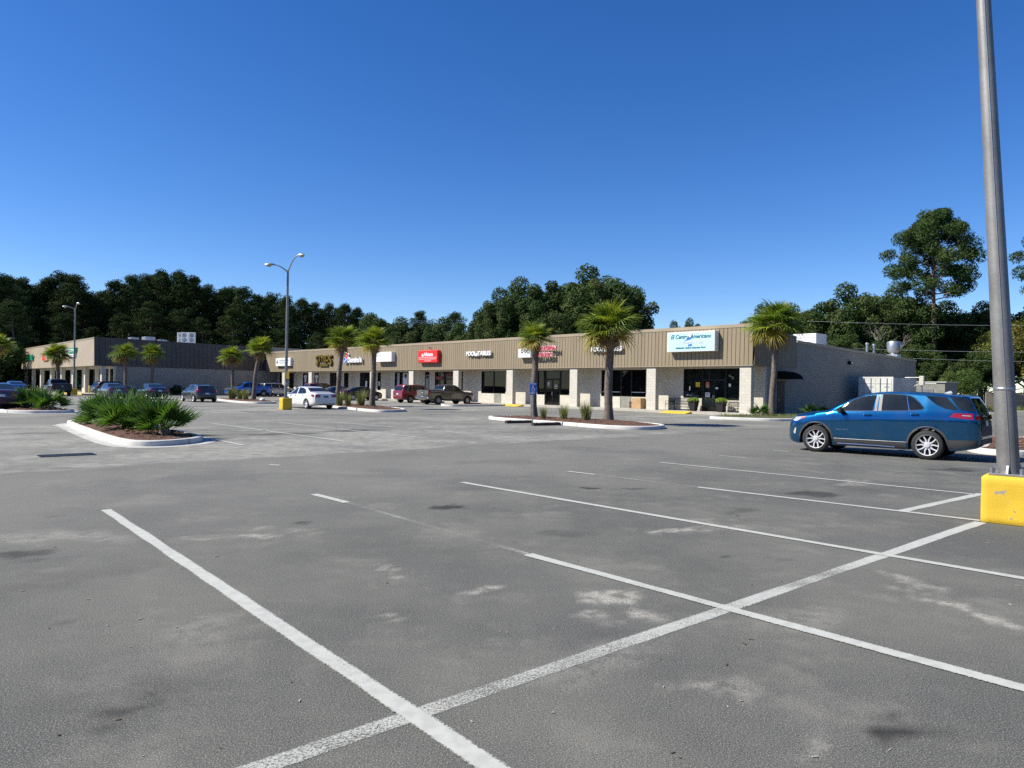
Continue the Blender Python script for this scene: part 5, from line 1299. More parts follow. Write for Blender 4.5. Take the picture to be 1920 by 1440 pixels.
_wheels = {}
def wheel_meshes(r, rim, w, style):
    key = (r, rim, w, style)
    if key in _wheels: return _wheels[key]
    t = MB(); t.lathe([(rim * 0.96, -w / 2 + 0.02), (rim, -w / 2), (r * 0.93, -w / 2 + 0.004), (r * 0.985, -w / 2 + 0.03), (r, -w / 2 + 0.06), (r, w / 2 - 0.06), (r * 0.985, w / 2 - 0.03), (r * 0.93, w / 2 - 0.004), (rim, w / 2), (rim * 0.96, w / 2 - 0.02), (rim * 0.95, -w / 2 + 0.02)], 40, axis='Y')
    tm = t.mesh('tyre', M['tyre'], smooth=True, angle=50)
    m = MB(); m.lathe([(rim * 0.93, w / 2 - 0.11), (rim * 0.93, w / 2 - 0.02), (rim * 0.985, w / 2 - 0.003), (rim * 0.985, w / 2 - 0.012)], 40, axis='Y')
    if style == 'split':
        for i in range(5):
            a = 2 * math.pi * i / 5 + 0.3
            for d in (-1, 1):
                P = []
                for rr, off, hw in ((rim * 0.12, 0.02, 0.022), (rim * 0.5, 0.035, 0.017), (rim * 0.95, 0.105 * 1, 0.017)):
                    c = Vector((math.cos(a), 0, math.sin(a))) * rr; sd_ = Vector((-math.sin(a), 0, math.cos(a)))
                    P.append((c + sd_ * (d * off * rim / 0.27 - hw), c + sd_ * (d * off * rim / 0.27 + hw), rr))
                for (p0, p1, ra), (q0, q1, rb) in zip(P[:-1], P[1:]):
                    ya = w / 2 - 0.03 - 0.02 * (1 - ra / rim); yb = w / 2 - 0.03 - 0.02 * (1 - rb / rim)
                    m.quad((p0.x, ya, p0.z), (p1.x, ya, p1.z), (q1.x, yb, q1.z), (q0.x, yb, q0.z))
                    m.quad((p0.x, ya - 0.03, p0.z), (p0.x, ya, p0.z), (q0.x, yb, q0.z), (q0.x, yb - 0.03, q0.z))
                    m.quad((p1.x, ya, p1.z), (p1.x, ya - 0.03, p1.z), (q1.x, yb - 0.03, q1.z), (q1.x, yb, q1.z))
    else:
        n = 5 if style == 'five' else 6
        for i in range(n):
            a = 2 * math.pi * i / n + 0.2; u = Vector((math.cos(a), 0, math.sin(a))); v = Vector((-math.sin(a), 0, math.cos(a)))
            p = [u * rim * 0.1 - v * 0.05, u * rim * 0.1 + v * 0.05, u * rim * 0.95 + v * 0.032, u * rim * 0.95 - v * 0.032]
            y = w / 2 - 0.035
            m.quad(*[(q.x, y, q.z) for q in p])
            for q0, q1 in ((p[0], p[3]), (p[1], p[2])): m.quad((q0.x, y, q0.z), (q1.x, y, q1.z), (q1.x, y - 0.03, q1.z), (q0.x, y - 0.03, q0.z))
    m.lathe([(rim * 0.24, w / 2 - 0.05), (rim * 0.24, w / 2 - 0.025), (rim * 0.2, w / 2 - 0.015), (0, w / 2 - 0.012)], 16, axis='Y')
    rm = m.mesh('rim', M['alloy' if style in ('split', 'five') else 'dull_alloy'], smooth=True, angle=30)
    k = MB(); k.lathe([(rim * 0.95, w / 2 - 0.12), (0, w / 2 - 0.12)], 24, axis='Y'); k.lathe([(rim * 0.55, w / 2 - 0.10), (rim * 0.55, w / 2 - 0.08), (0, w / 2 - 0.08)], 20, axis='Y')
    km = k.mesh('brake_disc', M['wheel_well'])
    _wheels[key] = (tm, rm, km); return _wheels[key]

def vehicle(S, name, loc, heading, paint, label, cat, W, front_win, rear_win, extra_win=(), ws=None, rwn=None, tail=None, rim=0.22, rwid=0.215, style='five', track=None,
            plate=(0.78, 0.9), head=None, cladding=None, detail=0, belt_trim=None, handles=(), seams=(), mirror=(0.75, 1.05), tail_mat='tail_red', plate_mat='plate', glass='car_glass'):
    t = thing(name, (loc[0], loc[1], 0), heading, label, cat)
    S.body().build('body', [paint], t, smooth=True, angle=32)
    if ws: S.top_patch(ws[0], ws[1], 16.05).build('windshield', M[glass], t, smooth=True)
    if rwn: S.top_patch(rwn[0], rwn[1], 16.3).build('rear_window', M[glass], t, smooth=True)
    tm, rm, km = wheel_meshes(S.rw, rim, rwid, style); tr = track or W - 0.02
    for a in S.ax:
        for sd_ in (1, -1):
            w = bpy.data.objects.new('wheel', None); col.objects.link(w); w.parent = t; w.location = (a, sd_ * (tr - rwid / 2), S.rw); w.rotation_euler = (0, 0, 0 if sd_ > 0 else math.pi)
            obj('tyre', tm, w); obj('rim', rm, w); obj('brake_disc', km, w)
            wl_ = MB(); rows = []
            for j in range(13):
                an = math.pi * j / 12; rows.append([(a + (S.ar - 0.005) * math.cos(an), sd_ * yy, S.rw + (S.ar - 0.005) * math.sin(an)) for yy in (W * 0.45, W - 0.012)])
            wl_.grid(rows); wl_.build('wheel_arch_liner', M['wheel_well'], t)
    for sd_ in (1, -1):
        for poly in [front_win, rear_win] + list(extra_win):
            if poly: S.side_patch(poly, sd_, 0.006).build('side_window', M[glass], t, smooth=True)
        if tail:
            (xa, xb, za, zb), (ya, yb, zc, zd) = tail
            lm = MB()
            if xb > xa:
                q = S.side_patch([(xa, za), (xb, lerp(za, zb, 0.35)), (xb - 0.02, zb), (xa, zb)], sd_, 0.010, 6, 3); lm.v += q.v; lm.f += q.f; lm.mi += q.mi
            q = S.end_patch(sd_ * ya, sd_ * yb, zc, zd, 0.012); n0 = len(lm.v); lm.v += q.v; lm.f += [tuple(n0 + i for i in f) for f in q.f]; lm.mi += q.mi
            lm.build('taillight', M[tail_mat], t, smooth=True)
        if head:
            lm = S.side_patch(head, sd_, 0.010, 6, 3); lm.build('headlight', M['lamp_clear'], t, smooth=True)
        mx, mz = mirror; my = S.side_y(mx, mz - 0.06)
        mb = MB(); rows = []
        for i in range(7):
            u = i / 6; sc_ = math.sin(math.pi * (0.18 + 0.64 * u)) ** 0.5
            rows.append([(mx + 0.03 - 0.10 * (1 - math.cos(v)) * 0.5 * 1.4 * sc_ + 0.04, sd_ * (my + 0.03 + 0.20 * u), mz + 0.075 * math.sin(v) * sc_) for v in [2 * math.pi * j / 10 for j in range(11)]])
        mb.grid(rows); n0 = len(mb.v); mb.f += [tuple(range(10)), tuple(66 + i for i in range(10))]; mb.mi += [0, 0]
        mi_ = mb.build('mirror', paint if not detail else M['black'], t, smooth=True)
        for h in handles:
            hx, hz = h; hy = S.side_y(hx, hz); hb = MB(); hb.tube([(hx - 0.09, sd_ * (hy + 0.005), hz), (hx - 0.07, sd_ * (hy + 0.035), hz), (hx + 0.07, sd_ * (hy + 0.038), hz), (hx + 0.09, sd_ * (hy + 0.005), hz)], 0.016, 6); hb.build('door_handle', paint if detail else M['chrome'], t, smooth=True)
        for ln in seams: S.side_line(ln, sd_, 0.0045, 0.0).build('door_gap', M['seam'], t)
        if cladding:
            for poly in cladding: S.side_patch(poly, sd_, 0.008, 10, 3).build('cladding', M['cladding'], t, smooth=True)
    if plate:
        p = S.end_patch(-0.155, 0.155, plate[0], plate[1], 0.016); p.build('licence_plate', M[plate_mat], t)
    return t

# --- the blue crossover in front
EQ = Shape(top=[(-2.445, 0.52), (-2.44, 0.75), (-2.425, 1.0), (-2.39, 1.15), (-2.30, 1.36), (-2.20, 1.53), (-2.17, 1.575), (-2.10, 1.59), (-1.5, 1.645), (-0.9, 1.675), (-0.45, 1.68), (-0.1, 1.655), (0.2, 1.595), (0.5, 1.475), (0.9, 1.265), (1.12, 1.145), (1.3, 1.115), (1.65, 1.075), (1.92, 1.0), (2.06, 0.92), (2.15, 0.80), (2.20, 0.66), (2.23, 0.48)],
           belt=[(-2.4, 1.17), (-2.0, 1.215), (-1.3, 1.215), (-0.9, 1.19), (0, 1.155), (0.9, 1.115), (1.3, 1.05), (2.3, 0.8)],
           plan=[(-2.445, 0.66), (-2.42, 0.74), (-2.35, 0.81), (-2.2, 0.862), (-1.9, 0.895), (-1.35, 0.918), (0, 0.918), (1.35, 0.912), (1.75, 0.875), (2.0, 0.79), (2.13, 0.69), (2.2, 0.58), (2.23, 0.46)],
           bot=[(-2.445, 0.42), (-2.36, 0.33), (-2.0, 0.25), (-1.0, 0.215), (1.0, 0.215), (1.9, 0.21), (2.1, 0.25), (2.23, 0.36)], axles=(-1.348, 1.348), rw=0.36, arch=0.425, roofw=0.79)
M['eq_blue'] = carpaint('eq_blue', (0.003, 0.118, 0.285), 0.90, 0.22)
fwn = [(0.88, 1.135), (0.62, 1.31), (0.36, 1.455), (0.1, 1.545), (-0.15, 1.585), (-0.12, 1.165)]
rwi = [(-0.30, 1.175), (-0.30, 1.595), (-0.55, 1.598), (-0.84, 1.580), (-0.93, 1.20)]
rq = [(-0.955, 1.205), (-0.87, 1.572), (-1.0, 1.53), (-1.15, 1.40), (-1.255, 1.275), (-1.22, 1.235)]
qw = [(-1.27, 1.575), (-1.73, 1.55), (-1.98, 1.27), (-1.96, 1.24), (-1.72, 1.27), (-1.50, 1.38)]
eq = vehicle(EQ, 'blue_crossover', (9.882, 19.198), R(136.75), M['eq_blue'], 'metallic blue crossover parked near the yellow lamp base', 'car', 0.92, fwn, rwi, (rq, qw), (0.22, 1.10), (-2.37, -2.20),
             ((-2.30, -1.83, 1.02, 1.165), (0.80, 0.34, 1.02, 1.13)), 0.262, 0.225, 'split', 0.915, (0.86, 0.99), [(1.6, 0.965), (1.92, 0.80), (2.02, 0.84), (1.95, 0.93)],
             [[(-0.88, 0.235), (-0.88, 0.40), (0.87, 0.40), (0.87, 0.235)], [(-2.40, 0.36), (-2.40, 0.53), (-1.80, 0.51), (-1.80, 0.27)]], 1, None,
             ((0.03, 1.055), (-1.07, 1.105)), ([(0.905, 1.08), (0.92, 0.75), (0.905, 0.42)], [(-0.15, 1.14), (-0.16, 0.70), (-0.15, 0.28)], [(-1.33, 1.12), (-1.28, 0.98), (-1.17, 0.85)], [(-1.02, 0.60), (-0.99, 0.45)]), (0.66, 1.15))
for sd_ in (1, -1):
    EQ.side_patch([(-0.125, 1.165), (-0.155, 1.585), (-0.21, 1.592), (-0.205, 1.17)], sd_, 0.009, 4, 6).build('door_pillar', M['pillar_grey'], eq, smooth=True)
    EQ.side_patch([(-0.215, 1.17), (-0.22, 1.592), (-0.295, 1.595), (-0.295, 1.172)], sd_, 0.009, 4, 6).build('door_pillar', M['pillar_grey'], eq, smooth=True)
    EQ.side_line([(0.91, 1.125), (0.0, 1.155), (-0.93, 1.188), (-1.22, 1.222), (-1.27, 1.275), (-1.15, 1.42), (-1.0, 1.545), (-0.85, 1.588), (-0.5, 1.607), (-0.15, 1.60), (0.1, 1.558), (0.36, 1.468), (0.62, 1.323), (0.91, 1.125)], sd_, 0.0085, 0.006, 4).build('chrome_trim', M['chrome'], eq, smooth=True)
    EQ.side_line([(-0.94, 1.20), (-0.855, 1.58)], sd_, 0.010, 0.006).build('window_post', M['chrome'], eq)
    EQ.side_line([(0.78, 0.275), (-0.2, 0.275), (-0.62, 0.265)], sd_, 0.011, 0.010).build('sill_strip', M['chrome'], eq, smooth=True)
    EQ.side_line([(0.87, 0.405), (-0.88, 0.405)], sd_, 0.004, 0.008).build('cladding_edge', M['galv'], eq)
    for ax_ in EQ.ax:
        a = MB(); rows = []
        for j in range(25):
            an = math.pi * (0.02 + 0.96 * j / 24) ; row = []
            for rr in (0.420, 0.445, 0.468):
                x, z = ax_ + rr * math.cos(an), 0.36 + rr * math.sin(an); z = max(z, 0.30); row.append((x, sd_ * (max(EQ.side_y(ax_ + 0.45 * math.cos(an), z), 0.86 if abs(x) < 1.9 else 0.8) + (0.012 if rr < 0.46 else 0.004)), z))
            rows.append(row)
        a.grid(rows); a.build('arch_trim', M['cladding'], eq, smooth=True)
    # fuel flap outline
    if sd_ == 1:
        P_ = []
        for j in range(25):
            an = 2 * math.pi * j / 24; x = -1.565 + 0.115 * math.copysign(abs(math.cos(an)) ** 0.5, math.cos(an)); z = 1.005 + 0.075 * math.copysign(abs(math.sin(an)) ** 0.5, math.sin(an)); P_.append((x, EQ.side_y(x, z) + 0.0, z))
        a = MB(); a.tube(P_, 0.0035, 5, False); a.build('fuel_flap_gap', M['seam'], eq)
    a = EQ.side_patch([(1.62, 0.955), (1.72, 0.945), (1.80, 0.90), (1.66, 0.915)], sd_, 0.016, 4, 2); a.build('turn_signal', M['amber'], eq)
    a = EQ.side_patch([(1.93, 0.44), (1.90, 0.62), (1.94, 0.64), (1.99, 0.50)], sd_, 0.010, 4, 3); a.build('fog_lamp', M['lamp_clear'], eq)
    tl_ = EQ.side_patch([(-2.26, 1.10), (-2.26, 1.118), (-2.08, 1.125), (-2.08, 1.11)], sd_, 0.018, 5, 2); tl_.build('reversing_lamp', M['lamp_clear'], eq, smooth=True)
bdg = text('EQUINOX', 0.047, M['chrome'], eq, 0, 0, 0, 0.003, spacing=1.5, sx=1.05, name='model_lettering')
bdg.rotation_euler = (math.pi / 2, 0, math.pi); bdg.location = (0.655, EQ.side_y(0.65, 0.645) + 0.006, 0.645)
a = MB(); rows = []
for i in range(7):
    u = i / 6; rows.append([(-1.50 - 0.20 * u, y, 1.642 + (0.075 * u ** 0.7 if y == 0 else 0.0) * (1 if u < 0.95 else 0.2)) for y in (-0.035, 0, 0.035)])
a.grid(rows); a.build('shark_fin', M['lamp_clear'], eq, smooth=True)  # pale finish paints in the sunlit white of the fin
a = EQ.top_patch(-2.20, -2.03, 16.0, 0.012); a.build('spoiler', M['eq_blue'], eq, smooth=True)
a = EQ.end_patch(-0.62, 0.62, 0.56, 0.60, 0.014); a.build('bumper_strip', M['chrome'], eq)
a = EQ.end_patch(-0.66, 0.66, 0.42, 0.55, 0.012); a.build('rear_bumper', M['cladding'], eq)
a = EQ.end_patch(-0.07, 0.07, 1.05, 1.10, 0.018); a.build('emblem', M['gold'], eq)
a = EQ.end_patch(-0.62, 0.62, 0.62, 0.84, 0.008); a.build('tailgate_shadow', M['cladding'], eq, smooth=True)  # dark patch that paints the shade onto the tailgate
for sd_ in (1, -1): EQ.side_patch([(-2.33, 1.22), (-2.18, 1.55), (-1.80, 1.555), (-2.03, 1.25)], sd_, 0.007, 8, 5).build('pillar_glass', M['car_glass'], eq, smooth=True)

# --- shared shapes for the rest
def sedan(): return Shape(top=[(-2.42, 0.50), (-2.41, 0.80), (-2.38, 1.0), (-2.30, 1.07), (-1.80, 1.105), (-1.62, 1.14), (-1.0, 1.39), (-0.6, 1.455), (-0.1, 1.478), (0.25, 1.455), (0.6, 1.345), (1.05, 1.09), (1.2, 1.01), (1.75, 0.94), (2.12, 0.84), (2.28, 0.70), (2.36, 0.45)],
    belt=[(-2.4, 0.98), (-1.4, 0.985), (0, 0.95), (1.1, 0.92), (2.3, 0.72)], plan=[(-2.42, 0.66), (-2.38, 0.76), (-2.2, 0.84), (-1.7, 0.895), (-1, 0.915), (1, 0.915), (1.6, 0.895), (2.0, 0.80), (2.2, 0.68), (2.32, 0.52), (2.36, 0.42)],
    bot=[(-2.42, 0.42), (-2.3, 0.30), (-1.8, 0.22), (1.8, 0.2), (2.15, 0.22), (2.36, 0.34)], axles=(-1.40, 1.40), rw=0.325, arch=0.375, roofw=0.70)
def hatch(): return Shape(top=[(-2.06, 0.5), (-2.05, 0.75), (-2.0, 0.95), (-1.92, 1.06), (-1.60, 1.33), (-1.52, 1.385), (-1.2, 1.425), (-0.6, 1.468), (-0.1, 1.475), (0.25, 1.44), (0.6, 1.32), (1.0, 1.10), (1.15, 1.02), (1.65, 0.93), (2.0, 0.82), (2.15, 0.65), (2.22, 0.44)],
    belt=[(-2, 1.05), (-1.2, 1.02), (0, 0.955), (1.1, 0.92), (2.2, 0.7)], plan=[(-2.06, 0.64), (-2.0, 0.75), (-1.85, 0.83), (-1.4, 0.885), (-0.8, 0.91), (1, 0.91), (1.5, 0.89), (1.85, 0.80), (2.05, 0.68), (2.18, 0.52), (2.22, 0.42)],
    bot=[(-2.06, 0.42), (-1.95, 0.30), (-1.5, 0.22), (1.7, 0.2), (2.0, 0.22), (2.22, 0.34)], axles=(-1.325, 1.325), rw=0.32, arch=0.37, roofw=0.70)
def suv(h=1.72): 
    k = h / 1.72
    return Shape(top=[(-2.22, 0.55), (-2.21, 0.9), (-2.17, 1.08), (-2.08, 1.30 * k), (-1.99, 1.58 * k), (-1.93, 1.65 * k), (-1.7, 1.68 * k), (-0.5, 1.72 * k), (0.1, 1.70 * k), (0.35, 1.62 * k), (0.9, 1.22 * k), (1.05, 1.13 * k), (1.7, 1.06 * k), (2.05, 0.97), (2.18, 0.80), (2.24, 0.5)],
    belt=[(-2.2, 1.08 * k), (0, 1.05 * k), (1.0, 1.03 * k), (2.2, 0.85)], plan=[(-2.22, 0.70), (-2.18, 0.80), (-2.0, 0.87), (-1.5, 0.90), (1.3, 0.90), (1.7, 0.87), (2.0, 0.78), (2.15, 0.66), (2.24, 0.5)],
    bot=[(-2.22, 0.45), (-2.1, 0.34), (-1.7, 0.27), (1.7, 0.25), (2.05, 0.28), (2.24, 0.42)], axles=(-1.31, 1.31), rw=0.35, arch=0.41, roofw=0.77)
def pickup(): return Shape(top=[(-2.72, 0.62), (-2.71, 1.0), (-2.70, 1.26), (-2.66, 1.285), (-1.05, 1.29), (-1.0, 1.30), (-0.93, 1.42), (-0.82, 1.68), (-0.74, 1.735), (-0.5, 1.765), (0.2, 1.775), (0.42, 1.74), (0.62, 1.65), (1.1, 1.29), (1.22, 1.20), (1.5, 1.165), (2.1, 1.12), (2.4, 1.03), (2.52, 0.85), (2.58, 0.55)],
    belt=[(-2.7, 1.24), (-1.1, 1.24), (-0.9, 1.16), (0, 1.14), (1.1, 1.13), (2.5, 0.95)], plan=[(-2.72, 0.84), (-2.66, 0.90), (-2.4, 0.925), (1.6, 0.925), (2.1, 0.89), (2.35, 0.80), (2.5, 0.68), (2.58, 0.55)],
    bot=[(-2.72, 0.5), (-2.5, 0.40), (-2.1, 0.36), (2.1, 0.34), (2.4, 0.36), (2.58, 0.48)], axles=(-1.63, 1.63), rw=0.385, arch=0.455, roofw=0.75)
HD = math.atan2(0.7332, -0.680)      # parked along the stalls, nose away to the left
HIN = math.atan2(0.68, 0.7332)       # nose in to the shop fronts
s_fw = [(1.0, 0.965), (0.62, 1.235), (0.35, 1.355), (0.05, 1.40), (0.0, 0.975)]
s_rw = [(-0.07, 0.98), (-0.05, 1.405), (-0.5, 1.395), (-0.85, 1.32), (-1.2, 1.13), (-1.28, 1.04), (-1.1, 1.0)]
def make_sedan(loc, hd, c, label, metal=0.3, tailz=(0.80, 0.97), **kw):
    return vehicle(sedan(), 'sedan', loc, hd, carpaint('paint_' + label[:14].replace(' ', '_'), c, metal), label, 'car', 0.915, s_fw, s_rw, (), (0.48, 1.12), (-1.60, -1.02), ((-2.30, -1.98, tailz[0], tailz[1]), (0.74, 0.40, tailz[0] - .02, tailz[1])), 0.225, 0.205, 'five', 0.9,
                   (0.76, 0.88), [(1.75, 0.88), (2.05, 0.72), (2.15, 0.76), (2.0, 0.85)], None, 0, None, ((-0.05 + 0.15, 0.90), (-0.95, 0.93)), ([(1.0, 0.9), (1.0, 0.4), (0.9, 0.28)], [(-0.02, 0.95), (-0.04, 0.3)], [(-1.15, 0.96), (-1.02, 0.6)]), (0.85, 1.0), **kw)
make_sedan((-13.72, 48.25), HD, (0.70, 0.70, 0.70), 'white sedan parked beside the middle lamp post', 0.0, plate_mat='plate_dark')
make_sedan((-36.5, 65.2), HD, (0.03, 0.035, 0.045), 'dark sedan behind the palmettos, nearer the black pickup', 0.4)
make_sedan((-33.4, 66.3), HD, (0.012, 0.016, 0.03), 'dark navy sedan behind the palmettos, nearer the grey hatchback', 0.4)
make_sedan((-53.6, 77.0), HD, (0.015, 0.10, 0.38), 'bright blue sedan at the far edge beyond the black pickup', 0.4)
make_sedan((-27.15, 37.5), HD, (0.05, 0.01, 0.03), 'dark maroon car cut off by the picture edge', 0.3)
h_fw = [(0.95, 0.965), (0.6, 1.22), (0.3, 1.355), (0.02, 1.40), (0.0, 0.975)]
h_rw = [(-0.07, 0.985), (-0.05, 1.405), (-0.5, 1.405), (-0.85, 1.36), (-1.15, 1.22), (-1.22, 1.08), (-1.0, 1.02)]
vehicle(hatch(), 'hatchback', (-26.35, 60.1), HD, carpaint('paint_hatch', (0.05, 0.055, 0.065), 0.5), 'dark grey hatchback standing alone in the lane before the grey wall', 'car', 0.91, h_fw, h_rw, (), (0.45, 1.08), (-1.90, -1.60), ((-1.98, -1.60, 0.86, 1.06), (0.72, 0.46, 0.84, 1.0)), 0.225, 0.205, 'five', 0.9,
        (0.66, 0.78), [(1.6, 0.88), (1.92, 0.72), (2.0, 0.76), (1.85, 0.85)], None, 0, None, ((0.1, 0.9), (-0.95, 0.94)), ([(0.95, 0.9), (0.9, 0.3)], [(-0.02, 0.95), (-0.04, 0.3)], [(-1.1, 0.96), (-1.0, 0.6)]), (0.82, 1.0))
v_fw = [(0.82, 1.10), (0.5, 1.36), (0.28, 1.56), (-0.1, 1.60), (-0.08, 1.10)]
v_rw = [(-0.17, 1.10), (-0.17, 1.60), (-1.05, 1.58), (-1.08, 1.10)]
v_qw = [(-1.15, 1.10), (-1.13, 1.575), (-1.78, 1.54), (-1.92, 1.14)]
def make_suv(loc, hd, c, label, h=1.72, metal=0.3, clad=True, **kw):
    return vehicle(suv(h), 'sport_utility', loc, hd, carpaint('paint_' + label[:16].replace(' ', '_'), c, metal), label, 'car', 0.90, v_fw, v_rw, (v_qw,), (0.32, 0.98), (-2.13, -2.0), ((-2.14, -1.94, 0.86, 1.12), (0.80, 0.64, 0.84, 1.14)), 0.225, 0.215, kw.pop('style', 'six'), 0.90,
                   (0.78, 0.9), [(1.75, 0.96), (2.05, 0.78), (2.1, 0.84), (1.95, 0.94)], [[(-0.88, 0.28), (-0.88, 0.46), (0.88, 0.46), (0.88, 0.28)], [(-2.18, 0.42), (-2.18, 0.60), (-1.78, 0.60), (-1.76, 0.32)]] if clad else None, 0, None,
                   ((0.02, 0.98), (-1.0, 1.0)), ([(0.85, 1.05), (0.86, 0.45)], [(-0.12, 1.08), (-0.13, 0.42)], [(-1.1, 1.08), (-1.02, 0.75)]), (0.72, 1.16), **kw)
def nose_in(px, Y, back=0.0): return (bearing(px, Y) , Y)
make_suv((-9.1, 68.5), HIN, (0.22, 0.008, 0.014), 'red sport utility parked nose in left of the grey pickup', 1.74, 0.25)
make_suv((-29.4, 89.6), HIN, (0.36, 0.38, 0.42), 'silver sport utility nearest the middle lamp post', 1.70, 0.6, False)
make_suv((-31.2, 91.6), HIN, (0.20, 0.21, 0.23), 'grey sport utility between the silver one and the white one', 1.70, 0.6, False)
make_suv((-33.1, 93.0), HIN, (0.66, 0.66, 0.66), 'white sport utility next to the bright blue pickup', 1.60, 0.0, False)
make_suv((-21.4, 81.0), HIN, (0.14, 0.008, 0.012), 'dark red vehicle seen above the white sedan roof', 1.78, 0.25, False)
make_sedan((-18.9, 78.3), HIN, (0.03, 0.06, 0.13), 'blue sedan half hidden behind a palm trunk', 0.4)
make_suv((-44.0, 79.2), math.atan2(0.82, 0.567), (0.012, 0.013, 0.014), 'dark wagon in the shade at the corner of the grey wall', 1.55, 0.2)
make_sedan((-15.9, 75.2), HIN, (0.010, 0.011, 0.012), 'black sedan parked nose in behind the grass tufts', 0.3)
p_fw = [(1.02, 1.17), (0.78, 1.40), (0.55, 1.60), (0.15, 1.665), (0.10, 1.175)]
p_rw = [(0.02, 1.175), (0.05, 1.67), (-0.45, 1.66), (-0.68, 1.62), (-0.74, 1.2)]
def make_pickup(loc, hd, c, label, metal=0.4, **kw):
    t = vehicle(pickup(), 'pickup_truck', loc, hd, carpaint('paint_' + label[:15].replace(' ', '_'), c, metal), label, 'truck', 0.925, p_fw, p_rw, (), (0.60, 1.18), (-0.97, -0.80), ((-2.66, -2.50, 0.86, 1.24), (0.88, 0.76, 0.86, 1.24)), 0.25, 0.245, kw.pop('style', 'six'), 0.925,
                   (0.60, 0.72), [(2.1, 1.05), (2.38, 0.84), (2.42, 0.92), (2.3, 1.02)], None, 0, None, ((0.18, 1.05), (-0.6, 1.07)), ([(1.1, 1.12), (1.1, 0.45)], [(0.06, 1.15), (0.06, 0.42)], [(-0.82, 1.18), (-0.85, 0.42)], [(-0.96, 1.25), (-0.96, 0.45)]), (0.95, 1.22), **kw)
    S_ = pickup()
    a = MB(); a.quad((-2.6, -0.78, 1.296), (-1.1, -0.78, 1.300), (-1.1, 0.78, 1.300), (-2.6, 0.78, 1.296)); a.build('bed_opening', M['wheel_well'], t)
    a = MB(); a.bbox(-2.86, -2.70, -0.86, 0.86, 0.50, 0.70, 0.03); a.build('rear_bumper', M['chrome' if metal > 0.35 else 'black'], t)
    a = S_.end_patch(-0.74, 0.74, 0.80, 1.235, 0.008); a.build('tailgate', kw.get('tg', bpy.data.materials.get('paint_' + label[:15].replace(' ', '_'))), t)
    a = S_.end_patch(-0.09, 0.09, 1.0, 1.06, 0.016); a.build('emblem', M['chrome'], t)
    a = S_.end_patch(-0.6, 0.6, 0.72, 1.0, 0.012, True); a.build('grille', M['black'], t)
    return t
make_pickup((-5.8, 64.1), HIN, (0.085, 0.080, 0.068), 'grey brown crew cab pickup parked nose in by the cream column', 0.5)
make_pickup((-31.9, 88.5 - 2.3), HIN + math.pi, (0.012, 0.13, 0.52), 'bright blue pickup facing out before the shaded wall', 0.4)
make_pickup((-47.9, 75.2), HD, (0.010, 0.010, 0.012), 'black pickup seen from behind near the far lamp post', 0.2, tail_mat='tail_red')
# ------------------------------------------------------------------ palms
def frond_mesh(name, mat, seed, petiole, leaf, n=30, spread=150, droop=0.5, width=0.034, fold=0.35, costa=0.35):
    """one fan leaf: stalk along +x, blade of separate leaflets"""
    rd = random.Random(seed); mb = MB()
    mb.tube([(0, 0, 0), (petiole * 0.5, 0, 0.02), (petiole, 0, 0.0)], [0.018, 0.013, 0.009], 4, False)
    for i in range(n):
        u = -1 + 2 * (i + 0.5) / n; a = R(spread) * u + rd.uniform(-0.03, 0.03)
        L = leaf * (1.0 - 0.35 * abs(u) ** 1.5) * rd.uniform(0.88, 1.06)
        b0 = Vector((petiole + costa * leaf * 0.5 * (1 - abs(u)) ** 0.8, 0, -0.05 * (1 - abs(u))))
        d = Vector((math.cos(a), math.sin(a), fold * abs(math.sin(a)) * 0.6 + rd.uniform(-0.05, 0.05))); d.normalize()
        sd_ = Vector((-math.sin(a), math.cos(a), 0.0)); P = []; k = 4
        dr = droop * rd.uniform(0.6, 1.3)
        for j in range(k + 1):
            t = j / k; p = b0 + d * (L * t) + Vector((0, 0, -dr * L * max(0.0, t - 0.35) ** 2 * 1.5)); w = width * (0.35 + 0.65 * min(1, t * 4)) * (1 - 0.92 * max(0, (t - 0.3) / 0.7) ** 1.3)
            tw = 0.35 * (1 if i % 2 else -1)
            P.append((p + (sd_ + Vector((0, 0, tw))) * w, p - (sd_ + Vector((0, 0, tw))) * w))
        n0 = len(mb.v)
        for q0, q1 in P: mb.v += [tuple(q0), tuple(q1)]
        for j in range(k): mb.f.append((n0 + 2 * j, n0 + 2 * j + 1, n0 + 2 * j + 3, n0 + 2 * j + 2)); mb.mi.append(0)
    return mb.mesh(name, mat, fix=False)
FG = [frond_mesh('frond', M['frond_green'], s_, 0.62, 1.0, 32, 145, 0.34) for s_ in (1, 2, 3)]
FD = [frond_mesh('frond', M['frond_dark'], s_, 0.66, 1.0, 30, 140, 0.7) for s_ in (4, 5)]
FY_ = [frond_mesh('frond', M['frond_yellow'], s_, 0.62, 0.92, 28, 135, 0.9) for s_ in (6, 7)]
FR = [frond_mesh('frond', M['frond_dry'], s_, 0.6, 0.8, 22, 120, 1.1) for s_ in (8,)]
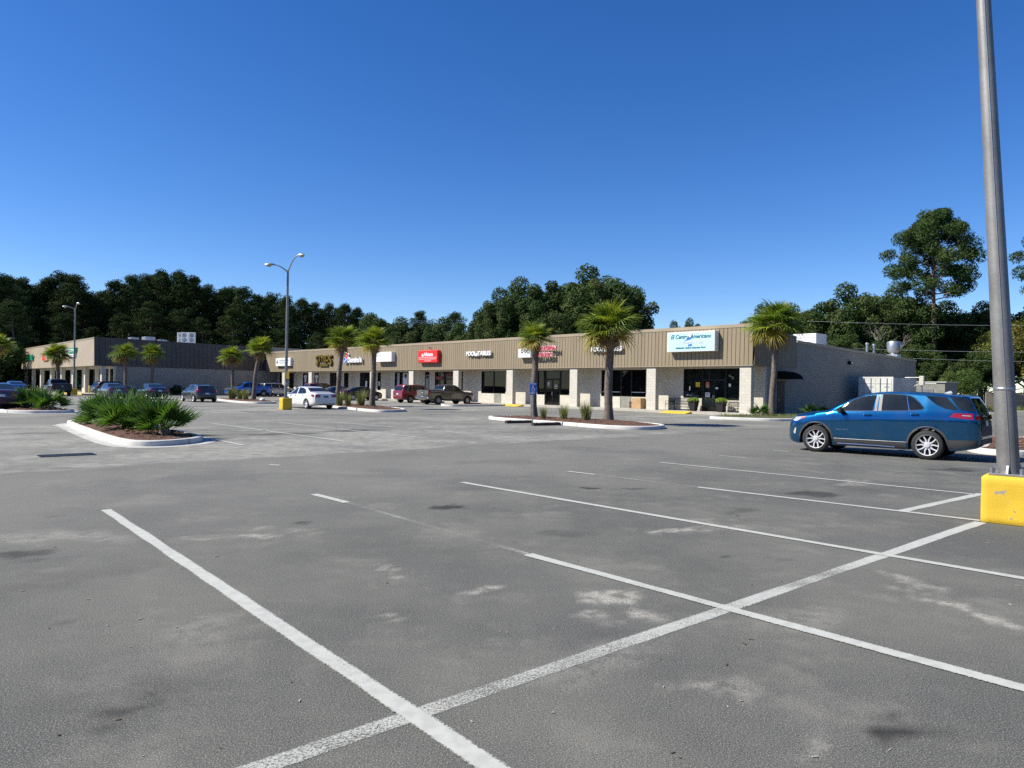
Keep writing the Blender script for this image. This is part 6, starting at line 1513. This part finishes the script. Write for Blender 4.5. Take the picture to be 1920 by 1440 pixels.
def palm(x, y, z0, zc, xc, width, label, seed, r=0.19, nf=40, yellow=5, dry=4, dark_share=0.3):
    rd = random.Random(seed); t = thing('palm_tree', (x, y, z0), 0, label, 'palm')
    H = zc - z0 - 0.20 * width / 3.1; dx = xc - x; tr = MB(); n = 26; pts = []; rr = []
    for i in range(n + 1):
        u = i / n; pts.append((dx * (u ** 1.4) + 0.02 * math.sin(u * 9 + seed), 0.02 * math.cos(u * 7), H * u))
        rr.append(r * (1.28 - 0.35 * min(1, u * 6) + (0.05 if i % 2 else 0.0) - 0.10 * u))
    tr.tube(pts, rr, 12); tr.build('trunk', M['palm_bark'], t, smooth=True, angle=70)
    sc = width / 3.1; b = MB()
    for i in range(34):
        a = i * 2.4 + rd.uniform(-.3, .3); zz = H - 0.75 * sc + 0.95 * sc * i / 34; e = rd.uniform(0.5, 0.9); l = rd.uniform(0.16, 0.30) * sc
        c = Vector((pts[-1][0] + r * 0.85 * math.cos(a), r * 0.85 * math.sin(a), zz)); d = Vector((math.cos(a) * math.cos(e), math.sin(a) * math.cos(e), math.sin(e)))
        b.tube([c - d * 0.05, c + d * l * 0.6, c + d * l], [0.055 * sc, 0.04 * sc, 0.02 * sc], 5)
    b.build('boots', M['boot'], t)
    for i in range(nf + yellow + dry):
        az = i * 2.39996 + rd.uniform(-.25, .25)
        if i < nf:
            u = (i + 0.5) / nf; el = R(lerp(74, -8, u ** 0.8)) + rd.uniform(-.16, .16)
            me_ = rd.choice(FG) if rd.random() > (0.25 + 0.5 * u) * dark_share * 2 else rd.choice(FD); s_ = rd.uniform(0.84, 1.12) * lerp(1.0, 0.76, max(0.0, math.sin(el)))  # lower fronds take the darker green more often
        elif i < nf + yellow: el = R(rd.uniform(-34, -8)); az = (2.6 + rd.uniform(-0.9, 0.9)) if rd.random() < 0.65 else rd.uniform(0, 6.28); me_ = rd.choice(FY_); s_ = rd.uniform(0.85, 1.0)
        else: el = R(rd.uniform(-72, -45)); me_ = rd.choice(FR); s_ = rd.uniform(0.7, 0.95)
        m = Matrix.Translation((pts[-1][0], pts[-1][1], H + 0.25 * sc * math.sin(max(el, 0)))) @ Matrix.Rotation(az, 4, 'Z') @ Matrix.Rotation(-el, 4, 'Y') @ Matrix.Rotation(rd.uniform(-.5, .5), 4, 'X')
        o = obj('frond', me_, t); o.matrix_local = m @ Matrix.Scale(s_ * sc * 0.98, 4)
    return t
palm(4.41, 32.65, 0.14, 4.48, 4.46, 3.25, 'large palm whose crown hides the second POOL TABLES sign', 1, 0.20, 34, 7, 3)
palm(1.06, 34.61, 0.14, 4.12, 1.12, 2.15, 'slim palm standing behind the blue parking sign', 2, 0.165, 24, 6, 3)
palm(16.06, 44.11, 0.12, 5.85, 16.3, 3.9, 'broad palm before the corner of the restaurant', 3, 0.20, 34, 9, 6, 0.5)
palm(-9.57, 49.07, 0.14, 4.72, -9.45, 2.75, 'palm between the grass tufts and the red vehicle', 4, 0.19, 30, 5, 2)
palm(-13.35, 54.63, 0.14, 5.1, -12.95, 3.0, 'leaning palm behind the white sedan', 5, 0.19, 30, 4, 2)
palm(-22.71, 62.81, 0.14, 4.8, -22.2, 2.75, 'leaning palm on the kerbed island before the blue pickup', 6, 0.19, 30, 4, 3)
palm(-25.67, 65.85, 0.14, 4.12, -25.85, 2.55, 'shorter straight palm on the island before the blue pickup', 7, 0.16, 34, 5, 3)
palm(bearing(285, 78), 78, 0.05, height_at(285, 664, 78), bearing(286, 78), 3.0, 'far palm nearer the grey hatchback, before the brown fascia', 8, 0.19, 34, 4, 6, 0.6)
palm(bearing(236, 77), 77, 0.05, height_at(235, 662, 77), bearing(234, 77), 3.1, 'far palm behind the dark sedans, nearer the beige corner', 9, 0.19, 34, 5, 5, 0.6)
palm(bearing(110, 78), 78, 0.05, height_at(107, 663, 78), bearing(107, 78), 3.3, 'far palm before the beige store front behind the black pickup', 10, 0.2, 34, 4, 7, 0.7)
palm(bearing(-8, 47), 47, 0.05, height_at(-4, 645, 47), bearing(-5, 47), 1.9, 'palm crown cut by the picture edge', 12, 0.16, 30, 6, 3)

# palmettos: stemless fans in the kerbed beds
PM = [frond_mesh('frond', M['palmetto'], s_, 0.50, 0.62, 24, 120, 0.06, 0.026, 0.2, 0.15) for s_ in (21, 22, 23)]
def palmetto(x, y, z, sc, label, seed, n=20):
    rd = random.Random(seed); t = thing('palmetto', (x, y, z), 0, label, 'palmetto')
    st = MB(); st.lathe([(0.16, -0.05), (0.14, 0.10), (0.06, 0.2), (0, 0.22)], 8); st.build('stem', M['boot'], t)
    for i in range(n):
        az = i * 2.39996 + rd.uniform(-.3, .3); el = R(lerp(78, 8, ((i + .5) / n) ** 0.8)) + rd.uniform(-.12, .12); s_ = rd.uniform(0.8, 1.12) * sc
        m = Matrix.Translation((0, 0, 0.08)) @ Matrix.Rotation(az, 4, 'Z') @ Matrix.Rotation(-el, 4, 'Y') @ Matrix.Translation((0, 0, 0)) @ Matrix.Rotation(rd.uniform(-.9, .9), 4, 'X')
        o = obj('frond', rd.choice(PM), t); o.matrix_local = m @ Matrix.Scale(s_, 4)
    return t
for x, y, sc, sd_, lb in ((-9.75, 20.1, 1.02, 31, 'nearest large palmetto at the rounded end of its island'), (-10.9, 21.5, 0.98, 32, 'second palmetto from the rounded island end'), (-11.7, 21.6, 1.0, 36, 'palmetto with pale fans on the near side of the island row'),
                          (-12.5, 23.4, 1.0, 33, 'tall palmetto in the middle of the near island'), (-13.9, 24.6, 1.0, 34, 'palmetto next to last at the far end of the near island'), (-15.2, 26.3, 0.9, 35, 'last palmetto at the far tip of the near island')):
    palmetto(x, y, 0.2, sc, lb, sd_, 21)
for x, y, sc, sd_, lb in ((-23.2, 36.0, 1.0, 41, 'palmetto at the kerb end of the farther island'), (-24.6, 36.8, 1.1, 42, 'palmetto in the middle of the farther island'), (-26.2, 38.6, 1.05, 43, 'palmetto at the back of the farther island')):
    palmetto(x, y, 0.2, sc, lb, sd_, 19)
palmetto(15.0, 42.9, 0.15, 0.75, 'small palmetto beside the cream corner column', 51, 12)
palmetto(18.6, 44.6, 0.15, 0.75, 'low palmetto against the shaded side wall', 52, 14)
palmetto(19.8, 45.6, 0.15, 0.6, 'smaller palmetto farther along the shaded side wall', 53, 12)

# ornamental grass
def grass_mesh(seed, n=240, h=0.9, rad=0.16):
    rd = random.Random(seed); mb = MB()
    for i in range(n):
        a = rd.uniform(0, 6.283); r0 = rad * math.sqrt(rd.random()); L = h * rd.uniform(0.55, 1.1); ln = rd.uniform(0.05, 0.42)
        b = Vector((r0 * math.cos(a), r0 * math.sin(a), 0)); d = Vector((math.cos(a + rd.uniform(-.5, .5)), math.sin(a + rd.uniform(-.5, .5)), 0)); s_ = Vector((-d.y, d.x, 0)) * 0.006
        p1 = b + d * L * ln * 0.35 + Vector((0, 0, L * 0.55)); p2 = b + d * L * ln + Vector((0, 0, L * 0.93))
        n0 = len(mb.v); mb.v += [tuple(b - s_), tuple(b + s_), tuple(p1 + s_), tuple(p1 - s_), tuple(p2)]; mb.f += [(n0, n0 + 1, n0 + 2, n0 + 3), (n0 + 3, n0 + 2, n0 + 4)]; mb.mi += [0, 0]
    return mb.mesh('grass_tuft', M['grass_blade'], fix=False)
GM = [grass_mesh(s_) for s_ in (61, 62)]
for px, Y, sc, lb in ((1020, 33.2, 0.75, 'smallest grass tuft, nearest the parking sign'), (1058, 32.4, 0.95, 'middle grass tuft between the two palms'), (1100, 32.0, 1.15, 'largest grass tuft, nearest the large palm'),
                      (637, 49.8, 1.25, 'grass tuft right behind the white sedan tail'), (653, 48.6, 1.1, 'middle grass tuft beside the white sedan'), (677, 48.2, 1.45, 'grass tuft nearest the palm trunk beside the white sedan'),
                      (435, 63.5, 1.5, 'grass tuft at the foot of the shorter straight palm'), (450, 62.0, 1.2, 'middle grass tuft on the two palm island by the wall'), (461, 61.0, 1.3, 'grass tuft at the foot of the leaning island palm')):
    o = obj('grass_tuft', GM[0 if sc > 1 else 1], None, (bearing(px, Y), Y, 0.15), (0, 0, px), sc); tag(o, lb, 'grass tuft', 'grass tufts on the islands')
wd = MB(); random.seed(77)
for i in range(1500):
    u, v = random.random(), random.random(); x = lerp(12.2, 20.8, u); y = lerp(40.6, 45.4, u * 0.7 + 0.3 * v) + random.uniform(-0.8, 0.8)
    h = random.uniform(0.06, 0.22); a = random.uniform(0, 6.28); s_ = Vector((math.cos(a), math.sin(a), 0)) * 0.012
    b = Vector((x, y, 0.14)); wd.quad(b - s_, b + s_, b + Vector((random.uniform(-.05, .05), random.uniform(-.05, .05), h)))
tag(wd.build('corner_grass', M['weed'], fix=False), 'short rough grass in the corner bed', None, None, 'stuff')
wd = MB()
for i in range(2600):
    x = random.uniform(42, 72); y = 76.6 + random.uniform(-1.2, 1.2) - (x - 52) * 0.1; h = random.uniform(0.15, 0.6); a = random.uniform(0, 6.28); s_ = Vector((math.cos(a), math.sin(a), 0)) * 0.04
    b = Vector((x, y, 0)); wd.quad(b - s_, b + s_, b + Vector((random.uniform(-.1, .1), random.uniform(-.1, .1), h)))
tag(wd.build('verge_grass', M['weed'], fix=False), 'rough grass along the foot of the board fence', None, None, 'stuff')

# ------------------------------------------------------------------ trees
def leaf_cloud(rng, centres, radii, per, size, mat, name, flat=0.75, aspect=0.55, up=0.35):
    """leaf quads scattered through clumps; dense near each clump's surface"""
    V = []; 
    for c, r, n in zip(centres, radii, per):
        d = rng.normal(size=(n, 3)); d /= np.linalg.norm(d, axis=1)[:, None]
        rad = r * (0.45 + 0.6 * rng.rand(n) ** 0.6)
        p = np.array(c) + d * rad[:, None] * np.array([1, 1, flat])
        nrm = d * 0.75 + rng.normal(size=(n, 3)) * 0.55 + np.array([0, 0, up]); nrm /= np.linalg.norm(nrm, axis=1)[:, None]
        ref = rng.normal(size=(n, 3)); u = np.cross(nrm, ref); u /= np.linalg.norm(u, axis=1)[:, None]; v = np.cross(nrm, u)
        s = size * (0.6 + 0.8 * rng.rand(n))[:, None]; u = u * s; v = v * s * aspect
        q = np.stack([p - u, p + v * 0.9 - u * 0.1, p + u, p - v * 0.9 + u * 0.1], 1); V.append(q.reshape(-1, 3))
    V = np.concatenate(V); nf = len(V) // 4
    me_ = bpy.data.meshes.new(name); me_.vertices.add(len(V)); me_.vertices.foreach_set('co', V.ravel())
    me_.loops.add(nf * 4); me_.loops.foreach_set('vertex_index', np.arange(nf * 4)); me_.polygons.add(nf)
    me_.polygons.foreach_set('loop_start', np.arange(0, nf * 4, 4)); me_.polygons.foreach_set('loop_total', np.full(nf, 4)); me_.update(calc_edges=True)
    me_.materials.append(mat); return me_
def limb(mb, a, b, r0, r1, rng, k=5, bend=0.08):
    a = np.array(a, float); b = np.array(b, float); L = np.linalg.norm(b - a); pts = []
    for i in range(k + 1):
        t = i / k; p = a + (b - a) * t + (rng.normal(size=3) * bend * L * math.sin(math.pi * t)); pts.append(tuple(p))
    mb.tube(pts, [lerp(r0, r1, i / k) for i in range(k + 1)], 6)
def pine_tree(seed, leafmat, open_=False, leafs=9000):
    """unit pine 20 m tall: tall bare trunk, flat-bottomed tufted crown"""
    rng = np.random.RandomState(seed); H = 20.0; tr = MB()
    pts = [(0.15 * math.sin(i * 0.7 + seed), 0.15 * math.cos(i * 0.9 + seed), H * 0.97 * i / 12) for i in range(13)]
    tr.tube(pts, [lerp(0.36, 0.06, (i / 12) ** 1.1) for i in range(13)], 8)
    C, Rr = [], []
    base = 0.56 if open_ else 0.36
    n = 44 if open_ else 40
    for i in range(n):
        t = base + (1 - base) * ((i + 0.5) / n) ** 0.9; z = H * t
        prof = math.sin(math.pi * min(1, (t - base) / (1 - base) * 0.80 + 0.20)) ** 0.7
        reach = (4.5 if open_ else 3.7) * prof * rng.uniform(0.55, 1.1) * (1.0 - 0.35 * (t > 0.93))
        a = i * 2.4 + rng.uniform(-.4, .4); p0 = pts[min(12, int(t / 0.97 * 12))]
        e = (p0[0] + reach * math.cos(a), p0[1] + reach * math.sin(a), z + reach * 0.22 + rng.uniform(-.4, .5))
        limb(tr, (p0[0], p0[1], z - 0.3), e, 0.11 * (1.2 - t), 0.03, rng)
        C.append(e); Rr.append(rng.uniform(0.8, 1.35) * (0.95 if open_ else 1.0))
        for _ in range(2):
            m = rng.uniform(0.45, 0.9); C.append((lerp(p0[0], e[0], m) + rng.normal() * .6, lerp(p0[1], e[1], m) + rng.normal() * .6, lerp(z, e[2], m) + rng.uniform(0.1, 0.7))); Rr.append(rng.uniform(0.6, 1.05))
    C.append((pts[-1][0], pts[-1][1], H * 0.985)); Rr.append(0.9)
    w = np.array(Rr) ** 2; per = np.maximum(20, (leafs * w / w.sum())).astype(int)
    cr = leaf_cloud(rng, C, Rr, per, 0.17 if open_ else 0.20, leafmat, 'crown', 0.7 if open_ else 0.6, 0.30, 0.3)
    return tr.mesh('trunk', M['pine_bark'], smooth=True, angle=60), cr
def oak_tree(seed, leafmat, leafs=11000, squat=1.0, bark='bark'):
    """unit broadleaf tree 15 m tall"""
    rng = np.random.RandomState(seed); H = 15.0; tr = MB()
    tr.tube([(0, 0, -0.3), (0.1, 0.05, 2.0), (0.15, -0.1, 4.5), (0.05, 0.1, 7.5), (0, 0, 11)], [0.42, 0.34, 0.27, 0.18, 0.06], 8)
    C, Rr = [], []
    for i in range(46):
        u = (i + 0.5) / 46; el = math.asin(lerp(-0.62, 0.98, u)); a = i * 2.4 + rng.uniform(-.4, .4)
        rx = 5.0 * squat * rng.uniform(0.62, 1.06); rz = 5.6 * rng.uniform(0.72, 1.08)
        e = (rx * math.cos(el) * math.cos(a), rx * math.cos(el) * math.sin(a), 8.6 + rz * math.sin(el))
        limb(tr, (0.05, 0, min(9.5, max(2.5, e[2] - 3.0))), e, 0.10, 0.02, rng, 4)
        C.append(e); Rr.append(rng.uniform(0.85, 1.5))
        m = rng.uniform(0.4, 0.75); C.append((e[0] * m, e[1] * m, lerp(7.5, e[2], m))); Rr.append(rng.uniform(0.9, 1.4))
    w = np.array(Rr) ** 2; per = (leafs * w / w.sum()).astype(int)
    cr = leaf_cloud(rng, C, Rr, per, 0.158, leafmat, 'crown', 0.85, 0.62, 0.25)
    return tr.mesh('trunk', M[bark], smooth=True, angle=60), cr
PINE_F = [pine_tree(s_, M['forest_leaf'], False, 12500) for s_ in (101, 102, 103, 104)]
PINE_N = [pine_tree(s_, M['pine_leaf'], True, 36000) for s_ in (111,)]
OAKS = [oak_tree(s_, M['oak_leaf'], 42000) for s_ in (121, 122, 123)]
LIGHT = [oak_tree(s_, M['light_leaf'], 18000) for s_ in (131,)]
GOLD = [oak_tree(s_, M['gold_leaf'], 18000) for s_ in (141,)]
def tree(kind, name, px, Y, ytop, label, cat, unit, width=1.0, seed=0, z0=0.0, x=None):
    rd = random.Random(seed); t_m, c_m = kind[seed % len(kind)]
    H = (height_at(px, ytop, Y) - z0) if ytop is not None else unit
    t = thing(name, (bearing(px, Y) if x is None else x, Y, z0), rd.uniform(0, 6.28), label, cat)
    s = H / unit; t.scale = (s * width, s * width, s)
    obj('trunk', t_m, t); obj('crown', c_m, t)
    return t
# tall dark pine wood on the left
SKY = [(-200, 525), (0, 512), (30, 523), (60, 533), (90, 520), (130, 514), (150, 518), (160, 548), (175, 550), (200, 540), (230, 522), (265, 514), (300, 512), (330, 515), (355, 525), (380, 540), (405, 540), (430, 533), (460, 540), (480, 553), (540, 560), (580, 571), (620, 567), (640, 564), (660, 574), (690, 585), (720, 592), (745, 608), (770, 592), (790, 590), (820, 597), (850, 592), (868, 604), (900, 610)]
random.seed(5)
def ordinal(n): return str(n) + ('th' if 10 <= n % 100 <= 20 else {1: 'st', 2: 'nd', 3: 'rd'}.get(n % 10, 'th'))
cnt = 0
px = -150.0
while px < 700:
    Y = 138 + (px + 150) * 0.045 + random.uniform(-5, 5)
    if px < 30: Y = 128 + random.uniform(-4, 4)
    cnt += 1
    tree(PINE_F, 'pine_tree', px, Y, interp(SKY, px) + random.uniform(-3, 10), 'tall dark pine, %s from the left along the skyline of the wood' % ordinal(cnt), 'pine', 20.0, random.uniform(0.85, 1.05), cnt)
    tree(PINE_F, 'pine_tree', px + random.uniform(8, 22), Y + random.uniform(10, 18), interp(SKY, px + 14) + random.uniform(8, 30), 'pine standing behind the %s skyline pine of the dark wood' % ordinal(cnt), 'pine', 20.0, random.uniform(0.95, 1.15), cnt + 7)
    px += random.uniform(23, 33)
cnt2 = 0; px = -140.0
while px < 880:
    Y = 127 + (px + 150) * 0.045 + random.uniform(-3, 3); cnt2 += 1
    if px < 30: Y = 118
    tree(PINE_F, 'pine_tree', px, Y, interp(SKY, px) + random.uniform(48, 78), 'lower pine, %s from the left in the front row of the wood' % ordinal(cnt2), 'pine', 20.0, random.uniform(1.1, 1.35), cnt2 + 3)
    px += random.uniform(44, 60)
for i, (px, Y, yt, kd) in enumerate(((705, 150, 586, OAKS), (733, 152, 600, OAKS), (785, 140, 588, PINE_F), (815, 138, 594, OAKS), (850, 142, 590, PINE_F), (872, 128, 606, OAKS), (760, 140, 596, OAKS))):
    tree(kd, 'pine_tree' if kd is PINE_F else 'oak_tree', px, Y, yt, ['round tree where the wood steps down behind the red box sign', 'lowest tree at the dip of the wood edge', 'domed pine just past the dip in the skyline', 'broad tree between the two domed pines', 'domed pine nearest the tall oaks', 'small tree at the foot of the tall oaks', 'round tree filling the dip of the skyline'][i], 'tree', 20.0 if kd is PINE_F else 15.0, 1.05, i + 2)
# undergrowth that closes the wood below the crowns
rng = np.random.RandomState(9); C = []; Rr = []
for i in range(330):
    px = rng.uniform(-190, 890); Y = 118 + (px + 150) * 0.045 + rng.uniform(2, 16); 
    if px < 30: Y = 112 + rng.uniform(-2, 14)
    C.append((bearing(px, Y), Y, rng.uniform(0.8, 7.5))); Rr.append(rng.uniform(1.6, 3.0))
o = obj('undergrowth', leaf_cloud(rng, C, Rr, [120] * len(C), 0.42, M['forest_leaf'], 'undergrowth', 0.8, 0.6)); tag(o, 'dark undergrowth filling the wood below the pine crowns', None, None, 'stuff')
# oaks behind the strip
for i, (px, Y, yt, w) in enumerate(((918, 96, 562, 0.72), (940, 92, 540, 0.78), (990, 94, 518, 0.85), (1050, 97, 520, 0.9), (1118, 92, 498, 0.95), (1172, 95, 536, 0.85), (1085, 100, 515, 0.9), (1020, 88, 566, 0.9), (1150, 88, 585, 0.9))):
    tree(OAKS, 'oak_tree', px, Y, yt, ['smallest dark oak at the edge of the group behind the strip', 'slim dark oak beside the group edge behind the strip', 'dark oak above the slim palm', 'dark oak in the dip between the two tallest oak crowns', 'tallest dark oak, rising behind the large palm', 'dark oak at the sky side of the tallest oak', 'dark oak at the back of the oak group', 'low dark oak filling in above the fascia by the slim palm', 'low dark oak filling in above the fascia by the large palm'][i], 'oak', 15.0, w, i)
for i, (px, yt) in enumerate(((1266, 602), (1300, 596))):
    tree(OAKS, 'oak_tree', px, 130, yt, ['small distant tree peeping over the fascia left of the restaurant sign', 'small distant tree peeping over the fascia above the restaurant sign'][i], 'tree', 15.0, 0.55, i + 1)
# right-hand trees
tree(PINE_N, 'pine_tree', 1748, 86, 404, 'great solitary pine towering over the right-hand trees', 'pine', 20.0, 0.97, 0)
tree(PINE_N, 'pine_tree', 1992, 78, 408, 'pine whose branches enter at the picture edge', 'pine', 20.0, 0.85, 0)
for i, (px, Y, yt, w, kd) in enumerate(((1400, 98, 592, 0.9, OAKS), (1440, 96, 570, 0.9, OAKS), (1500, 98, 568, 0.95, OAKS), (1550, 94, 560, 1.0, OAKS), (1605, 92, 532, 0.95, OAKS), (1660, 96, 538, 1.0, OAKS), (1700, 90, 548, 1.0, OAKS), (1790, 92, 566, 1.0, OAKS), (1840, 88, 568, 1.0, OAKS), (1720, 82, 640, 1.2, OAKS), (1640, 84, 640, 1.1, OAKS), (1575, 84, 625, 1.1, OAKS),
                                         (1885, 82, 612, 1.0, GOLD), (1925, 80, 580, 1.0, GOLD), (1960, 86, 560, 1.0, OAKS), (1800, 70, 688, 1.35, LIGHT), (1770, 74, 668, 1.3, OAKS), (1850, 80, 650, 1.3, OAKS), (1985, 79, 640, 1.3, GOLD), (1755, 80, 700, 1.5, OAKS))):
    tree(kd, 'broadleaf_tree', px, Y, yt, ['oak crown showing left of the corner palm', 'oak behind the corner palm crown', 'oak just right of the corner palm crown', 'rounded oak over the white rooftop unit', 'tallest oak left of the great pine', 'oak beside the bare grey branches', 'oak at the left foot of the great pine', 'oak at the right foot of the great pine', 'dark oak next to the near lamp pole', 'low oak at the trunk of the great pine', 'low oak behind the exhaust fan', 'low oak behind the vent pipes',
         'yellowing tree beside the near lamp pole', 'taller yellowing tree right of the near lamp pole', 'dark tree behind the yellowing trees', 'small bright green tree over the blue car tail', 'dark bush behind the small bright tree', 'dark bush left of the board fence', 'yellowing bush over the board fence', 'dark bush behind the utility shed'][i], 'tree', 15.0, w, i)
bt = thing('bare_tree', (bearing(1640, 86), 86, 0), 0, 'pale leafless branches before the oaks beside the great pine', 'tree'); b = MB(); rng = np.random.RandomState(4)
def branch(p, d, L, r, n):
    q = p + d * L; limb(b, p, q, r, r * 0.6, rng, 3, 0.05)
    if n == 0: return
    for _ in range(3):
        e = d + rng.normal(size=3) * 0.45 + np.array([0, 0, 0.08]); e /= np.linalg.norm(e); branch(p + d * L * rng.uniform(0.6, 1.0), e, L * rng.uniform(0.6, 0.8), r * 0.55, n - 1)
branch(np.array([0, 0, 0.0]), np.array([0.02, 0, 1.0]), 4.6, 0.10, 4); b.build('branches', M['pale_bark'], bt)

# unseen woods behind and beside the viewer, added to darken the reflections
rng = np.random.RandomState(19); C = []; Rr = []
for i in range(620):
    a = R(rng.uniform(-215, 46)); d = rng.uniform(74, 94); C.append((d * math.cos(a), d * math.sin(a), 15.0 * rng.rand() ** 1.2)); Rr.append(rng.uniform(2.0, 3.6))
o = obj('reflection_wood', leaf_cloud(rng, C, Rr, [90] * len(C), 1.15, M['forest_leaf'], 'reflection_wood', 0.85, 0.7)); tag(o, 'unseen dark belt of woods added to darken reflections in glass and paint', None, None, 'stuff')

rng = np.random.RandomState(23)
sh_ = thing('shrub', (-41.4, 88.4, 0), 0, 'dark rounded shrub against the grey side wall', 'shrub')
obj('foliage', leaf_cloud(rng, [(0, 0, 0.6), (0.5, 0.3, 0.5), (-0.5, 0.1, 0.55), (0.1, -0.3, 0.9)], [0.6, 0.5, 0.5, 0.5], [260] * 4, 0.10, M['oak_leaf'], 'foliage', 0.9, 0.6), sh_)
a = MB(); a.tube([(0, 0, -0.05), (0.05, 0, 0.5)], 0.04, 6); a.tube([(0, 0, 0), (0.3, 0.2, 0.5)], 0.03, 6); a.build('stems', M['bark'], sh_)
a = MB(); pr = random.Random(2)
for i in range(7):
    t_ = i / 6; r_ = 0.22 * math.sin(math.pi * (0.12 + 0.86 * t_)) ** 0.6
    a.v += [(r_ * math.cos(k * 0.698) * pr.uniform(.85, 1.1), r_ * math.sin(k * 0.698) * pr.uniform(.85, 1.1), 0.30 * t_) for k in range(9)]
for i in range(6):
    for k in range(9): a.f.append((i * 9 + k, i * 9 + (k + 1) % 9, (i + 1) * 9 + (k + 1) % 9, (i + 1) * 9 + k)); a.mi.append(0)
a.f.append(tuple(54 + k for k in range(9))); a.mi.append(0)
o = a.build('painted_rock', M['white_paint'], None, smooth=True, angle=60); o.location = (-20.55, 58.9, 0.15); tag(o, 'white painted rock at the tip of the two palm island by the wall', 'rock')
